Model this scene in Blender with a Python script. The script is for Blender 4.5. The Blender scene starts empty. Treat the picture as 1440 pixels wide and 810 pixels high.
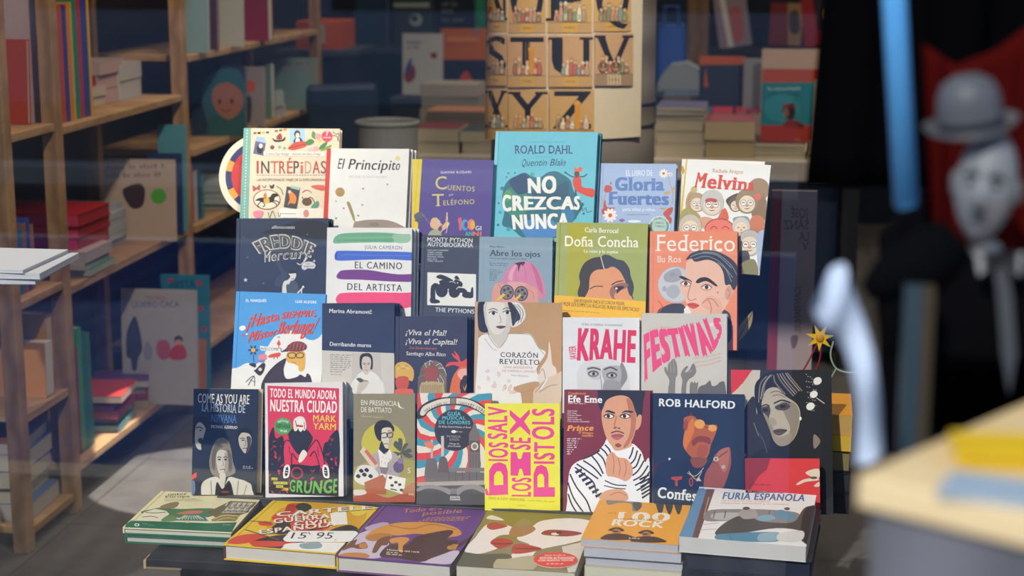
import bpy, math, random
import numpy as np
from mathutils import Vector, Matrix
from mathutils.geometry import tessellate_polygon
random.seed(7)
S = bpy.context.scene
COL = S.collection
# ---------------------------------------------------------------- camera, light, exposure
FPX, CAMZ, PITCH, YAW = 2400.0, 1.55, 11.5, 8.0
cam_data = bpy.data.cameras.new('camera'); cam = bpy.data.objects.new('camera', cam_data); COL.objects.link(cam)
cam.location = (0, 0, CAMZ); cam.rotation_euler = (math.radians(90 - PITCH), 0, math.radians(YAW))
cam_data.sensor_width = 36; cam_data.lens = 36 * FPX / 1440
cam_data.dof.use_dof = True; cam_data.dof.focus_distance = 3.30; cam_data.dof.aperture_fstop = 3.7
cam_data.clip_start = 0.05
S.camera = cam
S.view_settings.view_transform = 'Standard'; S.view_settings.look = 'None'
S.view_settings.exposure = 0.0; S.view_settings.gamma = 1.0; S.view_settings.use_curve_mapping = False
W = bpy.data.worlds.new('sky'); S.world = W; W.use_nodes = True
bg = W.node_tree.nodes['Background']; bg.inputs[0].default_value = (0.50, 0.68, 1.0, 1); bg.inputs[1].default_value = 1.4
def lamp(name, typ, loc, energy, color, rot=(0, 0, 0), size=1.0, size_y=None, spot=60):
    d = bpy.data.lights.new(name, typ); d.energy = energy; d.color = color
    if typ == 'AREA':
        d.size = size
        if size_y: d.shape = 'RECTANGLE'; d.size_y = size_y
    elif typ == 'SPOT': d.spot_size = math.radians(spot); d.spot_blend = .6; d.shadow_soft_size = size
    elif typ == 'SUN': d.angle = size
    o = bpy.data.objects.new(name, d); COL.objects.link(o); o.location = loc; o.rotation_euler = rot
    return o
SUN_AZ, SUN_EL = 19.0, 40.0      # from the street, to the left of the view; height over the horizon
sun = lamp('sun', 'SUN', (-3, -4, 6), 3.75, (1.0, 0.95, 0.87), size=math.radians(0.6))
_sd = Vector((math.sin(math.radians(SUN_AZ)) * math.cos(math.radians(SUN_EL)), math.cos(math.radians(SUN_AZ)) * math.cos(math.radians(SUN_EL)), -math.sin(math.radians(SUN_EL))))
sun.rotation_euler = _sd.to_track_quat('-Z', 'Y').to_euler()
lamp('added_fill', 'AREA', (-1.2, 6.2, 4.05), 60, (1.0, 0.86, 0.70), size=1.6, size_y=3.0)  # added fill for the dim room, no fixture built
lamp('added_fill', 'AREA', (1.2, 6.6, 4.05), 60, (1.0, 0.86, 0.70), size=1.6, size_y=3.0)  # second added fill, right half of the room
def aimed(loc, to, energy, color, spot, size=.05):
    o = lamp('added_spot', 'SPOT', loc, energy, color, size=size, spot=spot); o.rotation_euler = (Vector(to) - Vector(loc)).to_track_quat('-Z', 'Y').to_euler(); return o
aimed((0.15, 2.15, 3.5), (-.52, 4.5, 1.40), 520, (1.0, .88, .70), 24)        # added spot without a fixture, brightens the alphabet poster
aimed((-.3, 2.2, 3.5), (-1.95, 4.7, 0.85), 250, (1.0, .84, .66), 42)        # added spot, lifts the shelves along the left wall
_s = aimed((-.9, 4.3, 4.0), (-1.56, 4.62, 0.0), 2000, (1.0, .95, .86), 9.5, .01); _s.data.spot_blend = .08   # added spot standing in for a sun patch on the floor by the shelves
aimed((-.2, 3.0, 3.9), (-1.7, 6.2, 1.0), 130, (1.0, .86, .70), 40)  # added spot, lifts the far bookshelf
aimed((1.2, 3.2, 3.9), (-.1, 6.4, .85), 300, (1.0, .86, .68), 34)          # added spot, brightens the back table

# ---------------------------------------------------------------- pixel rays (to measure the place from the photograph)
CM = Matrix.Translation(cam.location) @ cam.rotation_euler.to_matrix().to_4x4()
CR = CM.to_3x3(); CO = Vector(cam.location)
def ray(x, y): return (CR @ Vector(((x - 720) / FPX, -(y - 405) / FPX, -1)))
def at(x, y, Y): d = ray(x, y); return CO + d * ((Y - CO.y) / d.y)
def onz(x, y, z): d = ray(x, y); return CO + d * ((z - CO.z) / d.z)
def onx(x, y, X): d = ray(x, y); return CO + d * ((X - CO.x) / d.x)
CRi = CR.transposed()
def proj(p): q = CRi @ (Vector(p) - CO); return (720 - FPX * q.x / q.z, 405 + FPX * q.y / q.z)

# ---------------------------------------------------------------- materials
def lin(h):
    h = h.lstrip('#')
    if len(h) == 3: h = ''.join(c * 2 for c in h)
    v = [int(h[i:i + 2], 16) / 255 for i in (0, 2, 4)]
    return [c / 12.92 if c <= .04045 else ((c + .055) / 1.055) ** 2.4 for c in v]
_M = {}
def mat(h, rough=.45, spec=.3, var=.06, scale=60.0, metal=0.0):
    key = (h, rough, spec, var, scale, metal)
    if key in _M: return _M[key]
    m = bpy.data.materials.new('paint_' + h); m.use_nodes = True; nt = m.node_tree; b = nt.nodes['Principled BSDF']
    c = lin(h)
    n = nt.nodes.new('ShaderNodeTexNoise'); n.inputs['Scale'].default_value = scale; n.inputs['Detail'].default_value = 3
    tc = nt.nodes.new('ShaderNodeTexCoord'); nt.links.new(tc.outputs['Object'], n.inputs['Vector'])
    mx = nt.nodes.new('ShaderNodeMix'); mx.data_type = 'RGBA'
    mx.inputs[6].default_value = (*[max(0, v * (1 - var)) for v in c], 1); mx.inputs[7].default_value = (*[min(1, v * (1 + var)) for v in c], 1)
    nt.links.new(n.outputs[0], mx.inputs[0]); nt.links.new(mx.outputs[2], b.inputs['Base Color'])
    b.inputs['Roughness'].default_value = rough; b.inputs['Specular IOR Level'].default_value = spec; b.inputs['Metallic'].default_value = metal
    _M[key] = m
    return m
def band_mat(name, h1, h2, scale, axis=(0, 1, 0), dist=.4, rough=.75, noise=True):
    """lines of paper leaves, wood grain: a wave along one axis"""
    key = ('band', name, h1, h2)
    if key in _M: return _M[key]
    m = bpy.data.materials.new(name); m.use_nodes = True; nt = m.node_tree; b = nt.nodes['Principled BSDF']
    tc = nt.nodes.new('ShaderNodeTexCoord'); w = nt.nodes.new('ShaderNodeTexWave')
    w.bands_direction = 'X' if axis[0] else ('Y' if axis[1] else 'Z')
    w.inputs['Scale'].default_value = scale; w.inputs['Distortion'].default_value = dist; w.inputs['Detail'].default_value = 3
    nt.links.new(tc.outputs['Object'], w.inputs['Vector'])
    r = nt.nodes.new('ShaderNodeValToRGB'); r.color_ramp.elements[0].color = (*lin(h1), 1); r.color_ramp.elements[1].color = (*lin(h2), 1)
    nt.links.new(w.outputs['Fac'], r.inputs[0]); nt.links.new(r.outputs[0], b.inputs['Base Color'])
    b.inputs['Roughness'].default_value = rough; b.inputs['Specular IOR Level'].default_value = .15
    _M[key] = m
    return m
def pages_mat(h): 
    c = [int(h[i:i + 2], 16) for i in (0, 2, 4)]
    return band_mat('paper_leaves_' + h, ''.join('%02x' % int(v * .86) for v in c), h, 260, (0, 1, 0), .6, .85)
def wood(h1, h2, axis=(0, 0, 1), scale=6): return band_mat('wood_%s_%s' % (h1, 'xyz'[axis.index(1)]), h1, h2, scale, (1, 0, 0) if axis[2] else (0, 0, 1), 6, .6)

# ---------------------------------------------------------------- mesh builder
class MB:
    def __init__(s): s.v = []; s.f = []; s.m = []; s.mats = []
    def mi(s, m):
        if isinstance(m, str): m = mat(m)
        if m not in s.mats: s.mats.append(m)
        return s.mats.index(m)
    def add(s, verts, faces, m):
        k = len(s.v); i = s.mi(m); s.v += [tuple(p) for p in verts]
        for f in faces: s.f.append(tuple(k + j for j in f)); s.m.append(i)
        return s
    def box(s, a, b, m, M=None):
        x0, y0, z0 = a; x1, y1, z1 = b
        v = [Vector(p) for p in ((x0, y0, z0), (x1, y0, z0), (x1, y1, z0), (x0, y1, z0), (x0, y0, z1), (x1, y0, z1), (x1, y1, z1), (x0, y1, z1))]
        if M: v = [M @ p for p in v]
        return s.add(v, [(3, 2, 1, 0), (4, 5, 6, 7), (0, 1, 5, 4), (1, 2, 6, 5), (2, 3, 7, 6), (3, 0, 4, 7)], m)
    def prism(s, poly, d0, d1, m, plane='xz', M=None):
        n = len(poly)
        def mk(a, b, d): return Vector((a, d, b)) if plane == 'xz' else (Vector((d, a, b)) if plane == 'yz' else Vector((a, b, d)))
        v = [mk(a, b, d0) for a, b in poly] + [mk(a, b, d1) for a, b in poly]
        if M: v = [M @ p for p in v]
        tri = tessellate_polygon([[Vector((a, b, 0)) for a, b in poly]])
        f = [tuple(t) for t in tri] + [tuple(n + i for i in reversed(t)) for t in tri]
        f += [(i, (i + 1) % n, n + (i + 1) % n, n + i) for i in range(n)]
        return s.add(v, f, m)
    def tube(s, pts, r, m, n=10, cap=True):
        pts = [Vector(p) for p in pts]; rs = r if isinstance(r, (list, tuple)) else [r] * len(pts); v = []
        for i, p in enumerate(pts):
            d = (pts[min(i + 1, len(pts) - 1)] - pts[max(i - 1, 0)]).normalized()
            u = d.orthogonal().normalized() if i == 0 else (u - d * u.dot(d)).normalized()
            w = d.cross(u)
            for k in range(n):
                a = 2 * math.pi * k / n; v.append(p + (u * math.cos(a) + w * math.sin(a)) * rs[i])
        f = [(i * n + k, i * n + (k + 1) % n, (i + 1) * n + (k + 1) % n, (i + 1) * n + k) for i in range(len(pts) - 1) for k in range(n)]
        if cap: f += [tuple(reversed(range(n))), tuple(range((len(pts) - 1) * n, len(pts) * n))]
        return s.add(v, f, m)
    def ball(s, c, r, m, nu=16, nv=10, M=None, fn=None):
        rx, ry, rz = r if isinstance(r, (tuple, list)) else (r, r, r); v = []
        for j in range(nv + 1):
            t = math.pi * j / nv
            for i in range(nu):
                a = 2 * math.pi * i / nu; p = Vector((math.sin(t) * math.cos(a), math.sin(t) * math.sin(a), math.cos(t)))
                if fn: p = fn(p)
                p = Vector((p.x * rx, p.y * ry, p.z * rz))
                v.append(Vector(c) + (M @ p if M else p))
        f = [(j * nu + i, (j + 1) * nu + i, (j + 1) * nu + (i + 1) % nu, j * nu + (i + 1) % nu) for j in range(nv) for i in range(nu)]
        return s.add(v, f, m)
    def build(s, name, parent=None, smooth=False, bevel=0, matrix=None, sub=0):
        me = bpy.data.meshes.new(name); me.from_pydata([tuple(p) for p in s.v], [], s.f)
        for m in s.mats: me.materials.append(m)
        me.polygons.foreach_set('material_index', s.m)
        if smooth: me.polygons.foreach_set('use_smooth', [True] * len(s.f))
        me.update()
        o = bpy.data.objects.new(name, me); COL.objects.link(o)
        if matrix is not None: o.matrix_world = matrix
        if parent: o.parent = parent
        if bevel:
            b = o.modifiers.new('bevel', 'BEVEL'); b.width = bevel; b.segments = 2; b.limit_method = 'ANGLE'
        if sub:
            b = o.modifiers.new('sub', 'SUBSURF'); b.levels = sub; b.render_levels = sub
        return o
def tag(o, label, cat, group=None):
    o['label'] = label; o['category'] = cat
    if group: o['group'] = group
    return o
def thing(name, label, cat, M=None, group=None):
    o = bpy.data.objects.new(name, None); COL.objects.link(o); o.empty_display_size = .05
    if M is not None: o.matrix_world = M if isinstance(M, Matrix) else Matrix.Translation(M)
    return tag(o, label, cat, group)
def struct(mb, name, **k):
    o = mb.build(name, **k); o['kind'] = 'structure'; return o

# ---------------------------------------------------------------- lettering: glyph outlines cached from the built-in font
_G = {}
def glyph(ch, bold):
    key = (ch, bold)
    if key in _G: return _G[key]
    def mesh_of(txt):
        cu = bpy.data.curves.new('lettering', 'FONT'); cu.body = txt; cu.size = 1; cu.resolution_u = 3; cu.offset = bold
        o = bpy.data.objects.new('lettering', cu); COL.objects.link(o)
        dg = bpy.context.evaluated_depsgraph_get(); me = bpy.data.meshes.new_from_object(o.evaluated_get(dg))
        v = [(p.co.x, p.co.y) for p in me.vertices]; f = [tuple(p.vertices) for p in me.polygons]
        bpy.data.objects.remove(o); bpy.data.curves.remove(cu); bpy.data.meshes.remove(me)
        return v, f
    if 'H' != ch or bold: cap = glyph('H', 0)[3]
    v, f = mesh_of(ch) if ch != ' ' else ([], [])
    if ch == 'H' and not bold:
        cap = max(p[1] for p in v)
    xw = lambda q: max(p[0] for p in q) - min(p[0] for p in q)
    adv = xw(mesh_of('H' + ch + 'H')[0]) - xw(mesh_of('HH')[0])
    _G[key] = (v, f, adv, cap)
    return _G[key]
def serifs(v, f):
    """slab feet on every flat stem end of a glyph"""
    cnt = {}
    for q in f:
        for i in range(len(q)):
            e = tuple(sorted((q[i], q[(i + 1) % len(q)]))); cnt[e] = cnt.get(e, 0) + 1
    out = []
    for (a, b), c in cnt.items():
        if c == 1 and abs(v[a][1] - v[b][1]) < .004:
            x0, x1 = sorted((v[a][0], v[b][0])); y = v[a][1]
            if .03 < x1 - x0 < .2:
                mids = [w for w in v if x0 - .01 <= w[0] <= x1 + .01]
                up = sum(w[1] for w in mids) / len(mids) > y
                e, t = .055, .045
                out.append((x0 - e, x1 + e, y, y + t) if up else (x0 - e, x1 + e, y - t, y))
    return out
def text_polys(txt, style=''):
    """polygons of a line of text, u in 0..1 along the line, v = 0 baseline .. 1 cap height"""
    bold = 0.0; heavy = [(-.10, -.03), (.10, -.03), (-.10, .03), (.10, .03), (-.05, 0), (.05, 0), (0, 0)] if 'X' in style else [(-.055, -.02), (.055, -.02), (-.055, .02), (.055, .02), (0, 0)] if 'F' in style else ([(-.03, -.014), (.03, -.014), (-.03, .014), (.03, .014)] if 'B' in style else ([(-.014, 0), (.014, 0)] if 'b' in style else [(0, 0)]))
    x = 0; L_ = [[] for _ in heavy] + [[]]; lo, hi = 1e9, -1e9
    for ch in txt:
        v, f, adv, cap = glyph(ch, bold)
        sl = .22 if 'i' in style else 0
        if v:
            for k, (ex, ey) in enumerate(heavy):
                for q in f: L_[k].append([((v[i][0] + ex + x + sl * v[i][1]), (v[i][1] + ey) / cap) for i in q])
            if 's' in style:
                for x0, x1, y0, y1 in serifs(v, f):
                    e = max(h_[0] for h_ in heavy); L_[-1].append([(a + x + sl * b, b / cap) for a, b in ((x0 - e, y0), (x1 + e, y0), (x1 + e, y1), (x0 - e, y1))])
            lo = min(lo, min(p[0] for p in v) + x); hi = max(hi, max(p[0] for p in v) + x)
        x += adv + (.08 if 'w' in style else (.05 if 'B' in style else (.02 if 'b' in style else (.05 if 'F' in style else (.16 if 'X' in style else 0)))))
    d = max(hi - lo, 1e-6)
    return [[[((a - lo) / d, b) for a, b in q] for q in P] for P in L_ if P]

# ---------------------------------------------------------------- cover art: shapes drawn in the frame of a close-up of the photo
def smooth_pts(P, closed=True, n=4):
    out = []; N = len(P)
    for i in range(N if closed else N - 1):
        p0 = P[(i - 1) % N] if closed or i > 0 else P[0]; p1 = P[i]; p2 = P[(i + 1) % N]; p3 = P[(i + 2) % N] if closed or i < N - 2 else P[-1]
        for k in range(n):
            t = k / n
            out.append(tuple(.5 * (2 * p1[j] + (p2[j] - p0[j]) * t + (2 * p0[j] - 5 * p1[j] + 4 * p2[j] - p3[j]) * t * t + (3 * p1[j] - p0[j] - 3 * p2[j] + p3[j]) * t ** 3) for j in (0, 1)))
    if not closed: out.append(tuple(P[-1]))
    return out
class Art:
    def __init__(s, ox=0, oy=0, sc=1): s.o = (ox, oy, sc); s.els = []
    def _c(s, xy): return [(xy[i], xy[i + 1]) for i in range(0, len(xy), 2)]
    def _add(s, col, polys): s.els.append((col, [[(s.o[0] + x / s.o[2], s.o[1] + y / s.o[2]) for x, y in q] for q in polys]))
    def p(s, col, *xy): s._add(col, [s._c(xy)]); return s
    def s(s, col, *xy): s._add(col, [smooth_pts(s._c(xy))]); return s
    def r(s, col, x0, y0, x1, y1): s._add(col, [[(x0, y0), (x1, y0), (x1, y1), (x0, y1)]]); return s
    def e(s, col, cx, cy, rx, ry=None, rot=0, n=22):
        ry = ry or rx; c, q = math.cos(math.radians(rot)), math.sin(math.radians(rot)); P = []
        for k in range(n):
            a = 2 * math.pi * k / n; x, y = rx * math.cos(a), ry * math.sin(a); P.append((cx + x * c - y * q, cy + x * q + y * c))
        s._add(col, [P]); return s
    def _stroke(s, P, w):
        L, R = [], []
        for i, p in enumerate(P):
            a = P[max(i - 1, 0)]; b = P[min(i + 1, len(P) - 1)]; dx, dy = b[0] - a[0], b[1] - a[1]; l = math.hypot(dx, dy) or 1
            nx, ny = -dy / l * w / 2, dx / l * w / 2
            L.append((p[0] + nx, p[1] + ny)); R.append((p[0] - nx, p[1] - ny))
        return [[L[i], L[i + 1], R[i + 1], R[i]] for i in range(len(P) - 1)]
    def l(s, col, w, *xy): s._add(col, s._stroke(s._c(xy), w)); return s
    def c(s, col, w, *xy): s._add(col, s._stroke(smooth_pts(s._c(xy), False), w)); return s
    def star(s, col, cx, cy, r, n=5, q=.42, rot=-90):
        P = []
        for k in range(2 * n):
            a = math.radians(rot + 180 * k / n); rr = r if k % 2 == 0 else r * q; P.append((cx + rr * math.cos(a), cy + rr * math.sin(a)))
        s._add(col, [P]); return s
    def flower(s, col, ccol, cx, cy, r, n=8):
        for k in range(n):
            a = 360 * k / n; s.e(col, cx + .6 * r * math.cos(math.radians(a)), cy + .6 * r * math.sin(math.radians(a)), r * .45, r * .22, a, 10)
        s.e(ccol, cx, cy, r * .3, None, 0, 12); return s
    def t(s, col, txt, x0, y0, x1, y1, h, style=''):
        dx, dy = x1 - x0, y1 - y0; l = math.hypot(dx, dy); ux, uy = dy / l * h, -dx / l * h
        [s._add(col, [[(x0 + dx * u + ux * v, y0 + dy * u + uy * v) for u, v in q] for q in P]) for P in text_polys(txt, style)]; return s
    def env(s, col, txt, bot, top, style=''):
        B = smooth_pts(s._c(bot), False, 8) if len(bot) > 4 else s._c(bot); T = smooth_pts(s._c(top), False, 8) if len(top) > 4 else s._c(top)
        def on(P, u):
            u = min(max(u, -.02), 1.02) * (len(P) - 1); i = min(max(int(u), 0), len(P) - 2); k = u - i
            return P[i][0] + (P[i + 1][0] - P[i][0]) * k, P[i][1] + (P[i + 1][1] - P[i][1]) * k
        for P in text_polys(txt, style):
            out = []
            for q in P:
                w = []
                for u, v in q:
                    b, t = on(B, u), on(T, u); w.append((b[0] + (t[0] - b[0]) * v, b[1] + (t[1] - b[1]) * v))
                out.append(w)
            s._add(col, out)
        return s
    def fine(s, col, x0, y0, x1, y1, h, seed=0):
        """a line of print too small to read: word-long ticks"""
        rnd = random.Random(seed + int(x0 * 7 + y0 * 13)); L = math.hypot(x1 - x0, y1 - y0); u = 0; out = []
        while u < 1:
            w = min(rnd.uniform(1.6, 4.5) * h / L, 1 - u)
            k = max(1, int(w * L / (h * .75)))
            for j in range(k):
                a, b = u + w * j / k, u + w * (j + .62) / k; hh = h * rnd.choice((.7, .7, 1))
                q = []
                for uu, vv in ((a, 0), (b, 0), (b, hh), (a, hh)): q.append((x0 + (x1 - x0) * uu, y0 + (y1 - y0) * uu - vv))
                out.append(q)
            u += w + .8 * h / L
        s._add(col, out); return s
def draw(mb, art, tolocal, w, h, y=0.0, eps=8e-6, clampx=None):
    """lay the art on the face y of a sheet w x h (x centred, z up), each shape a hair above the one before"""
    x0, x1 = (-w / 2, w / 2) if clampx is None else clampx
    n = 0
    for col, polys in art.els:
        n += 1; yy = y - eps * (n + 2)
        for q in polys:
            P = []
            for a, b in q:
                u = tolocal(a, b); P.append((min(max(u[0], x0), x1), min(max(u[1], 0), h)))
            if len(P) < 3: continue
            A = sum(P[i][0] * P[(i + 1) % len(P)][1] - P[(i + 1) % len(P)][0] * P[i][1] for i in range(len(P)))
            if abs(A) < 1e-10: continue
            if A < 0: P.reverse()
            V = [(p[0], yy, p[1]) for p in P]
            if len(P) <= 4 and len(P) == 3: mb.add(V, [(0, 1, 2)], mat(col))
            else:
                tr = tessellate_polygon([[Vector((p[0], p[1], 0)) for p in P]])
                F = []
                for t in tr:
                    i, j, k = t; a = (P[j][0] - P[i][0]) * (P[k][1] - P[i][1]) - (P[k][0] - P[i][0]) * (P[j][1] - P[i][1])
                    if abs(a) > 1e-13: F.append((i, j, k) if a > 0 else (i, k, j))
                if F: mb.add(V, F, mat(col))

# ---------------------------------------------------------------- books
def book(label, M, w, h, t, cover='888888', pages='e8e0d0', hard=False, spine=None, art=None, tolocal=None, group=None, cat='book', name='book', back=None, extra=None):
    """origin: middle of the bottom edge of the front cover; x right, y into the book, z up; the spine is on the left"""
    root = thing(name, label, cat, M, group)
    mb = MB(); b = .0028 if hard else .0007; spine = spine or cover; back = back or cover
    ov = .003 if hard else .0004
    if hard:
        hx = -w / 2 + .009                                   # hinge groove beside the spine
        mb.box((-w / 2, 0, 0), (hx - .0016, b, h), cover); mb.box((hx, 0, 0), (w / 2, b, h), cover)
        mb.box((hx - .0017, .0012, 0), (hx + .0001, b, h), cover)
    else: mb.box((-w / 2, 0, 0), (w / 2, b, h), cover)
    mb.box((-w / 2, t - b, 0), (w / 2, t, h), back)
    mb.box((-w / 2, b, 0), (-w / 2 + b, t - b, h), spine)
    if art: draw(mb, art, tolocal, w, h)
    mb.build('cover', root)
    pg = MB().box((-w / 2 + b, b, ov), (w / 2 - ov * (1 if hard else 1.5), t - b, h - ov), pages_mat(pages)); pg.build('pages', root)
    if extra: extra(root)
    return root
def pose(x, y, z, yaw, lean, roll):
    return Matrix.Translation((x, y, z)) @ Matrix.Rotation(yaw, 4, 'Z') @ Matrix.Rotation(-lean, 4, 'X') @ Matrix.Rotation(roll, 4, 'Y')
def gn(fun, p0, prior, it=12):
    p = np.array(p0, float)
    for _ in range(it):
        r = np.array(fun(p)); J = np.zeros((len(r), len(p)))
        for i in range(len(p)):
            q = p.copy(); q[i] += 1e-5; J[:, i] = (np.array(fun(q)) - r) / 1e-5
        Wt = np.diag(prior); dp = np.linalg.solve(J.T @ J + Wt, -(J.T @ r + Wt @ (p - np.array(p0)))); p = p + dp
    return p
def fit_upright(Y, z, lean, TL, TR, LP, RP):
    """size and turn of a standing book from its two upper corners and a point low on either side"""
    def side(c, q, pt):
        dx, dy = q[0] - c[0], q[1] - c[1]; l = math.hypot(dx, dy); return ((pt[0] - c[0]) * dy - (pt[1] - c[1]) * dx) / l
    def fun(p):
        x, w, h, yaw, roll = p; M = pose(x, Y, z + abs(math.sin(roll)) * w / 2, yaw, lean, roll)
        a, b, c, d = (proj(M @ Vector(v)) for v in ((-w / 2, 0, h), (w / 2, 0, h), (w / 2, 0, 0), (-w / 2, 0, 0)))
        return [a[0] - TL[0], a[1] - TL[1], b[0] - TR[0], b[1] - TR[1], side(a, d, LP), side(b, c, RP)]
    q = at((TL[0] + TR[0]) / 2, TL[1] + 80, Y); x, w, h, yaw, roll = gn(fun, [q.x, .15, .2, 0, 0], [1, 1, 1, 60, 200])
    return pose(x, Y, z + abs(math.sin(roll)) * w / 2, yaw, lean, roll), w, h
def fit_flat(z, TL, TR, BR, BL):
    def fun(p):
        x, y, w, h, yaw = p; M = pose(x, y, z, yaw, math.pi / 2, 0); out = []
        for v, q in (((-w / 2, 0, h), TL), ((w / 2, 0, h), TR), ((w / 2, 0, 0), BR), ((-w / 2, 0, 0), BL)):
            a = proj(M @ Vector(v)); out += [a[0] - q[0], a[1] - q[1]]
        return out
    q = onz((BL[0] + BR[0]) / 2, (BL[1] + BR[1]) / 2, z); x, y, w, h, yaw = gn(fun, [q.x, q.y, .16, .2, 0], [1, 1, 1, 1, 20])
    return pose(x, y, z, yaw, math.pi / 2, 0), w, h
def cover_frame(M):
    Mi = M.inverted(); o = Mi @ CO; R3 = Mi.to_3x3()
    def f(px, py):
        d = R3 @ ray(px, py); k = -o.y / d.y; q = o + d * k; return q.x, q.z
    return f
# ================================================================ the place
XL, XR, YF, YB, ZC = -2.25, 2.6, 1.80, 9.6, 4.15
def stone():
    m = bpy.data.materials.new('grey_stone_floor'); m.use_nodes = True; nt = m.node_tree; b = nt.nodes['Principled BSDF']
    tc = nt.nodes.new('ShaderNodeTexCoord'); n = nt.nodes.new('ShaderNodeTexNoise'); n.inputs['Scale'].default_value = 9; n.inputs['Detail'].default_value = 8; n.inputs['Roughness'].default_value = .7
    r = nt.nodes.new('ShaderNodeValToRGB'); r.color_ramp.elements[0].position = .3; r.color_ramp.elements[0].color = (*lin('4c4a4a'), 1); r.color_ramp.elements[1].position = .7; r.color_ramp.elements[1].color = (*lin('615d5a'), 1)
    v = nt.nodes.new('ShaderNodeTexVoronoi'); v.inputs['Scale'].default_value = 26
    r2 = nt.nodes.new('ShaderNodeValToRGB'); r2.color_ramp.elements[0].position = .06; r2.color_ramp.elements[0].color = (*lin('b9b2a6'), 1); r2.color_ramp.elements[1].position = .12; r2.color_ramp.elements[1].color = (1, 1, 1, 1)
    br = nt.nodes.new('ShaderNodeTexBrick'); br.offset = 0; br.inputs['Scale'].default_value = 1.0; br.inputs['Brick Width'].default_value = .6; br.inputs['Row Height'].default_value = .6; br.inputs['Mortar Size'].default_value = .003
    br.inputs['Color1'].default_value = (1, 1, 1, 1); br.inputs['Color2'].default_value = (.93, .93, .93, 1); br.inputs['Mortar'].default_value = (.45, .43, .4, 1)
    mx = nt.nodes.new('ShaderNodeMix'); mx.data_type = 'RGBA'; mx.blend_type = 'MULTIPLY'; mx.inputs[0].default_value = 1
    mx2 = nt.nodes.new('ShaderNodeMix'); mx2.data_type = 'RGBA'; mx2.blend_type = 'MULTIPLY'; mx2.inputs[0].default_value = .5
    L = nt.links.new
    for q in (n, v, br): L(tc.outputs['Object'], q.inputs['Vector'])
    L(n.outputs[0], r.inputs[0]); L(v.outputs['Distance'], r2.inputs[0]); L(r.outputs[0], mx.inputs[6]); L(br.outputs[0], mx.inputs[7]); L(mx.outputs[2], mx2.inputs[6]); L(r2.outputs[0], mx2.inputs[7]); L(mx2.outputs[2], b.inputs['Base Color'])
    b.inputs['Roughness'].default_value = .5
    return m
struct(MB().box((XL - .3, YF - .1, -.12), (XR + .3, YB + .2, 0), stone()), 'floor')
struct(MB().box((XL - .05, YF - .1, ZC), (XR + .3, YB + .2, ZC + .15), 'b8b2a6'), 'ceiling')
# left wall of the shop, dark, with an unseen side window added to let sun onto the floor
m = MB(); r_ = '2c2628'
ADDED_WINS = [(2.75, 3.42, .95, 1.65)]; y_ = YF - .1
for w_ in ADDED_WINS: m.box((XL - .05, y_, 0), (XL, w_[0], ZC), r_); m.box((XL - .05, w_[0], 0), (XL, w_[1], w_[2]), r_); m.box((XL - .05, w_[0], w_[3]), (XL, w_[1], ZC), r_); y_ = w_[1]
m.box((XL - .05, y_, 0), (XL, YB + .2, ZC), r_)
struct(m, 'wall_left')
struct(MB().box((XR, YF - .1, 0), (XR + .2, YB + .2, ZC), '20222a'), 'wall_right')
struct(MB().box((XL - .2, YB, 0), (XR + .2, YB + .2, ZC), '1c2836'), 'wall_back')
m = MB(); f_ = '3a3a3c'
m.box((XL - .05, YF - .9, 3.62), (XR + .2, YF - .1, 3.70), f_); m.box((XL - .05, YF - .1, 3.62), (XR + .2, YF + .1, ZC + .15), f_); m.box((XL - .05, YF - .1, 0), (XL - .001, YF + .1, 3.62), f_); m.box((2.0, YF - .1, 0), (XR + 2.5, YF + .1, ZC + .9), f_)
struct(m, 'wall_front')
def glass():
    m = bpy.data.materials.new('window_glass'); m.use_nodes = True; nt = m.node_tree; nt.nodes.remove(nt.nodes['Principled BSDF'])
    t = nt.nodes.new('ShaderNodeBsdfTransparent'); g = nt.nodes.new('ShaderNodeBsdfGlossy'); g.inputs['Roughness'].default_value = 0.0
    lw = nt.nodes.new('ShaderNodeLayerWeight'); lw.inputs['Blend'].default_value = .08; mp = nt.nodes.new('ShaderNodeMapRange'); mp.inputs[3].default_value = .052; mp.inputs[4].default_value = .5
    x = nt.nodes.new('ShaderNodeMixShader'); L = nt.links.new
    t.inputs[0].default_value = (.985, .99, .99, 1); L(lw.outputs['Fresnel'], mp.inputs[0]); L(mp.outputs[0], x.inputs[0]); L(t.outputs[0], x.inputs[1]); L(g.outputs[0], x.inputs[2]); L(x.outputs[0], nt.nodes['Material Output'].inputs[0])
    return m
GL = glass()
struct(MB().box((XL, YF - .004, .30), (1.98, YF + .004, 3.62), GL), 'window_1')
for k_, w_ in enumerate(ADDED_WINS): struct(MB().box((XL - .030, w_[0], w_[2]), (XL - .022, w_[1], w_[3]), GL), 'window_%d' % (k_ + 2))  # pane of the added side window
m = MB(); m.box((XL, YF - .05, .0), (2.0, YF + .05, .30), '2b2b2d'); m.box((1.95, YF - .05, .3), (2.0, YF + .05, 3.62), '2b2b2d'); struct(m, 'trim_1')
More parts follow.
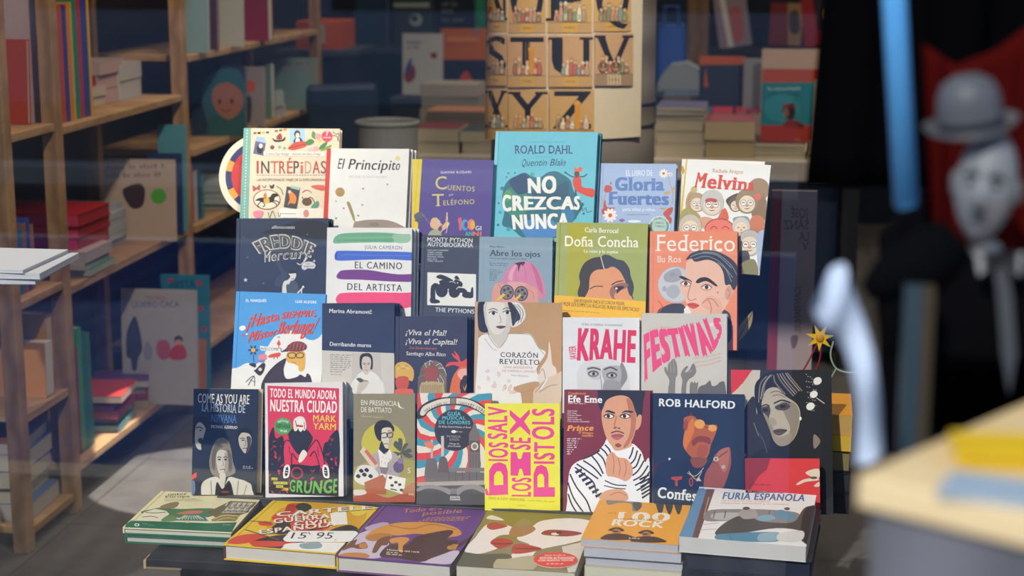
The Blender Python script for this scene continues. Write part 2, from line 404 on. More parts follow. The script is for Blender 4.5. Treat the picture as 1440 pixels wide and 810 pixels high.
# the street outside, mirrored faintly in the glass
m = MB(); m.box((-14, -1.0, -.16), (14, YF - .1, 0), band_mat('pavement', '6f6c68', '8a8680', 3, (1, 0, 0), 2, .8)); struct(m, 'pavement')
m = MB(); m.box((-14, -7.7, -.30), (14, -5.6, -.12), '34363c'); m.box((-14, -5.6, -.30), (14, -1.0, -.119), band_mat('blue_veil_lane', '2a4f88', '34609c', 2, (1, 0, 0), 4, .8)); m.box((-14, -5.68, -.2), (14, -5.58, -.117), 'd8d8d4'); struct(m, 'road')  # blue lane added so its reflection lays a blue veil on the glass
m = MB(); m.box((-14, -1.12, -.30), (14, -1.0, .002), '8a8884'); m.box((-14, -8.0, -.30), (14, -7.7, .002), 'd0ccc4'); struct(m, 'kerb')
m = MB(); m.box((-14, -12.5, -.16), (14, -8.0, 0), '6a6864'); struct(m, 'pavement_far')
m = MB(); m.box((-14, -13, -.1), (14, -12.5, 7.5), '8797ad')
for x in range(-13, 14, 3): m.box((x, -12.52, .9), (x + 1.6, -12.49, 2.6), '1c222c'); m.box((x, -12.52, 3.9), (x + 1.6, -12.49, 5.8), '1c222c')
m.box((-14, -12.6, 3.0), (14, -12.2, 3.25), '8f98a4'); struct(m, 'facade_opposite')

# ---------------------------------------------------------------- round pillar with the alphabet poster
PY = 4.75; pc = (at(691, 190, PY) + at(921, 190, PY)) / 2; PR = (at(921, 190, PY) - at(689, 190, PY)).length / 2 * .985
m = MB(); n = 64
for k in range(n):
    a0, a1 = 2 * math.pi * k / n, 2 * math.pi * (k + 1) / n
    m.add([(pc.x + PR * math.cos(a0), PY + PR * math.sin(a0), 0), (pc.x + PR * math.cos(a1), PY + PR * math.sin(a1), 0), (pc.x + PR * math.cos(a1), PY + PR * math.sin(a1), ZC), (pc.x + PR * math.cos(a0), PY + PR * math.sin(a0), ZC)], [(0, 1, 2, 3)], band_mat('pillar_paint', '6e655c', '8a8076', 2, (0, 0, 1), 3, .6))
for z_ in (.18, 1.055, 1.115): 
    m.tube([(pc.x + (PR + .001) * math.cos(2 * math.pi * k / 64), PY + (PR + .001) * math.sin(2 * math.pi * k / 64), z_) for k in range(65)], .004, '3f3a36', 6)
struct(m, 'column')
def poster():
    t = thing('alphabet_poster', 'cream alphabet poster of big black letters wrapped round the pillar', 'poster', (pc.x, PY, 1.0))
    R = PR + .009; zt, zb = 1.75, None
    def on(px, py):   # angle round the pillar and height for a point seen in the photo
        d = ray(px, py); o = CO - Vector((pc.x, PY, 0)); A = d.x ** 2 + d.y ** 2; B = 2 * (o.x * d.x + o.y * d.y); C = o.x ** 2 + o.y ** 2 - R * R
        q = max(B * B - 4 * A * C, 0); k = (-B - math.sqrt(q)) / (2 * A); p = CO + d * k
        return math.atan2(p.x - pc.x, -(p.y - PY)), p.z
    a0, a1 = on(694, 100)[0] - .25, on(899, 150)[0]; zb = on(800, 196)[1]
    m = MB(); N = 40
    P = lambda a, z, dr=0: ((R + dr) * math.sin(a), -(R + dr) * math.cos(a), z - 1.0)
    for k in range(N):
        u, v = a0 + (a1 - a0) * k / N, a0 + (a1 - a0) * (k + 1) / N
        w0 = .006 * max(0, (k - N + 6) / 6) ** 2; w1 = .006 * max(0, (k + 1 - N + 6) / 6) ** 2
        m.add([P(u, zb, w0), P(v, zb, w1), P(v, zt, w1), P(u, zt, w0)], [(0, 1, 2, 3)], mat('dccdb0', .6)); m.add([P(u, zb, w0 - .001), P(v, zb, w1 - .001), P(v, zt, w1 - .001), P(u, zt, w0 - .001)], [(3, 2, 1, 0)], mat('dccdb0', .6))
    m.build('sheet', t, smooth=True)
    Z = (670, 0, 3.681); art = Art(*Z)
    cells = [(None, 48, 160, -120, 110, 165), ('O', 167, 358, -120, 116, 172), ('P', 370, 596, -120, 112, 170), ('Q', 606, 796, -120, 110, 162), ('S', 50, 166, 178, 385, 442), ('T', 170, 366, 182, 388, 450), ('U', 378, 598, 182, 390, 448), ('V', 608, 800, 172, 378, 442), ('X', 62, 176, 458, 662, 722), ('Y', 180, 374, 464, 664, 722), ('Z', 384, 604, 460, 668, 722)]
    rnd = random.Random(2)
    for i, (L, x0, x1, y0, y1, y2) in enumerate(cells):
        L = L or 'N'; bgc = 'd2a866' if i < 4 else ('cca274' if i < 8 else 'cfa468'); art.r(bgc, x0, y0, x1, y2); art.r('c8a068' if i != 7 else 'a88868', x0, y1 + 4, x1, y2); w_ = x1 - x0; art.r('d8a84c' if i != 7 else 'd8c094', x0 + w_ * .33, y1 + 5, x0 + w_ * .68, y2 - 3); art.l('5a4430', 2, x0, y1 + 4, x1, y1 + 4)
        art.t('5a4430', ('NOVIOS', 'OBSEQUIO', 'PASEO', 'QUINTOS', 'SOL', 'TITERES', 'UVA', 'VELOCIPEDO', 'XILOFONO', 'YEGUA', 'ZINGARO')[i], x0 + w_ * .38, (y1 + y2) / 2 + 6, x0 + w_ * .62, (y1 + y2) / 2 + 6, 9)
        m0 = w_ * .07
        art.t('25252a', L, x0 + m0, y1 - 4, x1 - m0, y1 - 4, (y1 - y0) * .93, 's' if L not in 'SOQ' else 'b')
        if L in 'TUVXYZN':      # thick main stroke
            if L == 'T': art.r('25252a', x0 + w_ * .38, y0 + 18, x0 + w_ * .53, y1 - 4)
            if L == 'U': art.r('25252a', x0 + w_ * .16, y0 + 14, x0 + w_ * .32, y1 - 50); art.c('25252a', 30, x0 + w_ * .24, y1 - 60, x0 + w_ * .34, y1 - 22, x0 + w_ * .55, y1 - 12)
            if L in 'VY': art.p('25252a', x0 + w_ * .05, y0 + 12, x0 + w_ * .26, y0 + 12, x0 + w_ * .55, y0 + (y1 - y0) * (.95 if L == 'V' else .55), x0 + w_ * .44, y0 + (y1 - y0) * (.95 if L == 'V' else .55))
            if L == 'Y': art.r('25252a', x0 + w_ * .42, y0 + (y1 - y0) * .5, x0 + w_ * .56, y1 - 4)
            if L in 'XN': art.p('25252a', x0 + w_ * .08, y0 + 12, x0 + w_ * .32, y0 + 12, x0 + w_ * .88, y1 - 6, x0 + w_ * .66, y1 - 6)
            if L == 'Z': art.p('25252a', x1 - m0 - w_ * .2, y0 + 16, x1 - m0, y0 + 16, x0 + m0 + w_ * .2, y1 - 5, x0 + m0, y1 - 5)
        if L in 'SOPQ':
            if L in 'OQ': art.c('25252a', 22, x0 + w_ * .3, y0 + 40, x0 + w_ * .16, (y0 + y1) / 2 + 40, x0 + w_ * .34, y1 - 22, x0 + w_ * .6, y1 - 14)
            if L == 'P': art.r('25252a', x0 + w_ * .2, y0 + 20, x0 + w_ * .36, y1 - 4)
            if L == 'S': art.c('25252a', 17, x0 + w_ * .25, y0 + 50, x0 + w_ * .45, (y0 + y1) / 2 - 10, x0 + w_ * .75, (y0 + y1) / 2 + 25, x0 + w_ * .7, y1 - 30)
        # small drawn figures in front of the letter
        pal = ['c8705a', 'e6d3b4', '8fa89a', 'c8a078', 'd8a050', 'a87a5a', 'f0e2c6', '8a9a70', 'd89a7a', 'b09878']
        cx0 = x0 + w_ * (.15 if L != 'U' else .3); nfig = 7 if w_ > 150 else 4
        for k in range(nfig):
            fx = cx0 + (w_ * .72) * (k + .5) / nfig * (1 if L != 'U' else .85); fh = (y1 - y0) * rnd.uniform(.2, .42); fy = y1 - 6; c1, c2 = rnd.choice(pal), rnd.choice(pal)
            art.s('3a2c26', fx - 13, fy + 2, fx - 11, fy - fh * .55, fx, fy - fh * .8, fx + 11, fy - fh * .55, fx + 13, fy + 2); art.s(c1, fx - 11, fy, fx - 9, fy - fh * .55, fx, fy - fh * .76, fx + 9, fy - fh * .55, fx + 11, fy); art.l(c2, 4, fx - 4, fy - 2, fx - 4, fy - fh * .35); art.l(c2, 4, fx + 4, fy - 2, fx + 4, fy - fh * .35)
            art.e('3a2c26', fx, fy - fh * .86, 9); art.e('e6bd92', fx, fy - fh * .84, 7.5); art.s(c2, fx - 9, fy - fh * .88, fx - 2, fy - fh * 1.04, fx + 8, fy - fh * .95, fx + 9, fy - fh * .88)
        if L in 'TZ': fx = x0 + w_ * .62; art.r('d8963a', fx - 12, y1 - 130, fx + 14, y1 - 6); art.s('e0a040', fx - 18, y1 - 130, fx, y1 - 152, fx + 20, y1 - 130) 
        if L == 'V':
            for q in (.17, .5): art.e('4a3a30', x0 + w_ * q + 10, y1 - 32, 27); art.e('b98d62', x0 + w_ * q + 10, y1 - 32, 22); art.e('4a3a30', x0 + w_ * q + 10, y1 - 32, 4)
    b = MB()
    for j, (col, polys) in enumerate(art.els):
        for q in polys:
            # subdivide long runs so that the print follows the curve
            P_ = []
            for k2 in range(len(q)):
                s0, s1 = q[k2], q[(k2 + 1) % len(q)]; nn = max(1, int(abs(s1[0] - s0[0]) / 4)); P_ += [(s0[0] + (s1[0] - s0[0]) * u / nn, s0[1] + (s1[1] - s0[1]) * u / nn) for u in range(nn)]
            ang = [on(*p) for p in P_]
            A2 = sum(P_[i2][0] * P_[(i2 + 1) % len(P_)][1] - P_[(i2 + 1) % len(P_)][0] * P_[i2][1] for i2 in range(len(P_)))
            if abs(A2) < .02: continue
            xs = [p[0] for p in P_]; x_lo, x_hi = min(xs), max(xs); ns = max(1, int((x_hi - x_lo) / 4))
            # cut into narrow vertical strips
            for s_ in range(ns):
                lo, hi = x_lo + (x_hi - x_lo) * s_ / ns, x_lo + (x_hi - x_lo) * (s_ + 1) / ns
                R_ = q
                for side, lim in ((1, lo), (-1, hi)):
                    out = []
                    for k2 in range(len(R_)):
                        p, r2 = R_[k2], R_[(k2 + 1) % len(R_)]; ip, ir = side * (p[0] - lim) >= 0, side * (r2[0] - lim) >= 0
                        if ip: out.append(p)
                        if ip != ir: u = (lim - p[0]) / (r2[0] - p[0]); out.append((lim, p[1] + (r2[1] - p[1]) * u))
                    R_ = out
                if len(R_) < 3: continue
                V = [P(*on(*p), .0006 + j * 2.2e-5) for p in R_]
                V = [(P(a1 - .002, v_[2] + 1.0, .0006)[0], v_[1], v_[2]) if False else v_ for v_ in V]
                tr = tessellate_polygon([[Vector((p[0], p[1], 0)) for p in R_]]); F = []
                for i2, j2, k3 in tr:
                    ar = (R_[j2][0] - R_[i2][0]) * (R_[k3][1] - R_[i2][1]) - (R_[k3][0] - R_[i2][0]) * (R_[j2][1] - R_[i2][1])
                    if abs(ar) > 1e-5: F.append((i2, k3, j2) if ar > 0 else (i2, j2, k3))
                if F: b.add(V, F, mat(col, .6))
    b.build('printed_letters', t)
poster()
# ================================================================ the display: table, stepped stand, books on it
Z0 = 0.4463; ROWS = [(3.2, .4463), (3.3, .5871), (3.4, .7320), (3.5, .8775)]; LEAN = math.radians(16)
ZT = Z0 - .033
def table():
    t = thing('display_table', 'low dark display table with chipped board top carrying the tiers of books', 'table', (-.55, 3.2, 0))
    m = MB(); m.box((-.555, -.285, ZT - .020), (.66, .50, ZT), wood('17181d', '23252c', (1, 0, 0)))
    m.build('tabletop', t, bevel=.003)
    e = MB(); e.box((-.558, -.289, ZT - .019), (-.553, -.255, ZT - .003), 'b89a78'); e.box((-.555, -.288, ZT - .019), (-.485, -.2845, ZT - .016), '8a7358'); e.build('chipped_edge', t)
    a = MB(); a.box((-.50, -.255, ZT - .16), (.64, .46, ZT - .020), '14161c'); a.build('apron', t, bevel=.003)
    for x in (-.47, .60):
        for y in (-.22, .42):
            l = MB(); l.box((x - .03, y - .03, 0), (x + .03, y + .03, ZT - .16), wood('6b5238', '8a6c4a')); l.build('leg', t, bevel=.003)
table()
def stand():
    t = thing('display_stand', 'stepped dark stand holding four tiers of leaning books', 'display stand', (-.55, 3.2, 0))
    for k, (Y, z) in enumerate(ROWS):
        m = MB(); m.box((-.50, Y - 3.2 - .012, z - .014), (.50 if k < 2 else .47, Y - 3.2 + .088, z), '23252b'); 
        m.box((-.50, Y - 3.2 - .018, z - .014), (.50 if k < 2 else .47, Y - 3.2 - .012, z + .004), '3a3b40'); m.build('ledge', t, bevel=.0015)
    for x in (-.502, .47):
        poly = [(-.01, ZT)]
        for k, (Y, z) in enumerate(ROWS):
            poly += [(Y - 3.2 - .008, z - .0145), (Y - 3.2 + .092, z - .0145)]
        poly += [(.40, ZT)]
        m = MB(); m.prism(poly, x, x + .018, '1d1f25', 'yz'); m.build('side_panel', t)
    m = MB(); m.box((-.48, .375, ZT), (.46, .390, ROWS[3][1] - .015), '1d1f25'); m.build('back_panel', t)
stand()
def up(label, row, Z, TL, TR, LP, RP, t=.02, cover='888888', hard=False, pages='e8e2d4', spine=None, art=None, copies=0, dy=0.0, back=None, copy_label=None, group=None, shift=0.004, lean=LEAN, dz=0.0, extra=None, copy_cover=None):
    Y, z = ROWS[row]; Y += dy; z += dz
    M, w, h = fit_upright(Y, z, lean, TL, TR, LP, RP)
    A = None
    if art:
        A = Art(*Z); art(A)
    book(label, M, w, h, t, cover, pages, hard, spine, A, cover_frame(M), None, back=back, extra=extra)
    for k in range(copies):
        N = M @ Matrix.Translation((shift * (k + 1), (t + .0012) * (k + 1), .0006 * (k + 1)))
        book((copy_label or 'further copy standing behind the %s') if copies == 1 else ('%s copy behind the ' % ('first', 'second', 'third')[k]) + copy_label, N, w, h, t, copy_cover or cover, pages, hard, spine, group=group)
def flat(label, z, Z, TL, TR, BR, BL, t=.03, cover='888888', hard=False, pages='e8e2d4', spine=None, art=None, back=None, extra=None):
    M, w, h = fit_flat(z, TL, TR, BR, BL); A = None
    if art: A = Art(*Z); art(A)
    global LAST
    LAST = book(label, M, w, h, t, cover, pages, hard, spine, A, cover_frame(M), None, back=back, extra=extra)
    return M, w, h
Z1 = (330, 170, 5.0615); Z2 = (570, 180, 5.064); Z3 = (830, 210, 4.263); Z4 = (320, 300, 5.333); Z5 = (580, 310, 5.786); Z6 = (770, 305, 5.143); Z7 = (315, 405, 5.588)
Z8 = (545, 415, 5.4); Z9 = (780, 430, 5.333); Z10 = (260, 525, 4.378); Z11 = (480, 540, 4.629); Z12 = (670, 535, 4.264); Z13 = (905, 510, 4.262); Z14 = (160, 685, 4.5); Z15 = (460, 695, 3.789); Z16 = (810, 640, 3.892)

# ---------------------------------------------------------------- top tier
def a_intrepidas(a):
    a.p('7fb3a4', 55, 40, 118, 40, 92, 900, 20, 900)
    for k in range(30): y = 62 + k * 22; x = 89 - k * .72; a.l('e6efe8', 6, x, y, x - .4, y + 11)
    for x, y, c in ((145, 87, 'b04a3a'), (174, 86, '2a2420'), (204, 84, 'd8b840'), (234, 82, '6a4a78'), (297, 72, 'b04a3a'), (328, 67, '4f7a3a'), (358, 62, 'd88a3a')): a.p(c, x - 11, y - 6, x + 11, y - 8, x + 11, y + 6, x - 11, y + 8)
    a.p('a7c4d8', 155, 112, 212, 116, 226, 158, 145, 150); a.p('6a648f', 148, 143, 222, 160, 205, 248, 132, 232); a.e('2b2430', 180, 200, 22, 36); a.e('f0dfd0', 186, 178, 14, 17)
    a.s('3c3226', 266, 122, 290, 134, 335, 134, 362, 112, 352, 142, 290, 150); a.s('b5463c', 298, 112, 328, 90, 338, 128, 305, 132); a.l('3c3226', 4, 318, 88, 318, 135)
    a.e('7a4a5a', 268, 188, 15); a.e('8ab0a0', 320, 186, 11); a.e('8ab0a0', 355, 194, 11)
    a.p('a9cfe0', 390, 58, 496, 54, 502, 150, 395, 162); a.s('3a4a5a', 420, 155, 436, 118, 470, 120, 484, 158); a.e('5a3020', 446, 95, 22, 28); a.e('f3dcc8', 448, 105, 14, 20); a.p('f4f0e8', 436, 126, 462, 126, 466, 158, 432, 158)
    a.s('d8533c', 383, 190, 430, 152, 505, 148, 510, 180, 430, 206, 388, 204); a.l('8a3a2a', 5, 385, 192, 508, 165)
    a.s('4f8a3f', 502, 155, 540, 128, 568, 150, 530, 174); a.s('5f9a4f', 556, 72, 582, 98, 572, 130, 548, 110); a.s('e7a0a0', 578, 92, 614, 98, 604, 134, 575, 125); a.e('e8c860', 607, 140, 14)
    a.s('4f8a3f', 618, 170, 660, 148, 642, 190, 598, 204); a.s('79a85a', 640, 190, 690, 170, 668, 200, 610, 214); a.s('e8b0b0', 560, 190, 590, 180, 600, 205, 565, 215); a.s('e3c0b8', 520, 200, 548, 190, 560, 208, 530, 214)
    a.c('4a3a30', 4, 700, 75, 720, 96, 742, 90, 732, 140); a.c('4a3a30', 4, 695, 105, 725, 110, 745, 150)
    a.e('e8485c', 658, 110, 39); a.t('ffffff', '7', 648, 108, 668, 108, 32, 'b'); a.t('ffffff', 'EDICIONES', 632, 124, 686, 124, 9, 'b')
    a.p('efe6d6', 206, 216, 642, 222, 642, 254, 206, 246); a.t('3b3b4b', 'Cristina Pujol Buhigas · ilustrado por Rena Ortega', 222, 242, 612, 244, 17, 'i')
    for ch, x0, x1, c in (('I', 158, 170, 'b5463c'), ('N', 190, 246, '5a3a34'), ('T', 258, 310, 'c9695a'), ('R', 318, 362, 'b5463c'), ('É', 374, 412, 'c0503f'), ('P', 420, 458, '6a3a34'), ('i', 470, 486, 'c9695a'), ('D', 500, 546, 'c9a088'), ('A', 556, 606, 'b5463c'), ('S', 614, 650, '8a5a50')): a.t(c, ch, x0, 374, x1, 374, 88, 'b')
    for k in range(25): a.l('7a6a5a', 4, 158 + k * 20, 386, 168 + k * 20, 386)
    a.t('6a5a4a', 'LAS EXCEPCIONALES VIAJES DE 25 EXPLORADORAS', 160, 427, 645, 428, 17)
    a.s('c0564a', 130, 458, 155, 475, 178, 452, 180, 492, 156, 486, 134, 500); a.c('6a5a4a', 5, 196, 460, 212, 476, 226, 458); a.s('4a3a34', 248, 452, 262, 462, 282, 450, 276, 478, 256, 480); a.c('8a9a6a', 8, 298, 465, 330, 485, 345, 525)
    a.e('a05040', 230, 560, 98, 72); a.e('efe2c8', 230, 560, 91, 66); a.s('2a2420', 148, 568, 180, 548, 245, 545, 268, 520, 300, 518, 312, 535, 288, 545, 278, 572, 240, 585, 195, 580, 175, 570)
    for q in ((190, 575, 165, 600, 178, 615), (205, 578, 215, 602, 200, 612), (262, 575, 290, 585, 300, 605), (270, 570, 305, 572, 318, 590)): a.c('2a2420', 7, *q)
    a.s('e0b040', 208, 555, 240, 545, 248, 582, 215, 586); a.e('d87a50', 218, 535, 12, 22); a.e('e8c0a0', 222, 508, 8)
    a.p('4a434c', 372, 466, 466, 484, 442, 630, 350, 612); a.s('e88a3a', 388, 518, 410, 508, 440, 545, 430, 590, 398, 585, 378, 600, 392, 560); a.e('e8c8a0', 392, 506, 12); a.p('a9c4a8', 402, 460, 468, 474, 460, 494, 400, 478)
    a.s('d8604a', 545, 462, 635, 458, 635, 495, 590, 488, 565, 480); a.c('c04a4a', 5, 480, 510, 515, 492, 548, 510); a.e('6a4a34', 515, 575, 35, 28); a.c('6a4a34', 6, 480, 540, 500, 560, 545, 545, 575, 590); a.s('5a9a7a', 545, 610, 590, 570, 600, 600, 560, 640); a.p('f1e6d4', 455, 625, 640, 620, 640, 800, 440, 800); a.e('d88a7a', 510, 660, 20, 28)
    a.p('f1ece0', 320, 622, 460, 628, 455, 690, 312, 690); a.l('7a7a7a', 4, 335, 660, 440, 662); a.s('e88aa0', 133, 652, 165, 638, 206, 646, 186, 690, 145, 686); a.c('5a5a6a', 4, 240, 650, 250, 690, 270, 640, 290, 690); a.c('5a5a6a', 4, 310, 650, 318, 685, 330, 655)
up('cream hardback of travel sketches with a sage green stitched spine strip', 3, Z1, (343, 180), (477, 181), (337, 305), (478, 208), .022, 'e4d6b8', True, spine='7fb3a4', art=a_intrepidas, dy=.040)
def a_principito(a):
    a.p('d6422f', 640, 180, 687, 180, 664, 700, 655, 1000, 600, 1000); a.env('35322e', 'El Principito', (732, 340, 950, 348, 1172, 350), (738, 268, 950, 275, 1176, 280), 'bi')
    a.t('b9b4aa', 'ANTOINE DE SAINT-EXUPÉRY', 812, 405, 1085, 408, 16, 'w'); a.e('e6d48e', 1161, 267, 18); a.e('b58a4c', 750, 507, 33); a.c('c9a066', 5, 725, 505, 750, 498, 775, 508)
    for x, y, c in ((1087, 452, 'c8404a'), (914, 483, 'c8404a'), (776, 622, 'c8404a'), (721, 572, 'b0a898'), (909, 598, '7a7a68'), (879, 674, '4a5060'), (722, 693, '4a5060')): a.star(c, x, y, 10)
    a.s('a18f62', 798, 582, 818, 580, 842, 640, 858, 706, 848, 712, 822, 650); a.s('9a8a7c', 825, 1000, 845, 745, 880, 715, 960, 704, 1080, 706, 1180, 740, 1240, 800, 1250, 1000); a.s('8a7a6c', 960, 730, 1010, 722, 1030, 745, 980, 750)
up('white storybook with a red spine, brown planet and small red stars', 3, Z1, (459.4, 209), (576, 209), (455, 306), (570, 319), .012, 'ece8de', False, spine='d6422f', pages='cfc0a0', art=a_principito, copies=2, copy_label='white storybook with the brown planet')
def a_cuentos(a):
    a.p('e6ca34', 40, 200, 121, 200, 84, 800, 20, 800, 20, 1000, 40, 1000); a.c('c9ac20', 3, 95, 225, 75, 480, 55, 760); a.t('e8e4f0', 'GIANNI RODARI', 252, 324, 468, 322, 17, 'sw'); c = 'd9c878'
    a.t(c, 'C', 216, 438, 296, 436, 92, 's'); a.t(c, 'UENTOS', 302, 440, 492, 452, 34, 'sw'); a.t('e0d8c0', 'por', 312, 482, 342, 480, 14, 'si'); a.t(c, 'T', 192, 557, 276, 556, 86, 's'); a.t(c, 'ELÉFONO', 272, 550, 492, 540, 33, 'sw')
    a.s('5d5f72', 62, 622, 112, 596, 138, 640, 110, 660, 88, 676); a.l('44465a', 8, 66, 662, 140, 640); a.l('8f8fb8', 3, 120, 610, 180, 690)
    a.s('e4b48c', 176, 690, 190, 645, 225, 640, 248, 672, 262, 690, 240, 704, 225, 728, 190, 712); a.e('d8c0a8', 236, 668, 13); a.s('a8a890', 170, 745, 205, 722, 245, 735, 260, 800, 160, 800); a.c('d8b078', 9, 250, 745, 285, 690, 298, 605); a.s('e4b48c', 262, 700, 290, 672, 316, 678, 300, 705, 270, 728); a.c('e8d8b8', 4, 296, 600, 302, 690, 290, 750)
    a.s('e0605a', 375, 650, 398, 640, 402, 722, 385, 726, 380, 680); a.e('3f9fd0', 425, 690, 26, 40); a.e('54468c', 432, 690, 12, 24); a.e('e87a6a', 470, 688, 26, 40); a.e('e8b040', 480, 690, 16, 30); a.t('f0e8d8', 'GI', 500, 728, 540, 728, 30, 'b'); a.t('48b0b0', 'AN', 428, 768, 478, 768, 30, 'B'); a.t('e87a50', 'NI', 484, 768, 540, 768, 30, 'B')
up('violet storybook with a yellow spine and yellow serif title', 3, Z2, (580, 224), (694.4, 225), (575.5, 322), (689.5, 330), .022, '54468c', True, spine='e6ca34', art=a_cuentos)
def a_nocrezcas(a):
    a.p('86ccd8', 640, 20, 664, 24, 628, 770, 600, 770, 560, 1000, 600, 1000); a.t('57a0b0', 'EL NUEVO Y GENIAL LIBRO DE', 865, 106, 1132, 106, 11); a.t('3b3f78', 'ROALD DAHL', 782, 182, 1190, 182, 58, 'sb'); a.t('57a0b0', 'ilustrado por', 926, 208, 1052, 208, 9)
    a.env('35406a', 'Quentin Blake', (826, 272, 980, 268, 1140, 268), (832, 222, 985, 222, 1142, 218), 'i')
    a.s('2f6f80', 700, 430, 735, 372, 790, 340, 850, 318, 905, 345, 960, 352, 1010, 318, 1070, 308, 1120, 330, 1175, 372, 1195, 440, 1235, 500, 1262, 560, 1215, 640, 1175, 690, 1100, 770, 980, 800, 850, 790, 760, 720, 690, 690, 705, 600, 690, 520)
    a.s('3d8a78', 705, 470, 760, 420, 850, 440, 880, 560, 800, 640, 720, 590); a.s('5aa06a', 700, 470, 730, 440, 760, 470, 740, 520, 705, 510); a.s('2c4a6c', 740, 385, 790, 345, 850, 322, 900, 380, 880, 450, 800, 470); a.s('2f5a70', 900, 470, 960, 400, 1060, 420, 1150, 380, 1160, 470, 1080, 520, 980, 520); a.s('4a86c0', 820, 700, 900, 650, 1050, 660, 1090, 760, 900, 800); a.s('3a7fa8', 1120, 580, 1200, 600, 1180, 690, 1110, 720)
    for x, y, r, c in ((733, 322, 8, '4a7ab0'), (905, 330, 16, '4fae9a'), (690, 430, 14, '3a7f9a'), (665, 535, 7, '2f6f80'), (735, 720, 16, '3fa0b0'), (675, 600, 12, '3fa0c0'), (1210, 640, 10, '2f6f80'), (660, 690, 9, '2f6f80'), (1260, 545, 13, '2f6f80'), (780, 320, 6, '2c4a6c'), (1140, 318, 9, '2f6f80'), (1270, 610, 8, '2f6f80'), (720, 350, 6, '2f6f80')): a.e(c, x, y, r)
    a.env('f4efe2', 'NO', (878, 462, 1072, 462), (874, 362, 1070, 340), 'F'); a.env('f4efe2', 'CREZCAS', (698, 592, 960, 578, 1236, 580), (694, 478, 960, 492, 1240, 488), 'F'); a.env('f4efe2', 'NUNCA', (772, 720, 1160, 712), (762, 622, 1160, 608), 'F')
    a.s('e04a34', 1192, 372, 1222, 345, 1252, 362, 1262, 420, 1345, 436, 1338, 492, 1268, 474, 1210, 440); a.e('6a3a30', 1222, 328, 19, 24); a.p('f0683a', 1202, 308, 1206, 276, 1224, 292, 1242, 276, 1262, 290, 1252, 312); a.c('3a2a30', 7, 1146, 320, 1178, 342, 1208, 350); a.c('3a2a30', 7, 1240, 345, 1272, 345, 1296, 325); a.c('3a2a40', 9, 1212, 440, 1216, 478); a.c('22404a', 4, 1236, 590, 1258, 562, 1262, 590, 1285, 570, 1296, 600, 1330, 590)
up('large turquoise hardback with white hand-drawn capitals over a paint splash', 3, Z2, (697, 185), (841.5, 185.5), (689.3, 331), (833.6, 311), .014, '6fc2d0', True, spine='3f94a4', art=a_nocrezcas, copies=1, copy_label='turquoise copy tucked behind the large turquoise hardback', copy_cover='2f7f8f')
def a_gloria(a):
    a.t('eef0f4', 'EL LIBRO DE', 215, 158, 373, 158, 33); a.t('5f80b8', 'Gloria', 154, 246, 438, 246, 76, 'sF'); a.t('5f80b8', 'Fuertes', 118, 330, 466, 332, 74, 'sF'); a.t('eef0f4', 'para niñas y niños', 196, 368, 388, 370, 19, 'b'); a.t('5f7090', 'Ilustrado por Marta Altés', 218, 395, 355, 395, 9)
    a.c('c09a6a', 5, 470, 170, 480, 215, 495, 250, 490, 330); a.c('c09a6a', 4, 100, 240, 80, 320, 95, 360)
    for q in ((82, 245, 95, 215, 126, 222, 130, 245, 100, 260), (118, 205, 126, 195, 130, 212), (78, 345, 90, 300, 100, 345, 150, 350, 120, 365, 90, 370), (437, 385, 465, 355, 495, 348, 490, 380, 460, 408), (75, 390, 70, 360, 100, 350, 90, 385)): a.s('c4554a', *q)
    for q in ((440, 262, 470, 250, 480, 265, 452, 270), (415, 352, 455, 352, 440, 364), (485, 260, 500, 220, 505, 240)): a.s('d0a060', *q)
    a.flower('f2ead8', 'e0603a', 440, 145, 28, 9); a.flower('f2ead8', 'e0603a', 482, 150, 14, 7); a.flower('f4ece0', 'e0603a', 120, 396, 42, 10); a.e('8a6aa0', 190, 425, 16, 9); a.e('eef0f4', 265, 432, 40, 8); a.e('c4554a', 470, 425, 20, 24)
    a.e('dfe6de', 415, 462, 62); a.e('5f9a8a', 415, 462, 58); a.e('b8d0c4', 415, 462, 44); a.env('f0f0e8', 'LIBRO DE CUENTOS', (372, 440, 415, 412, 458, 440), (362, 428, 415, 402, 468, 428), 'b'); a.t('3f6a60', '¡ÚNICO', 388, 448, 440, 448, 14, 'b'); a.t('3f6a60', 'Y COMPLETO!', 380, 468, 450, 470, 13, 'b')
up('pale blue picture book with white daisies and pale blue serif title', 3, Z3, (843.6, 230), (952, 230), (840.5, 312.5), (947, 322.6), .02, 'a9bcda', True, pages='d8dce4', art=a_gloria)
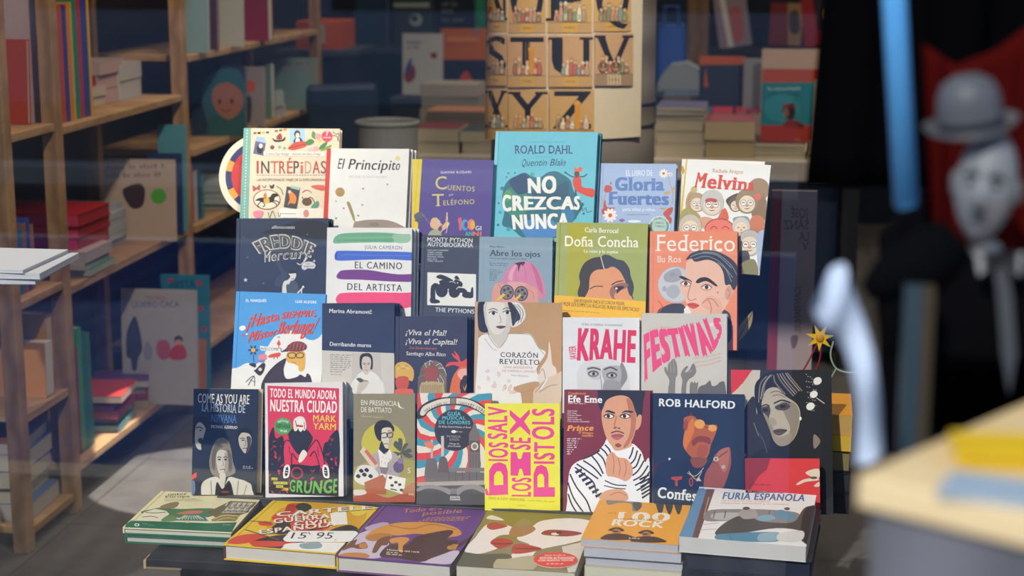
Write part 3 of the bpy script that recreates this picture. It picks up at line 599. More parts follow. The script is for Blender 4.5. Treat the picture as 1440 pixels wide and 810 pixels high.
def a_melvina(a):
    a.p('e2b83a', 566, 50, 584, 55, 541, 490, 505, 780, 470, 780); sk = 'e8d4bc'
    a.t('c09060', 'Rachele Aragno', 735, 138, 916, 146, 23, 'sb'); pass
    def person(x, y, r, hair, face=sk, glasses=True, low=1.0):
        a.e('8a7060', x, y - r * .15, r * 1.24, r * 1.34); a.e(hair, x, y - r * .15, r * 1.2, r * 1.3); a.e(face, x, y + r * .12, r * .86, r * .9)
        for s_ in (-1, 1):
            if glasses: a.e('8a7a6a', x + s_ * r * .38, y + r * .02, r * .34); a.e('f4eee4', x + s_ * r * .38, y + r * .02, r * .28)
            a.c('4a4038', max(r * .1, 2), x + s_ * r * .38 - r * .16, y + r * .04, x + s_ * r * .38, y - r * .04, x + s_ * r * .38 + r * .16, y + r * .04)
        a.e('d08a70', x, y + r * .32, r * .16, r * .12); a.c('7a4a40', max(r * .08, 2), x - r * .25, y + r * .6, x, y + r * .66, x + r * .25, y + r * .58)
    a.e('a08060', 1010, 240, 66, 68); a.s('8f7355', 975, 260, 1050, 290, 1055, 420, 985, 440, 960, 330); a.s('b89a6e', 572, 320, 590, 262, 625, 250, 660, 300, 620, 380, 580, 380); a.e('c8b070', 622, 242, 20); a.s('a8a060', 545, 380, 590, 350, 660, 400, 640, 450, 545, 460); person(640, 325, 44, 'b89a6e'); 
    person(730, 330, 58, 'c8c4be'); a.s('c8c2ba', 690, 290, 700, 255, 745, 242, 790, 270, 785, 315); a.s('c05048', 692, 300, 722, 292, 760, 302, 752, 320, 720, 312, 694, 322); a.s('4a4038', 815, 300, 895, 262, 900, 330, 862, 360, 838, 350); person(872, 335, 34, '6a5a4a', sk, False); person(940, 320, 56, '9a8060'); a.e('d86a5a', 1005, 285, 22)
    a.s('d8684a', 760, 430, 805, 350, 830, 420); a.s('7aa0b0', 860, 410, 940, 402, 950, 440, 870, 440); a.e('d07a5a', 1000, 445, 46, 52); a.s('c47858', 960, 470, 1040, 465, 1030, 500, 975, 510); a.e('d8a080', 690, 440, 60, 36); person(600, 470, 56, 'c8bca8'); 
    a.e('a8584a', 775, 480, 90, 68); a.e('e8786a', 775, 482, 84, 62); a.c('8a3a34', 5, 720, 478, 740, 462, 762, 476); a.c('8a3a34', 5, 790, 474, 812, 462, 834, 478); person(905, 470, 44, 'cfc6ba', sk, False); person(955, 570, 60, 'bdb8b0'); a.s('a8b8d0', 1000, 520, 1050, 500, 1030, 720, 1005, 700); a.s('3f3d40', 850, 640, 945, 610, 950, 720, 870, 770); a.s('8a8258', 900, 690, 985, 660, 1005, 765, 905, 765); a.s('6a4a3a', 860, 720, 910, 700, 915, 770, 850, 770)
    a.env('d8442c', 'Melvina', (628, 226, 800, 238, 975, 246), (648, 140, 810, 158, 985, 178), 'sB')
up('white comic book with a red slanted title above a crowd of drawn faces', 3, Z3, (965, 224), (1084.5, 232), (954, 322.6), (1067, 392), .009, 'f0ebe2', False, spine='e2b83a', art=a_melvina, dy=-.012)
up('second white comic book peeking out behind the one with drawn faces', 3, Z3, (958.5, 225), (1077, 226), (952, 320), (1062, 390), .009, 'efeadf', False, spine='e2b83a', art=lambda a: a.s('c8a050', 545, 110, 556, 100, 566, 130, 552, 150), dy=.010)
# round board book behind the travel hardback
def round_book():
    c = at(365, 247, 3.66); r = (at(365, 247, 3.66) - at(308, 247, 3.66)).length
    M = Matrix.Translation(c) @ Matrix.Rotation(-LEAN, 4, 'X'); t = thing('round_book', 'round red board book with a cream rim and blue and yellow border', 'book', M)
    cir = lambda q, n=48: [(q * math.cos(2 * math.pi * k / n), q * math.sin(2 * math.pi * k / n)) for k in range(n)]
    m = MB(); m.prism(cir(r), 0, .004, 'e6dcc6'); m.prism(cir(r * .84), -.0003, .0002, '2c2f66'); 
    for k in range(14):
        a0 = 2 * math.pi * k / 14
        if k % 2: continue
        q = [(rr * math.cos(a0 + d), rr * math.sin(a0 + d)) for rr, d in ((r * .68, 0), (r * .84, 0), (r * .845, .11), (r * .84, .22), (r * .84, .33), (r * .68, .33))]
        m.prism(q, -.0006, .0001, 'e0a03a')
    m.prism(cir(r * .69), -.0009, 0, 'c8281e'); m.build('cover', t); p = MB(); p.prism(cir(r * .985), .004, .013, 'cfc6b2'); p.build('pages', t); b = MB(); b.prism(cir(r), .013, .016, 'c8281e'); b.build('back_cover', t)
round_book()

# ---------------------------------------------------------------- third tier
def a_freddie(a):
    a.s('1b2130', 250, 150, 420, 90, 540, 55, 700, 60, 765, 110, 760, 185, 640, 190, 520, 165, 400, 150)
    a.t('d8d8d4', 'alfonsocasas', 330, 115, 502, 115, 24, 'i'); bot, top = (240, 302, 330, 272, 430, 262, 530, 280, 622, 332), (186, 222, 300, 172, 428, 160, 548, 186, 662, 238)
    a.s('4a4b50', 205, 225, 320, 172, 430, 162, 545, 190, 650, 240, 620, 325, 530, 300, 430, 290, 330, 295, 245, 305); a.env('cfc9bd', 'FREDDIE', bot, top, 'sF'); a.env('4d4a48', 'FREDDIE', (246, 297, 332, 267, 430, 257, 528, 275, 616, 324), (196, 224, 304, 178, 428, 166, 546, 192, 652, 240), 'b')
    a.env('26344f', 'Mercury', (272, 372, 420, 350, 610, 338), (262, 288, 420, 270, 600, 268), 'iB'); a.env('dcd6cc', 'Mercury', (280, 366, 420, 346, 604, 336), (272, 292, 420, 276, 594, 274), 'iB'); a.env('5a5650', 'Mercury', (284, 362, 420, 342, 600, 332), (276, 296, 420, 280, 590, 280), 'i'); a.c('dcd6cc', 7, 520, 372, 545, 385, 575, 362, 600, 330)
    a.s('d8d4cc', 555, 400, 570, 374, 600, 362, 640, 368, 660, 390, 645, 415, 605, 412, 570, 428); a.t('26344f', 'Con', 588, 384, 618, 382, 12, 'bi'); a.t('26344f', 'bigote', 572, 404, 645, 400, 13, 'bi'); a.star('d8d4cc', 650, 358, 14, 4, .3)
    for x, y, r in ((135, 500, 18), (120, 180, 9), (150, 330, 12), (270, 525, 14), (598, 158, 10), (75, 155, 6), (570, 425, 9)): a.star('c8ccd4' if r > 15 else '55627a', x, y, r)
    a.s('39445a', 355, 540, 362, 490, 400, 450, 370, 390, 365, 360, 392, 362, 420, 420, 450, 450, 430, 540); a.s('4b5564', 440, 545, 455, 515, 500, 505, 530, 550, 525, 700, 440, 700); a.s('dedad2', 408, 620, 412, 545, 425, 510, 450, 500, 470, 475, 458, 452, 476, 444, 508, 444, 514, 468, 500, 498, 474, 508, 462, 530, 440, 540, 446, 620, 440, 700, 405, 700); a.s('2a2a30', 456, 448, 480, 424, 516, 428, 518, 446, 480, 452); a.l('2a2a30', 4, 478, 492, 500, 490); a.l('dedad2', 11, 525, 600, 562, 560); a.e('dedad2', 567, 552, 9); a.l('dedad2', 8, 552, 700, 556, 570); a.e('3a3f4a', 545, 645, 10)
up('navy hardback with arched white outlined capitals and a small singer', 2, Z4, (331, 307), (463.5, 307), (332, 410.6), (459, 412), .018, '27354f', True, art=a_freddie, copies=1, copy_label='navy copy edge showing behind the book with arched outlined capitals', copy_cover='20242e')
def a_camino(a):
    a.s('6fae88', 800, 225, 798, 190, 830, 160, 900, 148, 1100, 143, 1250, 150, 1290, 165, 1270, 215, 1100, 218, 900, 222); a.s('9cc4a4', 1240, 160, 1330, 155, 1372, 160, 1360, 215, 1260, 218); a.l('8fc09c', 5, 830, 185, 1240, 178); a.l('5a9a74', 4, 820, 205, 1250, 200)
    a.t('44444a', 'JULIA CAMERON', 1028, 265, 1308, 272, 27, 'w'); a.s('4a6cc8', 803, 330, 812, 292, 850, 280, 1100, 284, 1300, 288, 1420, 300, 1420, 352, 1200, 345, 1000, 350, 830, 355); a.l('3a4aa0', 9, 812, 345, 818, 295); a.l('6a8ad8', 4, 850, 310, 1370, 318)
    a.t('333336', 'EL CAMINO', 955, 412, 1308, 420, 50, 'bw'); a.s('7a3f88', 828, 490, 838, 438, 900, 424, 1050, 424, 1200, 448, 1300, 458, 1420, 458, 1420, 510, 1250, 512, 1000, 498); a.t('333336', 'DEL ARTISTA', 898, 574, 1308, 585, 50, 'bw'); a.s('f0507a', 815, 660, 830, 610, 880, 596, 1100, 592, 1300, 596, 1440, 600, 1440, 690, 1200, 720, 900, 720)
    a.t('333336', 'UN CURSO', 1090, 770, 1308, 775, 40, 'bw')
up('white paperback striped with green, blue, purple and pink brush strokes', 2, Z4, (459, 320), (580, 321.5), (459, 424), (577.5, 431), .013, 'ece8e1', False, art=a_camino, copies=2, shift=.0055, copy_label='white paperback with painted stripes', pages='dad6cf')
def a_monty(a):
    w = 'dfe0e2'; a.t(w, 'MONTY PYTHON', 122, 172, 488, 182, 36, 'b'); a.t(w, 'AUTOBIOGRAFÍA', 122, 210, 492, 220, 34, 'b')
    for k, n in enumerate(('GRAHAM CHAPMAN', 'TERRY JONES', 'JOHN CLEESE', 'MICHAEL PALIN', 'ERIC IDLE', 'TERRY GILLIAM')): a.t('c4c8cc', n, 122, 248 + k * 17.5, 122 + (168, 122, 120, 130, 78, 126)[k], 250 + k * 17.5, 11, 'b')
    a.p('e9e5da', 122, 422, 517, 438, 517, 700, 120, 688); k = '2b303c'; b = [(160, 660), (205, 660)]
    a.c(k, 40, 168, 660, 166, 590, 172, 540, 195, 530, 210, 560); a.s(k, 145, 630, 190, 640, 222, 655, 215, 672, 150, 672); a.e(k, 238, 570, 50, 56); a.e(k, 262, 525, 44, 42); a.e(k, 340, 580, 48, 50); a.s(k, 215, 500, 270, 480, 330, 490, 390, 515, 408, 530, 392, 545, 350, 545, 300, 560); a.s(k, 192, 458, 230, 440, 290, 462, 330, 488, 280, 488, 220, 476); a.s(k, 340, 470, 360, 448, 385, 478, 372, 482); a.s(k, 345, 480, 400, 500, 404, 535, 350, 540); a.c(k, 40, 350, 600, 380, 570, 420, 575, 440, 605, 475, 612); a.s(k, 470, 590, 480, 550, 494, 546, 496, 610, 488, 630, 450, 630); a.e(k, 445, 606, 42, 26)
    a.c('e9e5da', 5, 290, 575, 296, 600, 288, 620); a.c('e9e5da', 5, 358, 560, 378, 540, 405, 548); a.c('e9e5da', 4, 300, 500, 330, 498, 350, 512); a.e('e9e5da', 368, 508, 5); a.t(w, 'THE PYTHONS', 186, 742, 502, 758, 34, 'b')
up('slate grey book with white capitals and a black snake in a white panel', 2, Z5, (593, 330.7), (688, 332.2), (590, 441), (684, 442), .016, '3d4453', True, art=a_monty, copies=1, copy_label='slate copy behind the book with the black snake', shift=-.003)
def a_abre(a):
    a.l('8ba0ac', 4, 580, 130, 578, 650, 577, 1000); a.t('3a4a56', 'Pepa Blanes', 630, 220, 750, 222, 15, 'sb'); a.t('39444e', 'Abre los ojos', 632, 286, 1038, 298, 46, 'sb'); a.t('4a5a66', 'Críticas para quienes confunden el mundo', 630, 312, 930, 320, 13, 'b')
    for k, (x1, n) in enumerate(((780, 1), (765, 2))): a.fine('556470', 630, 352 + k * 16, x1, 355 + k * 16, 9, n)
    for k, (x1, n) in enumerate(((720, 3), (735, 4), (705, 5), (692, 6), (690, 7), (672, 8))): a.fine('4a5a66' if k else '6a7a86', 628, 406 + k * 16.5, x1, 408 + k * 16.5, 9, n)
    a.s('e7a9a0', 770, 520, 830, 500, 950, 510, 990, 560, 990, 900, 760, 900); a.s('d98aa6', 722, 520, 740, 450, 780, 390, 840, 345, 900, 332, 960, 342, 1020, 400, 1060, 480, 1082, 570, 1078, 640, 1020, 620, 985, 560, 960, 530, 880, 500, 790, 500)
    a.s('c9728f', 960, 345, 1010, 395, 1050, 500, 1060, 600, 1020, 540, 990, 430); a.s('e8a8bc', 780, 470, 800, 400, 850, 355, 820, 430, 810, 490); a.s('4a3a44', 830, 352, 870, 340, 915, 338, 900, 370, 880, 360, 862, 420, 856, 366); a.c('c9728f', 4, 900, 350, 920, 420, 925, 500); a.c('c9728f', 4, 850, 380, 840, 440, 845, 495)
    a.s('e0a090', 645, 640, 660, 540, 690, 508, 740, 515, 760, 560, 740, 900, 650, 900); a.s('e0a090', 910, 560, 960, 530, 1010, 560, 1022, 620, 1020, 900, 900, 900); a.c('b87a6c', 4, 700, 520, 720, 560, 722, 620); a.c('b87a6c', 4, 935, 560, 980, 590, 985, 640)
    for x, y in ((770, 585), (885, 595)):
        a.e('4a4448', x, y, 56, 62); a.e('8a8484', x, y, 48, 54)
        for q in range(5): a.e('4f494c', x + 28 * math.cos(q * 1.257), y + 31 * math.sin(q * 1.257), 12, 13)
    a.p('e8c84a', 675, 650, 740, 592, 760, 605, 700, 652); a.p('e8c84a', 830, 640, 875, 595, 885, 610, 850, 650)
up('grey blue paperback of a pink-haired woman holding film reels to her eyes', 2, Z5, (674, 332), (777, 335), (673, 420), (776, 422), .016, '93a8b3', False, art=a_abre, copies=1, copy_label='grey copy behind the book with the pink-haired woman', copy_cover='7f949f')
def a_dona(a):
    a.p('aea82c', 150, 30, 310, 30, 300, 1000, 130, 1000); a.t('f4f0dc', 'Carla Berrocal', 270, 110, 510, 118, 34, 'sb'); a.t('f6f2e0', 'Doña Concha', 126, 212, 656, 220, 76, 'sb'); a.t('f4f0dc', 'La rosa y la espina', 264, 258, 510, 264, 22, 'sb')
    a.s('3d3733', 218, 540, 235, 480, 228, 420, 262, 340, 320, 300, 390, 286, 440, 276, 500, 306, 550, 318, 590, 370, 602, 430, 624, 500, 614, 566, 590, 600, 250, 600, 222, 568); a.s('e2996a', 285, 620, 300, 520, 308, 430, 350, 385, 410, 378, 470, 360, 520, 390, 560, 460, 600, 560, 590, 620); a.l('d8cfb0', 6, 384, 286, 410, 380)
    a.s('3d4048', 395, 285, 440, 276, 500, 306, 550, 318, 590, 370, 602, 430, 624, 500, 612, 566, 590, 560, 560, 460, 520, 390, 470, 360, 418, 372); a.c('4a3028', 7, 305, 522, 345, 502, 402, 504); a.s('9a6a5a', 448, 545, 470, 500, 540, 475, 585, 490, 560, 520, 500, 540, 480, 580, 500, 600, 468, 590); a.c('33262a', 8, 462, 494, 500, 470, 548, 462); a.s('2f2a30', 478, 512, 510, 500, 556, 505, 530, 530, 498, 556, 500, 530); a.e('e8e0d8', 498, 517, 9, 7)
    a.p('f0b832', 30, 565, 740, 612, 740, 1000, 30, 1000); a.t('4a3d20', 'UNA BIOGRAFÍA ÚNICA DE CONCHA PIQUER,', 190, 616, 558, 640, 24, 'b'); a.t('4a3d20', 'LA MUJER QUE ROMPIÓ LAS REGLAS DEL MUNDO DEL ESPECTÁCULO', 88, 638, 660, 684, 26, 'b'); a.fine('a87f28', 110, 680, 380, 698, 8)
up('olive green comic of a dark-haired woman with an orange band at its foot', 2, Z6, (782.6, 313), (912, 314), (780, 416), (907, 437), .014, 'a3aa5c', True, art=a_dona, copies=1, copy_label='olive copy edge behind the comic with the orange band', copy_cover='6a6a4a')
def a_federico(a):
    a.t('f6ece0', 'Federico', 792, 246, 1355, 250, 118, 's'); a.t('f6e4d4', 'Ilu Ros', 796, 328, 965, 328, 46, 's')
    a.e('b4b4b8', 930, 492, 132, 134); a.e('c9c8ca', 925, 490, 124, 126); a.s('a4a4aa', 840, 430, 880, 390, 950, 375, 970, 440, 930, 470, 860, 470); a.s('b0b0b4', 860, 520, 920, 490, 960, 540, 920, 590, 870, 570); a.e('9a9aa0', 905, 415, 22, 18); a.e('a8a8ae', 845, 520, 14, 20)
    a.s('3f4450', 790, 700, 840, 650, 920, 626, 1000, 660, 1010, 900, 780, 900); a.s('3f4450', 1250, 690, 1310, 690, 1330, 760, 1320, 900, 1200, 900)
    a.s('edbba2', 985, 460, 1000, 380, 1010, 320, 1080, 300, 1200, 290, 1280, 350, 1290, 480, 1330, 480, 1345, 540, 1300, 630, 1260, 690, 1200, 740, 1000, 760, 985, 690, 1010, 640, 960, 520)
    a.s('3a3d46', 1000, 312, 1040, 262, 1120, 240, 1220, 248, 1310, 290, 1370, 350, 1392, 430, 1350, 530, 1320, 490, 1285, 490, 1270, 400, 1230, 340, 1160, 310, 1070, 325, 1040, 300)
    for q in ((1030, 290, 1120, 262, 1230, 280, 1330, 370), (1060, 305, 1150, 285, 1250, 330, 1340, 440), (1120, 255, 1220, 265, 1320, 340, 1370, 420), (1230, 330, 1290, 380, 1330, 470)): a.c('8a929c', 5, *q)
    a.s('2f2c30', 952, 435, 975, 428, 1040, 462, 1030, 478, 985, 455); a.s('2f2c30', 1072, 470, 1100, 442, 1160, 440, 1225, 492, 1215, 502, 1150, 465, 1090, 480)
    for x, y in ((1000, 482), (1150, 508)): a.e('d8a08a', x, y, 44, 26); a.e('f2e8e0', x, y, 32, 15); a.e('4a3a34', x, y, 14, 15); a.c('4a3028', 5, x - 36, y, x, y - 20, x + 38, y + 4)
    a.c('b87a68', 6, 1035, 490, 1015, 570, 1030, 605, 1075, 592); a.s('d8564e', 1010, 630, 1050, 620, 1098, 640, 1060, 664, 1022, 652); a.l('9a3a34', 4, 1012, 634, 1095, 642); a.s('e6ae94', 1110, 640, 1135, 590, 1190, 570, 1250, 610, 1265, 680, 1230, 760, 1150, 740, 1180, 690); a.c('b07060', 5, 1120, 625, 1160, 600, 1185, 660, 1170, 720); a.c('b07060', 5, 1150, 590, 1200, 600, 1235, 650); a.e('dba28a', 1310, 550, 28, 52, 8); a.c('b07060', 4, 1300, 520, 1320, 550, 1300, 590); a.e('7a4a40', 1231, 546, 5); a.p('efe8e0', 985, 670, 1010, 640, 1040, 690, 1010, 760); a.c('d8402f', 5, 800, 605, 830, 650, 800, 690)
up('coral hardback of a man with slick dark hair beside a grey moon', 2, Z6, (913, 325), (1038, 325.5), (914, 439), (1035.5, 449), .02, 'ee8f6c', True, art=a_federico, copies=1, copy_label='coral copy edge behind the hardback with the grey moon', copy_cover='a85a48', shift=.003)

# ---------------------------------------------------------------- second tier
def a_hasta(a):
    a.s('f0ece2', 40, 660, 110, 625, 180, 590, 240, 600, 300, 560, 340, 470, 400, 380, 460, 360, 520, 335, 570, 350, 620, 370, 650, 400, 700, 410, 740, 395, 800, 385, 800, 900, 20, 900)
    a.p('f0ece2', 20, 700, 800, 700, 800, 1200, 20, 1200); a.t('f2f2f0', 'EL MARQUÉS', 172, 108, 332, 110, 20, 'B'); a.t('f2f2f0', 'LUIS ALEGRE', 562, 116, 726, 122, 20, 'B')
    for off, col, st in ((4, '3a2a30', 'Bi'), (0, 'e6502f', 'Bi')):
        a.env(col, '¡Hasta', (178 + off, 318, 430 + off, 252), (208 + off, 205, 420 + off, 190), st); a.env(col, 'SIEMPRE,', (446 + off, 244, 720 + off, 222), (455 + off, 192, 728 + off, 172), st); a.env(col, 'Míster', (186 + off, 428, 408 + off, 368), (206 + off, 345, 415 + off, 318), st); a.env(col, 'Berlanga!', (422 + off, 358, 690 + off, 360), (440 + off, 268, 745 + off, 236), st)
    a.s('f2f2f0', 120, 320, 130, 300, 160, 296, 170, 320, 140, 336); a.e('e6502f', 152, 372, 12, 8); a.e('e8e8e8', 180, 362, 8)
    a.flower('3a4a70', 'e8b040', 230, 488, 40, 6); a.e('e8b040', 230, 488, 17); a.l('2f2a34', 5, 232, 520, 235, 580); a.s('e88a8a', 270, 560, 280, 525, 330, 520, 335, 560, 300, 570); a.s('7a86c0', 272, 570, 320, 562, 315, 585, 280, 585)
    a.p('f4f2ea', 282, 455, 430, 470, 440, 505, 290, 490); a.t('33303a', 'WELCOME', 290, 488, 428, 492, 22, 'b'); a.l('e6502f', 5, 430, 405, 432, 480); a.s('e6502f', 415, 440, 432, 412, 446, 440, 432, 452); a.c('33303a', 4, 418, 392, 432, 382, 440, 395)
    a.s('e6502f', 345, 545, 370, 520, 440, 508, 438, 535, 400, 545); a.l('33303a', 6, 392, 548, 394, 560); a.l('33303a', 6, 420, 542, 422, 556); a.s('33282a', 450, 505, 470, 488, 500, 470, 505, 498, 480, 500)
    a.s('e8b040', 490, 560, 498, 510, 560, 490, 630, 500, 640, 560, 630, 640, 590, 655, 580, 610, 520, 600); a.s('8a3a34', 488, 490, 505, 450, 550, 422, 610, 422, 650, 450, 645, 480, 600, 500, 540, 500)
    for k in range(5): a.l('e07a5a', 4, 510 + k * 28, 490 - k * 2, 530 + k * 26, 428 + k * 3); a.l('4a2a28', 3, 500, 450 + k * 10, 645, 448 + k * 9)
    a.c('33282a', 7, 502, 520, 530, 508, 560, 515, 556, 548, 512, 546, 502, 520); a.c('33282a', 7, 570, 518, 600, 508, 624, 518, 618, 545, 575, 546, 570, 518); a.s('f2eee6', 470, 650, 490, 590, 560, 600, 585, 640, 610, 690, 560, 720, 490, 715); a.c('c05a4a', 5, 530, 590, 550, 584, 568, 592)
    a.s('3a2a2e', 290, 800, 300, 740, 340, 670, 400, 605, 450, 570, 490, 555, 470, 640, 490, 712, 570, 700, 600, 680, 640, 700, 655, 670, 690, 730, 700, 1000, 280, 1000)
    a.s('33282a', 235, 650, 250, 640, 300, 592, 325, 600, 310, 660, 280, 688); a.e('d8d4cc', 285, 640, 14); a.s('33282a', 195, 600, 225, 590, 250, 595, 245, 625); a.c('33282a', 5, 172, 738, 235, 690, 240, 770); a.c('33282a', 5, 190, 765, 235, 690); a.c('33282a', 4, 205, 720, 245, 740); a.c('33282a', 5, 445, 470, 452, 500)
up('sky blue comic of a bearded man in a red checked cap', 1, Z7, (332, 410), (458.5, 414), (325, 543.7), (453, 509), .012, '4fa0dc', True, art=a_hasta)
def a_marina(a):
    a.p('d3cabb', 700, 490, 1420, 512, 1420, 1300, 700, 1300); a.t('eceae4', 'Marina Abramović', 828, 194, 1162, 204, 31, 'b'); a.t('eceae4', 'Derribando muros', 832, 454, 1155, 466, 31, 'b')
    for k in range(9): a.fine('6a665e', 834, 528 + k * 16.5, (1020, 1000, 990, 1002, 992, 1000, 985, 965, 930)[k], 532 + k * 16.5, 9, k)
    a.fine('8a867e', 838, 682, 925, 686, 8, 3); a.p('c9bfb0', 1010, 510, 1230, 512, 1240, 760, 1000, 760); a.s('e8e2d6', 990, 800, 1040, 700, 1080, 660, 1170, 660, 1230, 720, 1260, 800, 1260, 1200, 980, 1200); a.s('2c2a2e', 1065, 590, 1072, 530, 1105, 512, 1145, 515, 1168, 550, 1168, 630, 1150, 640, 1080, 640); a.s('d2c4b2', 1082, 600, 1090, 550, 1120, 536, 1152, 556, 1154, 610, 1138, 668, 1120, 682, 1098, 668); a.l('2c2a2e', 4, 1117, 512, 1118, 545)
    for x in (1103, 1136): a.c('3a3434', 4, x - 12, 594, x, 588, x + 12, 594); a.e('3a3434', x, 600, 6, 4)
    a.l('a08a78', 4, 1119, 600, 1116, 630); a.c('8a5a50', 4, 1105, 648, 1118, 644, 1132, 650); a.s('cfc2ae', 1045, 800, 1060, 740, 1090, 720, 1140, 735, 1110, 790, 1080, 820, 1060, 900, 1030, 900); a.s('5a5450', 1040, 712, 1075, 708, 1098, 730, 1070, 742); a.l('6a625a', 6, 1060, 725, 1128, 732)
up('navy and beige paperback of a woman in white with hair tied back', 1, Z7, (452.5, 426), (554.5, 426.7), (453, 533), (554.5, 545), .015, '2a3550', False, spine='232d44', art=a_marina, copies=2, shift=.0045, copy_label='navy and beige paperback')
def a_viva(a):
    w = 'e2ded4'; a.t(w, '¡Viva el Mal!', 138, 302, 440, 308, 40, 'si'); a.t(w, '¡Viva el Capital!', 138, 370, 522, 376, 40, 'si'); a.t('c86a4a', 'Los Electroduendes', 168, 408, 372, 414, 17, 'si'); a.t(w, 'Santiago Alba Rico', 142, 456, 442, 464, 28, 's')
    # heads of shaggy hair in the puppets' colours, faces left plain
    a.s('d8a848', 55, 560, 70, 520, 120, 506, 170, 530, 200, 580, 190, 650, 150, 640, 100, 620, 60, 630); a.c('b8823a', 6, 80, 530, 120, 560, 150, 530); a.c('e8c878', 5, 70, 570, 110, 540, 160, 560); a.s('c85038', 60, 660, 80, 620, 150, 620, 162, 670, 140, 720, 80, 715); a.s('e0604a', 40, 760, 70, 715, 160, 712, 200, 745, 200, 1000, 40, 1000)
    a.s('6a5a48', 230, 700, 240, 610, 262, 540, 310, 500, 370, 500, 420, 545, 440, 620, 450, 700, 410, 1000, 250, 1000)
    for k in range(26):
        an = math.radians(195 + k * 13); x, y = 340 + 55 * math.cos(an), 590 + 60 * math.sin(an); a.c(('a8445a', '5a8a5a', 'c8b088', '8a6a9a', 'd8c8a0', '4a6a7a')[k % 6], 6, x, y, 340 + 95 * math.cos(an + .2), 600 + 105 * math.sin(an + .2), 340 + 108 * math.cos(an + .45), 640 + 130 * math.sin(an + .4))
    a.s('9a4a40', 280, 600, 290, 560, 330, 540, 370, 555, 385, 600, 370, 650, 320, 660, 285, 640); a.s('b8a070', 245, 700, 300, 660, 380, 660, 430, 700, 430, 1000, 250, 1000)
    for k in range(12): a.c('8a7448', 5, 260 + k * 14, 680, 262 + k * 13, 720, 256 + k * 15, 800)
    a.s('d86a34', 470, 760, 490, 640, 520, 580, 560, 540, 612, 545, 612, 620, 560, 640, 548, 700, 560, 760, 560, 1000, 470, 1000); a.s('e8a898', 530, 600, 550, 565, 600, 560, 612, 600, 605, 640, 560, 640); a.s('d84a3a', 440, 545, 470, 510, 540, 505, 500, 470, 490, 440, 520, 465, 505, 422, 540, 460, 560, 505, 610, 480, 612, 530, 550, 545, 500, 530); a.s('2a2430', 560, 660, 612, 640, 612, 1000, 560, 1000); a.p('e0963a', 568, 680, 585, 712, 606, 672, 606, 690, 586, 730)
up('dark blue book with white italic title above three shaggy coloured heads', 1, Z8, (556.5, 444.6), (657, 444.8), (555, 552), (656.5, 548), .013, '2f3148', True, art=a_viva, copies=2, shift=.0045, copy_label='dark blue book with shaggy heads', pages='e8e4da')
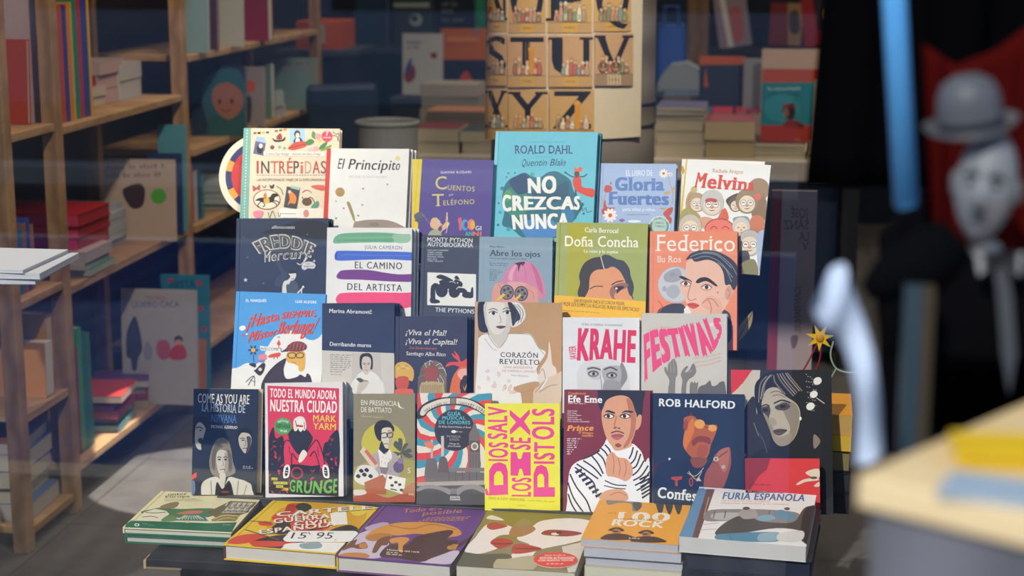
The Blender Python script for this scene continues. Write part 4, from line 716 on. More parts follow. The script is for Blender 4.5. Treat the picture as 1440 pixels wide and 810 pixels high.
def a_corazon(a):
    a.p('c9a684', 650, 40, 688, 45, 688, 1200, 640, 1200); a.s('efe9e0', 688, 400, 700, 320, 760, 290, 840, 380, 910, 300, 1010, 292, 1090, 300, 1150, 400, 1200, 440, 1130, 560, 1150, 660, 960, 700, 1010, 740, 1000, 1000, 688, 1000)
    a.p('efe9e0', 688, 700, 1000, 760, 1000, 1200, 688, 1200); a.s('30323e', 688, 60, 740, 50, 760, 120, 740, 200, 765, 275, 720, 282, 688, 240); a.s('d4cabb', 745, 50, 930, 55, 945, 150, 935, 240, 912, 300, 880, 375, 845, 395, 790, 330, 765, 270, 738, 180); a.s('e4dcd0', 760, 60, 880, 60, 900, 200, 860, 290, 800, 290, 760, 200)
    a.s('e6e2da', 915, 55, 1000, 60, 1040, 110, 1045, 170, 1000, 225, 940, 240, 950, 150); a.s('3a3b42', 912, 55, 940, 55, 990, 120, 1010, 180, 980, 200, 950, 235, 935, 140); 
    for q in ((940, 70, 985, 130, 960, 225), (960, 70, 1010, 130, 990, 215), (985, 70, 1030, 130, 1010, 205)): a.c('5a5a60', 5, *q)
    for x, y in ((802, 138), (908, 132)): a.e('f0ebe2', x, y, 28, 13); a.e('2f2c30', x + 2, y, 13); a.c('2f2c30', 6, x - 34, y - 2, x, y - 17, x + 32, y - 2); a.c('5a5048', 6, x - 34, y - 24, x, y - 36, x + 34, y - 22)
    a.c('b0a292', 6, 850, 150, 862, 195, 850, 215); a.s('6a4040', 822, 240, 856, 232, 900, 238, 860, 256); a.c('8a7e70', 4, 760, 290, 800, 360, 850, 400, 905, 330, 915, 290); a.c('8a7e70', 4, 690, 320, 720, 300, 770, 292); a.c('8a7e70', 4, 920, 292, 1060, 296, 1100, 320, 1140, 390, 1190, 450); a.c('8a7e70', 3, 740, 330, 790, 400, 830, 420)
    a.t('2f2d30', 'CORAZÓN', 858, 470, 1140, 476, 36, 'sbw'); a.t('2f2d30', 'REVUELTO', 852, 522, 1152, 530, 38, 'sbw'); a.t('c87a6a', 'UNA BIOGRAFÍA', 884, 554, 1102, 560, 16, 'w'); a.t('c87a6a', 'DE CARMEN LAFORET', 872, 582, 1130, 590, 16, 'w'); a.t('9a9088', 'Isabel Menéndez', 936, 612, 1068, 622, 11, 'i')
    rnd = random.Random(3)
    for k in range(30):
        x, y = 700 + rnd.random() * 300, 540 + rnd.random() * 210; 
        if y < 520 + (x - 690) * .55: continue
        an = rnd.uniform(200, 340); q = math.radians(an); L = rnd.uniform(28, 55); x2, y2 = x + L * math.cos(q), y + L * math.sin(q); nx, ny = -math.sin(q) * 11, math.cos(q) * 11; mx, my = (x + x2) / 2, (y + y2) / 2
        a.s('cf9282', x, y, mx + nx, my + ny, x2, y2, mx - nx, my - ny); a.s('efd6ca', x, y, mx + nx * .72, my + ny * .72, x2 * .94 + x * .06, y2 * .94 + y * .06, mx - nx * .72, my - ny * .72)
    a.s('e8d8c6', 1140, 640, 1160, 560, 1215, 470, 1226, 350, 1242, 440, 1250, 520, 1280, 560, 1285, 640, 1260, 690, 1180, 690); a.s('dcc4a8', 1105, 760, 1120, 710, 1180, 650, 1280, 600, 1330, 590, 1330, 760, 1250, 900, 1120, 900); a.c('8a7458', 4, 1120, 740, 1190, 660, 1212, 640); a.l('efe9e0', 10, 1165, 715, 1215, 630); a.c('8a7458', 4, 1150, 740, 1230, 690, 1290, 680); a.c('8a7458', 4, 1150, 600, 1180, 560, 1200, 640); a.s('c49a6c', 960, 700, 1120, 655, 1150, 690, 1010, 740)
up('tan book drawn with a bob-haired woman in a white blouse', 1, Z8, (667.5, 423), (790.5, 427), (667, 552), (790, 560), .014, 'c3986a', False, spine='c9a684', art=a_corazon)
def a_krahe(a):
    a.t('8a8684', 'ni feo, ni católico, ni sentimental', 204, 146, 504, 154, 20, 'b')
    a.t('e0345c', 'KRAHE', 174, 405, 598, 422, 232, 'F'); a.t('e0345c', 'JAVIER', 165, 402, 158, 300, 52, 'B')
    a.s('dbd8d3', 170, 600, 175, 480, 230, 420, 350, 400, 460, 410, 540, 480, 560, 600, 540, 900, 200, 900); a.s('8f8b88', 490, 450, 505, 425, 530, 470, 545, 540, 510, 600, 490, 620, 480, 520); a.s('c8c4c0', 240, 460, 330, 455, 345, 480, 340, 550, 260, 540); a.s('b2aeaa', 360, 470, 480, 450, 500, 520, 480, 600, 400, 620, 370, 560); a.c('5f5a58', 12, 245, 475, 290, 465, 345, 480); a.c('5f5a58', 12, 370, 480, 420, 462, 470, 485)
    for x, y in ((290, 510), (428, 522)): a.e('8a8480', x, y, 42, 26); a.e('d0ccc8', x, y, 26, 12); a.e('3a3634', x + 2, y, 12); a.c('4a4644', 6, x - 40, y - 4, x, y - 22, x + 40, y - 2)
    a.c('a09a96', 7, 340, 520, 352, 600, 340, 700); a.s('a29d99', 370, 570, 460, 560, 500, 600, 470, 720, 370, 720); a.fine('6a6664', 590, 600, 592, 500, 11, 2)
up('white book with red condensed capitals above a grey portrait', 1, Z9, (791, 445.5), (899, 447.5), (791.5, 541), (899.5, 543), .016, 'e4e2de', False, art=a_krahe, copies=1, copy_label='white copy behind the book with red condensed capitals')
def a_festivales(a):
    a.env('e09a80', 'Olivier Bauer', (698, 192, 780, 172, 884, 166), (694, 180, 780, 158, 882, 152), 's')
    bot, top = (682, 552, 690, 500, 740, 462, 850, 405, 1000, 368, 1120, 372, 1200, 320, 1252, 205), (672, 232, 740, 190, 830, 182, 900, 182, 1000, 140, 1080, 135, 1130, 98, 1240, 94)
    a.env('f0507f', 'FESTIVALS', (682, 552, 770, 455, 860, 402, 960, 372, 1060, 372, 1150, 362, 1210, 300, 1252, 200), (672, 230, 740, 192, 830, 182, 910, 176, 1000, 142, 1070, 134, 1140, 98, 1238, 96), 'X')
    a.env('f0507f', 'FESTIVALS', (680, 548, 768, 452, 858, 398, 958, 370, 1058, 370, 1148, 358, 1206, 298, 1250, 200), (676, 236, 744, 196, 834, 186, 914, 180, 1002, 146, 1072, 138, 1142, 102, 1236, 100), 'X'); a.star('efe6dc', 1178, 140, 22)
    for k in range(3): a.env('e0957a', ('todo lo que hay que', 'saber para montarte', 'una buena excursión')[k], (1036 + k * 12, 400 + k * 30, 1150, 386 + k * 30, 1246, 360 + k * 28), (1034 + k * 12, 388 + k * 30, 1150, 374 + k * 30, 1244, 348 + k * 28), 's')
    a.s('8a847a', 850, 640, 860, 560, 828, 500, 822, 466, 836, 460, 846, 490, 850, 440, 868, 420, 890, 396, 905, 410, 918, 450, 920, 520, 905, 570, 895, 900, 845, 900); a.s('857f76', 950, 640, 958, 560, 945, 520, 960, 480, 990, 452, 1000, 460, 975, 500, 1010, 480, 1030, 440, 1046, 436, 1062, 490, 1040, 530, 1000, 560, 985, 640, 985, 900, 945, 900); a.c('a8a298', 5, 868, 430, 872, 500); a.c('a8a298', 5, 892, 410, 895, 500); a.c('a8a298', 5, 985, 500, 1030, 485)
    a.s('857f76', 1012, 620, 1025, 570, 1040, 580, 1048, 566, 1060, 580, 1078, 575, 1070, 640, 1060, 900, 1015, 900); a.s('6f6a66', 1070, 660, 1090, 605, 1130, 590, 1165, 560, 1180, 600, 1215, 595, 1245, 570, 1280, 600, 1285, 900, 1070, 900)
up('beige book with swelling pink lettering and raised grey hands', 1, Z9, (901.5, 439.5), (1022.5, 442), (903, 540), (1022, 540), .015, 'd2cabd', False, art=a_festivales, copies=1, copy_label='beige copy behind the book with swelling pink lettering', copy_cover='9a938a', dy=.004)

# ---------------------------------------------------------------- lowest standing tier
def face(a, x, y, w, h, skin, dark, shade, tilt=0, hair=None):
    """a plain printed face: oval, shaded side, brows, eyes, nose, mouth"""
    a.e(skin, x, y, w, h, tilt)
    a.s(shade, x + w * .25, y - h * .8, x + w * .85, y - h * .4, x + w * .95, y + h * .1, x + w * .6, y + h * .75, x + w * .1, y + h * .98, x + w * .35, y + h * .4, x + w * .2, y)
    for s_ in (-1, 1): a.c(dark, h * .06, x + s_ * w * .45 - w * .28, y - h * .2, x + s_ * w * .45, y - h * .27, x + s_ * w * .45 + w * .28, y - h * .19); a.e(dark, x + s_ * w * .44, y - h * .06, w * .2, h * .05)
    a.c(shade, h * .05, x + w * .04, y - h * .1, x + w * .12, y + h * .25, x - w * .1, y + h * .3); a.c(dark, h * .055, x - w * .3, y + h * .52, x, y + h * .48, x + w * .3, y + h * .53)
def a_nirvana(a):
    a.t('ece6d8', 'COME AS YOU ARE', 80, 180, 396, 190, 56, 'sb'); a.t('b8c0cc', 'LA HISTORIA DE', 106, 232, 370, 244, 48, 'sb'); a.t('4a78b4', 'NIRVANA', 162, 298, 316, 304, 46, 'sb'); a.t('e6e2d8', 'MICHAEL AZERRAD', 162, 336, 322, 342, 17, 'sb')
    a.s('c6bcaa', 62, 350, 66, 300, 88, 282, 120, 290, 128, 340, 112, 400, 100, 440, 100, 470, 75, 460, 60, 410); a.s('10141c', 40, 330, 60, 280, 95, 268, 128, 285, 132, 345, 118, 320, 90, 300, 66, 330, 58, 420, 40, 440); a.c('2a2a2c', 7, 68, 338, 90, 330, 112, 342); a.e('2a2a2c', 96, 352, 8, 4); a.s('2a2a2c', 80, 408, 105, 398, 110, 440, 92, 430)
    a.s('c2b8a6', 330, 400, 338, 362, 370, 348, 402, 370, 410, 420, 395, 470, 370, 492, 350, 470, 335, 440); a.s('10141c', 325, 400, 330, 352, 370, 336, 408, 356, 412, 400, 395, 372, 350, 366); a.s('4a443e', 380, 390, 408, 400, 398, 470, 375, 490, 385, 440); a.c('2a2624', 5, 340, 404, 356, 398, 370, 404); a.e('2a2624', 358, 412, 9, 4); a.c('5a5048', 4, 372, 410, 376, 440, 364, 446); a.c('3a302c', 5, 358, 464, 374, 460, 388, 466)
    a.s('8a8070', 158, 600, 150, 540, 165, 470, 190, 415, 225, 396, 265, 412, 285, 470, 295, 540, 312, 600, 290, 625, 240, 640, 180, 630); a.s('cfc5b2', 192, 540, 196, 490, 225, 470, 262, 490, 268, 550, 258, 600, 232, 628, 206, 606); a.s('a89c88', 245, 490, 268, 500, 268, 560, 255, 605, 236, 626, 246, 560); a.s('6a6054', 188, 530, 205, 470, 240, 450, 190, 440, 168, 490, 165, 560, 182, 600); a.s('6a6054', 262, 470, 285, 500, 290, 580, 275, 610, 268, 540)
    for x in (212, 250): a.c('3a342e', 5, x - 14, 520, x, 514, x + 13, 521); a.e('2a2826', x, 531, 10, 5)
    a.c('8a7c68', 4, 232, 530, 238, 565, 226, 570); a.c('6a4a40', 5, 216, 594, 232, 590, 250, 595); a.s('d4ccba', 100, 760, 105, 680, 150, 645, 205, 640, 240, 700, 270, 640, 330, 650, 385, 670, 415, 720, 415, 1000, 100, 1000); a.s('15171e', 198, 668, 232, 712, 272, 660, 300, 760, 300, 1000, 180, 1000, 185, 760); a.c('8a8474', 6, 160, 660, 165, 760); a.c('8a8474', 6, 330, 660, 320, 760); a.c('8a8474', 5, 380, 690, 360, 760)
    a.s('cfc5b2', 214, 620, 250, 620, 244, 690, 234, 704, 220, 680); a.fine('c0c0c0', 358, 576, 405, 577, 7, 1); a.fine('c0c0c0', 358, 586, 420, 587, 7, 2); a.p('e04a34', 38, 628, 72, 608, 72, 638, 40, 658); a.l('a03028', 9, 225, 730, 270, 730); a.s('6a7a9a', 20, 640, 30, 660, 60, 665, 60, 740, 20, 740)
up('black paperback of three long-haired musicians with a white and blue title', 0, Z10, (272, 545), (362, 549), (269.5, 690), (361, 694), .014, '1d2634', False, art=a_nirvana, copies=1, copy_label='copy behind the black paperback of three musicians', shift=.009, pages='e6d2b0', dy=-.004, copy_cover='d8c29c')
def a_todo(a):
    a.p('d8304c', 508, 76, 950, 92, 946, 768, 516, 740); a.t('f2e8e0', 'TODO EL MUNDO ADORA', 524, 146, 930, 160, 52, 'B'); a.t('f2e8e0', 'NUESTRA CIUDAD', 526, 232, 934, 244, 70, 'B'); a.t('e8c83a', 'MARK', 790, 296, 930, 300, 40, 'b'); a.t('e8c83a', 'YARM', 790, 344, 928, 350, 40, 'b')
    k = '1e1a20'; rnd = random.Random(5)
    a.s(k, 516, 480, 518, 390, 545, 330, 560, 400, 600, 385, 615, 440, 640, 520, 600, 560, 560, 600, 516, 610); a.s(k, 948, 360, 900, 380, 880, 420, 860, 430, 850, 490, 880, 560, 948, 590); a.p(k, 516, 610, 560, 590, 620, 560, 700, 560, 780, 570, 860, 560, 947, 590, 946, 768, 516, 740)
    for q in range(90):
        x, y = rnd.uniform(520, 940), rnd.uniform(400, 735)
        if 600 < x < 860 and y < 570: continue
        a.e(('d8304c', 'b02840', '8a2034')[q % 3], x, y, rnd.uniform(4, 18), rnd.uniform(2, 7), rnd.uniform(0, 180), 7)
    a.c('b02840', 8, 650, 610, 690, 580, 720, 620, 690, 650, 655, 630); a.e('b02840', 690, 614, 38); a.e(k, 690, 614, 28)
    a.s('d8304c', 608, 470, 612, 425, 640, 418, 690, 470, 720, 520, 690, 525, 660, 490, 655, 560, 610, 575); a.s('d8304c', 740, 500, 790, 430, 815, 415, 850, 500, 862, 570, 830, 580, 800, 480, 770, 510); a.c(k, 7, 612, 570, 606, 480, 614, 424, 642, 416, 690, 470, 722, 522, 690, 528, 660, 492, 657, 560); a.c(k, 7, 740, 500, 788, 432, 816, 414, 850, 500, 864, 572); a.c(k, 7, 832, 580, 800, 482, 770, 512); a.c(k, 4, 640, 450, 650, 500); a.c(k, 4, 815, 450, 826, 510)
    a.s(k, 640, 400, 640, 360, 670, 340, 740, 340, 780, 380, 785, 410, 740, 490, 700, 500, 660, 450); a.s('e8dccc', 672, 350, 670, 290, 700, 266, 735, 275, 748, 330, 735, 355, 720, 335, 700, 330, 690, 352); a.s('efe6d8', 690, 318, 692, 290, 712, 280, 730, 300, 728, 340, 710, 360); a.l('c02838', 12, 688, 322, 728, 326); a.c(k, 4, 680, 290, 690, 330); a.c(k, 4, 735, 300, 738, 345); a.s('e8dccc', 700, 545, 706, 505, 730, 470, 752, 492, 744, 515, 720, 545)
    for x, f in ((630, 1), (865, -1)): a.s('ece6dc', x - 24 * f, 640, x - 20 * f, 580, x + 2 * f, 562, x + 18 * f, 580, x + 12 * f, 630, x - 2 * f, 644) ; a.s(k, x - 14 * f, 628, x - 10 * f, 590, x + 4 * f, 575, x + 8 * f, 610, x - 2 * f, 632); a.l('ece6dc', 4, x - 10, 596, x + 8, 600); a.l('ece6dc', 4, x - 10, 610, x + 8, 614)
    a.e('4f9a48', 605, 326, 53); a.t(k, 'NIRVANA', 562, 336, 650, 340, 26, 'sb'); a.env('e8f0e0', 'INCLUYE', (578, 306, 605, 296, 632, 308), (572, 294, 605, 284, 640, 296), 'b'); a.t('e8f0e0', 'VV.AA.', 585, 362, 632, 364, 16, 'b'); 
    for x0, y0, x1, tx in ((533, 655, 570, 'LA'), (546, 680, 632, 'HISTORIA ORAL'), (562, 702, 606, 'DEL'), (608, 718, 636, 'EL')): a.p('e0cc3a', x0, y0 - 14, x1, y0 - 12, x1, y0 + 4, x0, y0 + 2); a.t(k, tx, x0 + 3, y0 - 1, x1 - 3, y0 + 1, 9, 'b')
    a.env('6ab84e', 'GRUNGE', (648, 726, 780, 738, 934, 734), (650, 656, 790, 664, 938, 650), 'B')
up('crimson paperback of a seated long-haired figure under big white capitals', 0, Z10, (372, 536.5), (480.5, 539), (374, 701), (484.5, 704.5), .02, 'e2dcd4', False, art=a_todo, copies=1, copy_label='white spined copy behind the crimson paperback of a seated figure', shift=.004, dy=.004, pages='d8d0c4')
def a_battiato(a):
    a.t('e8e4d4', 'EN PRESENCIA', 128, 136, 360, 144, 32); a.t('e8e4d4', 'DE BATTIATO', 128, 182, 326, 188, 32); a.t('c4bc8a', 'Eduardo Laporte', 128, 214, 272, 222, 12); a.s('e8e4d4', 370, 112, 372, 150, 412, 162, 385, 148)
    a.e('c6b83e', 275, 390, 145, 142); a.s('a89c50', 80, 540, 480, 500, 480, 780, 80, 760)
    for q in ((385, 440, 340, 400, 355, 370, 385, 400), (385, 440, 370, 360, 395, 358, 398, 400), (390, 440, 410, 390, 435, 390, 410, 430), (390, 445, 440, 420, 460, 440, 420, 450), (390, 450, 440, 450, 465, 475, 430, 480), (385, 450, 340, 440, 330, 470, 365, 470)): a.s('54584a', *q)
    a.l('54584a', 8, 388, 440, 395, 560); a.s('2a2624', 218, 320, 216, 270, 250, 238, 305, 240, 343, 280, 340, 312, 318, 300, 275, 296, 262, 330, 258, 372, 236, 360); a.s('d8cdb4', 262, 330, 268, 290, 320, 285, 335, 330, 328, 380, 300, 420, 275, 400, 262, 360); a.s('b8a888', 300, 300, 335, 310, 332, 370, 305, 418, 310, 360)
    a.c('2a2624', 6, 255, 325, 290, 318, 296, 345, 265, 350); a.c('2a2624', 6, 300, 322, 332, 318, 330, 345, 304, 346, 300, 322); a.c('6a4a40', 5, 275, 392, 295, 388, 306, 394); a.s('2a2624', 245, 430, 262, 370, 285, 415, 310, 425, 300, 450, 260, 470)
    a.s('b0a49c', 190, 480, 240, 440, 262, 470, 300, 440, 350, 450, 378, 500, 370, 600, 180, 600); a.s('e6e0d2', 240, 425, 285, 460, 315, 425, 330, 480, 300, 520, 290, 600, 255, 600, 250, 500)
    for k in range(40): a.e('8a8080', 195 + (k * 37) % 170, 470 + (k * 53) % 110, 3, 3, 0, 6)
    a.p('d8c4a4', 120, 440, 145, 405, 240, 530, 210, 560); a.p('c86a58', 150, 440, 165, 425, 235, 515, 220, 530); a.s('dcd6ca', 85, 620, 110, 540, 180, 530, 240, 580, 230, 640, 150, 660); 
    for x, y in ((130, 565), (150, 590), (190, 600), (165, 560), (110, 600)): a.s('2e2a2c', x - 16, y, x, y - 14, x + 16, y + 2, x + 2, y + 14)
    a.p('b0603c', 150, 640, 270, 590, 300, 640, 290, 720, 160, 712); a.p('8a7a78', 250, 540, 310, 545, 290, 590, 255, 580); a.p('e8e2d4', 300, 588, 420, 615, 405, 720, 282, 680)
    for x, y in ((320, 610), (355, 640), (330, 660), (380, 655), (392, 690)): a.e('3a3438', x, y, 12, 9)
    a.l('3f7a5a', 9, 320, 682, 362, 692); a.e('6a5a78', 372, 540, 34, 38); a.e('8a7a98', 385, 500, 20); a.s('b87a50', 400, 690, 480, 640, 480, 740, 410, 720); a.s('b05038', 75, 740, 200, 712, 300, 740, 400, 715, 480, 740, 480, 900, 75, 900); a.s('d8cfc0', 80, 690, 150, 690, 160, 715, 90, 725); a.t('e6e0d2', 'S', 432, 580, 450, 580, 34, 's'); a.t('e0dccc', 'm', 440, 722, 468, 724, 14, 's')
up('slim olive paperback of a man in glasses above a collage', 0, Z11, (496, 552.5), (583.5, 554.5), (497, 702), (584, 708), .011, '8f8562', False, spine='a39a86', pages='ddd6c8', art=a_battiato)
def a_guia(a):
    cx, cy = 735, 300
    for k in range(30):
        if k % 3 == 1: continue
        a0 = 2 * math.pi * k / 30; col = 'd8453c' if k % 3 == 0 else '3d93a4'; A_, B_ = [], []
        for j in range(7):
            r = 100 + j * 60; tw = .16 * j; A_.append((cx + r * math.cos(a0 + tw), cy + r * math.sin(a0 + tw))); B_.append((cx + r * math.cos(a0 + tw + .21), cy + r * math.sin(a0 + tw + .21)))
        a.p(col, *[c for p in A_ + B_[::-1] for c in p])
    a.s('2c2a2c', 490, 225, 505, 160, 560, 115, 640, 90, 730, 84, 820, 92, 900, 125, 960, 180, 960, 225, 900, 185, 820, 150, 730, 138, 640, 148, 570, 180, 540, 215); a.s('ddd0bc', 512, 195, 530, 150, 580, 122, 650, 98, 730, 92, 820, 100, 890, 130, 950, 180, 950, 210, 890, 172, 820, 140, 730, 128, 640, 138, 570, 170, 535, 205)
    a.env('3a3434', 'WELCOME TO', (545, 186, 620, 150, 692, 134), (535, 172, 614, 132, 690, 116), 's'); a.env('3a3434', 'CARNABY STREET', (762, 132, 850, 152, 950, 206), (764, 114, 858, 132, 962, 186), 's'); a.r('5a4a40', 708, 84, 748, 136); a.r('8a7a68', 714, 92, 742, 128)
    a.e('2f2c2e', 738, 300, 132, 136); a.e('3d3a3c', 738, 300, 126, 130); a.e('333032', 738, 300, 122, 126); a.t('5ab4bc', 'GUÍA', 692, 206, 776, 206, 24, 'Bw'); a.t('5ab4bc', 'MUSICAL', 658, 232, 808, 232, 22, 'Bw'); a.t('5ab4bc', 'DE LONDRES', 636, 260, 838, 262, 22, 'Bw'); a.t('d8d4cc', 'De Abbey Road al Ministry of Sound', 632, 282, 842, 288, 12, 'i'); a.e('e8e4dc', 732, 310, 16, 10); a.t('d8d4cc', '20 rutas', 748, 314, 788, 315, 9); a.t('b8b0a0', 'PATRICIA', 688, 348, 776, 350, 14, 'w'); a.t('b8b0a0', 'GODES', 704, 368, 766, 369, 14, 'w'); a.t('e0dcd4', 'Prólogo de', 702, 392, 766, 394, 10, 'i'); a.t('e0dcd4', 'Jaime Gonzalo', 692, 408, 776, 410, 11, 'i')
    g = '6f655e'; a.s('8fa4ac', 590, 420, 592, 365, 598, 420); a.r('bcae9c', 582, 362, 596, 500); a.r('c8bcac', 650, 338, 668, 475); a.s(g, 546, 640, 552, 500, 570, 486, 600, 484, 622, 505, 626, 640); a.s('665c56', 630, 640, 636, 500, 655, 472, 672, 474, 692, 505, 698, 640); a.r(g, 560, 575, 930, 640); a.s('e07a5a', 540, 385, 575, 375, 600, 395, 598, 418, 560, 415)
    a.p('74685e', 828, 560, 832, 320, 850, 292, 866, 235, 884, 292, 898, 320, 900, 370, 908, 560); a.r('5a5048', 836, 370, 902, 442); a.e('d8ccb4', 868, 406, 24, 26); a.e('8a7a68', 868, 406, 15, 17)
    for k in range(4): a.l('5a5048', 4, 840 + k * 18, 455, 842 + k * 18, 555)
    for k in range(5): a.l('5a5048', 4, 700 + k * 45, 565, 700 + k * 45, 630)
    a.r('82766a', 700, 545, 930, 570); a.p('a89e94', 495, 640, 930, 628, 930, 660, 495, 665); a.p('4d4a4c', 480, 665, 980, 655, 980, 900, 480, 900); a.s('8d8784', 495, 680, 560, 655, 650, 668, 715, 690, 705, 720, 640, 690, 560, 680, 500, 700); a.s('8d8784', 745, 690, 800, 660, 880, 655, 930, 680, 930, 710, 860, 684, 800, 694, 760, 724); a.r('7a7472', 712, 680, 752, 715); a.t('e6e2dc', 'ANAYA', 708, 742, 772, 742, 12, 'B'); a.t('e6e2dc', 'TOURING', 706, 757, 774, 757, 11, 'B')
up('book of red and blue sunrays with a clock tower and bridge', 0, Z11, (586, 551.5), (691, 554), (586.5, 704), (690, 700), .018, 'e2d6c2', False, art=a_guia)
def a_sexp(a):
    k = 'e8468a'
    def V(t, x, y0, y1, h, st='B'): a.t(k, t, x, y0, x + 2, y1, h, st)
    a.p(k, 76, 690, 76, 540, 100, 500, 140, 490, 176, 505, 188, 545, 190, 684); a.p('ece23c', 106, 628, 106, 570, 122, 545, 145, 545, 160, 570, 161, 626); a.p(k, 46, 655, 62, 645, 78, 690, 56, 686)
    V('IOS', 186, 482, 374, 112); V('SALV', 182, 350, 160, 112)
    V('LOS', 325, 695, 585, 112); a.p(k, 204, 570, 205, 430, 240, 430, 250, 470, 268, 470, 280, 430, 325, 430, 326, 570, 284, 572, 272, 530, 258, 530, 248, 572); V('SE', 322, 415, 345, 118); a.p(k, 200, 175, 262, 228, 318, 172, 320, 200, 286, 246, 322, 300, 322, 332, 262, 275, 202, 326, 200, 296, 238, 250, 200, 210)
    a.p(k, 342, 698, 342, 560, 360, 515, 390, 505, 420, 520, 432, 560, 432, 640, 470, 640, 470, 698); a.p('ece23c', 366, 640, 366, 575, 380, 560, 396, 562, 406, 580, 406, 640); V('IST', 465, 498, 374, 118); V('OLS', 463, 352, 172, 128)
    a.t('b89a3a', 'FRED & JUDY VERMOREL', 74, 712, 294, 724, 14, 'b'); a.fine('c8b040', 310, 722, 468, 732, 9); a.t('b89a3a', 'contra', 246, 752, 296, 754, 10)
up('bright yellow paperback covered in tall pink sideways capitals', 0, Z12, (681, 566), (787, 570.5), (681.7, 715), (789.6, 720), .016, 'ece23c', False, pages='efe8d8', art=a_sexp, dy=-.012)
def a_prince(a):
    a.t('e8963a', 'Cuadernos', 550, 84, 656, 84, 14, 'sb'); a.fine('d8ccc4', 550, 140, 655, 143, 8, 1)
    for k in range(6): a.t('e6d8d0', ('Quique González', 'Julieta Venegas', 'Francisco Nixon', 'Canción de autor', 'Alaska y los Pegamoides', 'Cien discos esenciales')[k], 545, 186 + k * 12.6, (605, 600, 627, 606, 632, 678)[k], 187 + k * 12.8, 8, 'b')
    a.t('f0a03a', 'Prince', 546, 302, 698, 300, 32, 'sBi'); a.t('f0a03a', 'El tiempo', 612, 318, 698, 322, 14, 'sbi'); a.t('f0a03a', 'maldito', 632, 336, 698, 338, 14, 'sbi')
    for k in range(8): a.fine('e6d8d0', 545, 352 + k * 13, (632, 612, 610, 604, 602, 588, 576, 566)[k], 353 + k * 13, 8, k)
    sk, sh = 'd99b74', 'b87350'
    a.s(sk, 820, 500, 815, 380, 940, 380, 945, 500); a.s('ece8e4', 545, 720, 548, 640, 560, 540, 600, 490, 700, 450, 760, 390, 790, 345, 830, 420, 920, 400, 940, 380, 990, 430, 1010, 490, 1040, 500, 1045, 1000, 560, 1000)
    s_ = '2c2a30'
    for q in ((740, 420, 690, 450, 640, 470), (770, 385, 800, 420, 810, 470), (745, 405, 780, 440, 800, 500), (720, 430, 760, 470, 780, 530), (690, 450, 730, 500, 760, 560), (590, 520, 640, 560, 700, 610, 720, 680), (560, 560, 600, 640, 660, 720, 690, 800), (548, 610, 580, 700, 640, 790), (600, 500, 660, 540, 730, 590), (640, 480, 700, 520, 750, 575), (550, 680, 570, 740, 600, 790), (940, 400, 930, 440, 915, 470), (965, 420, 950, 470, 925, 500), (985, 440, 960, 510, 930, 530), (1005, 480, 970, 540, 935, 570), (1030, 510, 990, 570, 940, 600), (1040, 545, 1000, 600, 950, 630), (1042, 590, 1010, 630, 960, 660)): a.c(s_, 9, *q)
    for k in range(7): x, y = 590 + k * 20, 545 + k * 24; a.p(s_, x, y, x + 40, y - 18, x + 46, y - 6, x + 8, y + 16)
    for k in range(6): x, y = 975 + k * 3, 590 + k * 22; a.p(s_, x, y, x + 60, y - 30, x + 62, y - 18, x + 6, y + 10)
    a.s('1c191c', 730, 130, 728, 70, 740, 45, 990, 52, 1000, 120, 990, 210, 960, 210, 940, 130, 850, 100, 775, 130, 760, 190, 740, 170); a.s(sk, 755, 260, 752, 180, 775, 110, 830, 90, 920, 100, 955, 170, 960, 260, 945, 330, 915, 390, 870, 408, 815, 395, 780, 345); a.s(sk, 955, 240, 975, 205, 990, 215, 985, 265, 965, 295, 950, 290); a.s(sh, 900, 110, 940, 140, 958, 240, 940, 330, 905, 392, 880, 400, 915, 330, 925, 240)
    a.s('1c191c', 735, 130, 760, 60, 960, 60, 985, 160, 960, 200, 935, 130, 900, 95, 840, 92, 780, 120, 752, 180)
    a.s('1c181a', 770, 190, 790, 178, 830, 192, 826, 200, 790, 190); a.s('1c181a', 868, 196, 895, 180, 940, 186, 930, 194, 895, 190)
    for x, y in ((795, 214), (892, 214)): a.e('8a5038', x, y, 34, 16); a.e('efe8e2', x, y, 26, 11); a.e('2a1c18', x - 4, y, 11); a.c('1c181a', 5, x - 32, y + 2, x, y - 15, x + 32, y)
    a.c(sh, 7, 840, 215, 828, 272, 850, 284); a.e('6a3a2c', 830, 285, 9, 4); a.e('6a3a2c', 856, 287, 8, 4); a.c('5a3428', 7, 806, 316, 845, 304, 885, 318); a.s('b8605a', 808, 330, 845, 318, 884, 330, 850, 356, 822, 350); a.l('7a3434', 4, 810, 332, 882, 332); a.s('8a5038', 830, 388, 850, 376, 870, 390, 850, 402)
    a.s(sk, 775, 530, 782, 460, 815, 428, 850, 460, 900, 470, 935, 520, 930, 575, 890, 605, 820, 598, 785, 570); a.c(sh, 5, 815, 435, 825, 500, 820, 560); a.c(sh, 5, 850, 465, 862, 520, 855, 570); a.c(sh, 5, 890, 475, 898, 530, 885, 580); a.s('ece8e4', 765, 600, 800, 575, 890, 605, 905, 650, 840, 660, 760, 650); a.c(s_, 7, 770, 600, 830, 625, 900, 630); a.c(s_, 6, 765, 630, 830, 645, 895, 650); a.s(sk, 740, 690, 780, 660, 860, 650, 905, 680, 900, 720, 800, 720, 740, 710); a.c(sh, 5, 800, 690, 850, 670, 900, 690); a.t('f2eee6', 'Efe Eme', 552, 130, 752, 134, 40, 'sB')
up('maroon magazine book of a man in a striped shirt with hand raised', 0, Z12, (793, 546), (913.5, 551.5), (792, 718), (914.5, 700), .013, '7c2630', False, art=a_prince, pages='e6e4e0', dy=-.004, copies=1, copy_label='copy behind the maroon magazine with the striped shirt man', shift=.004)
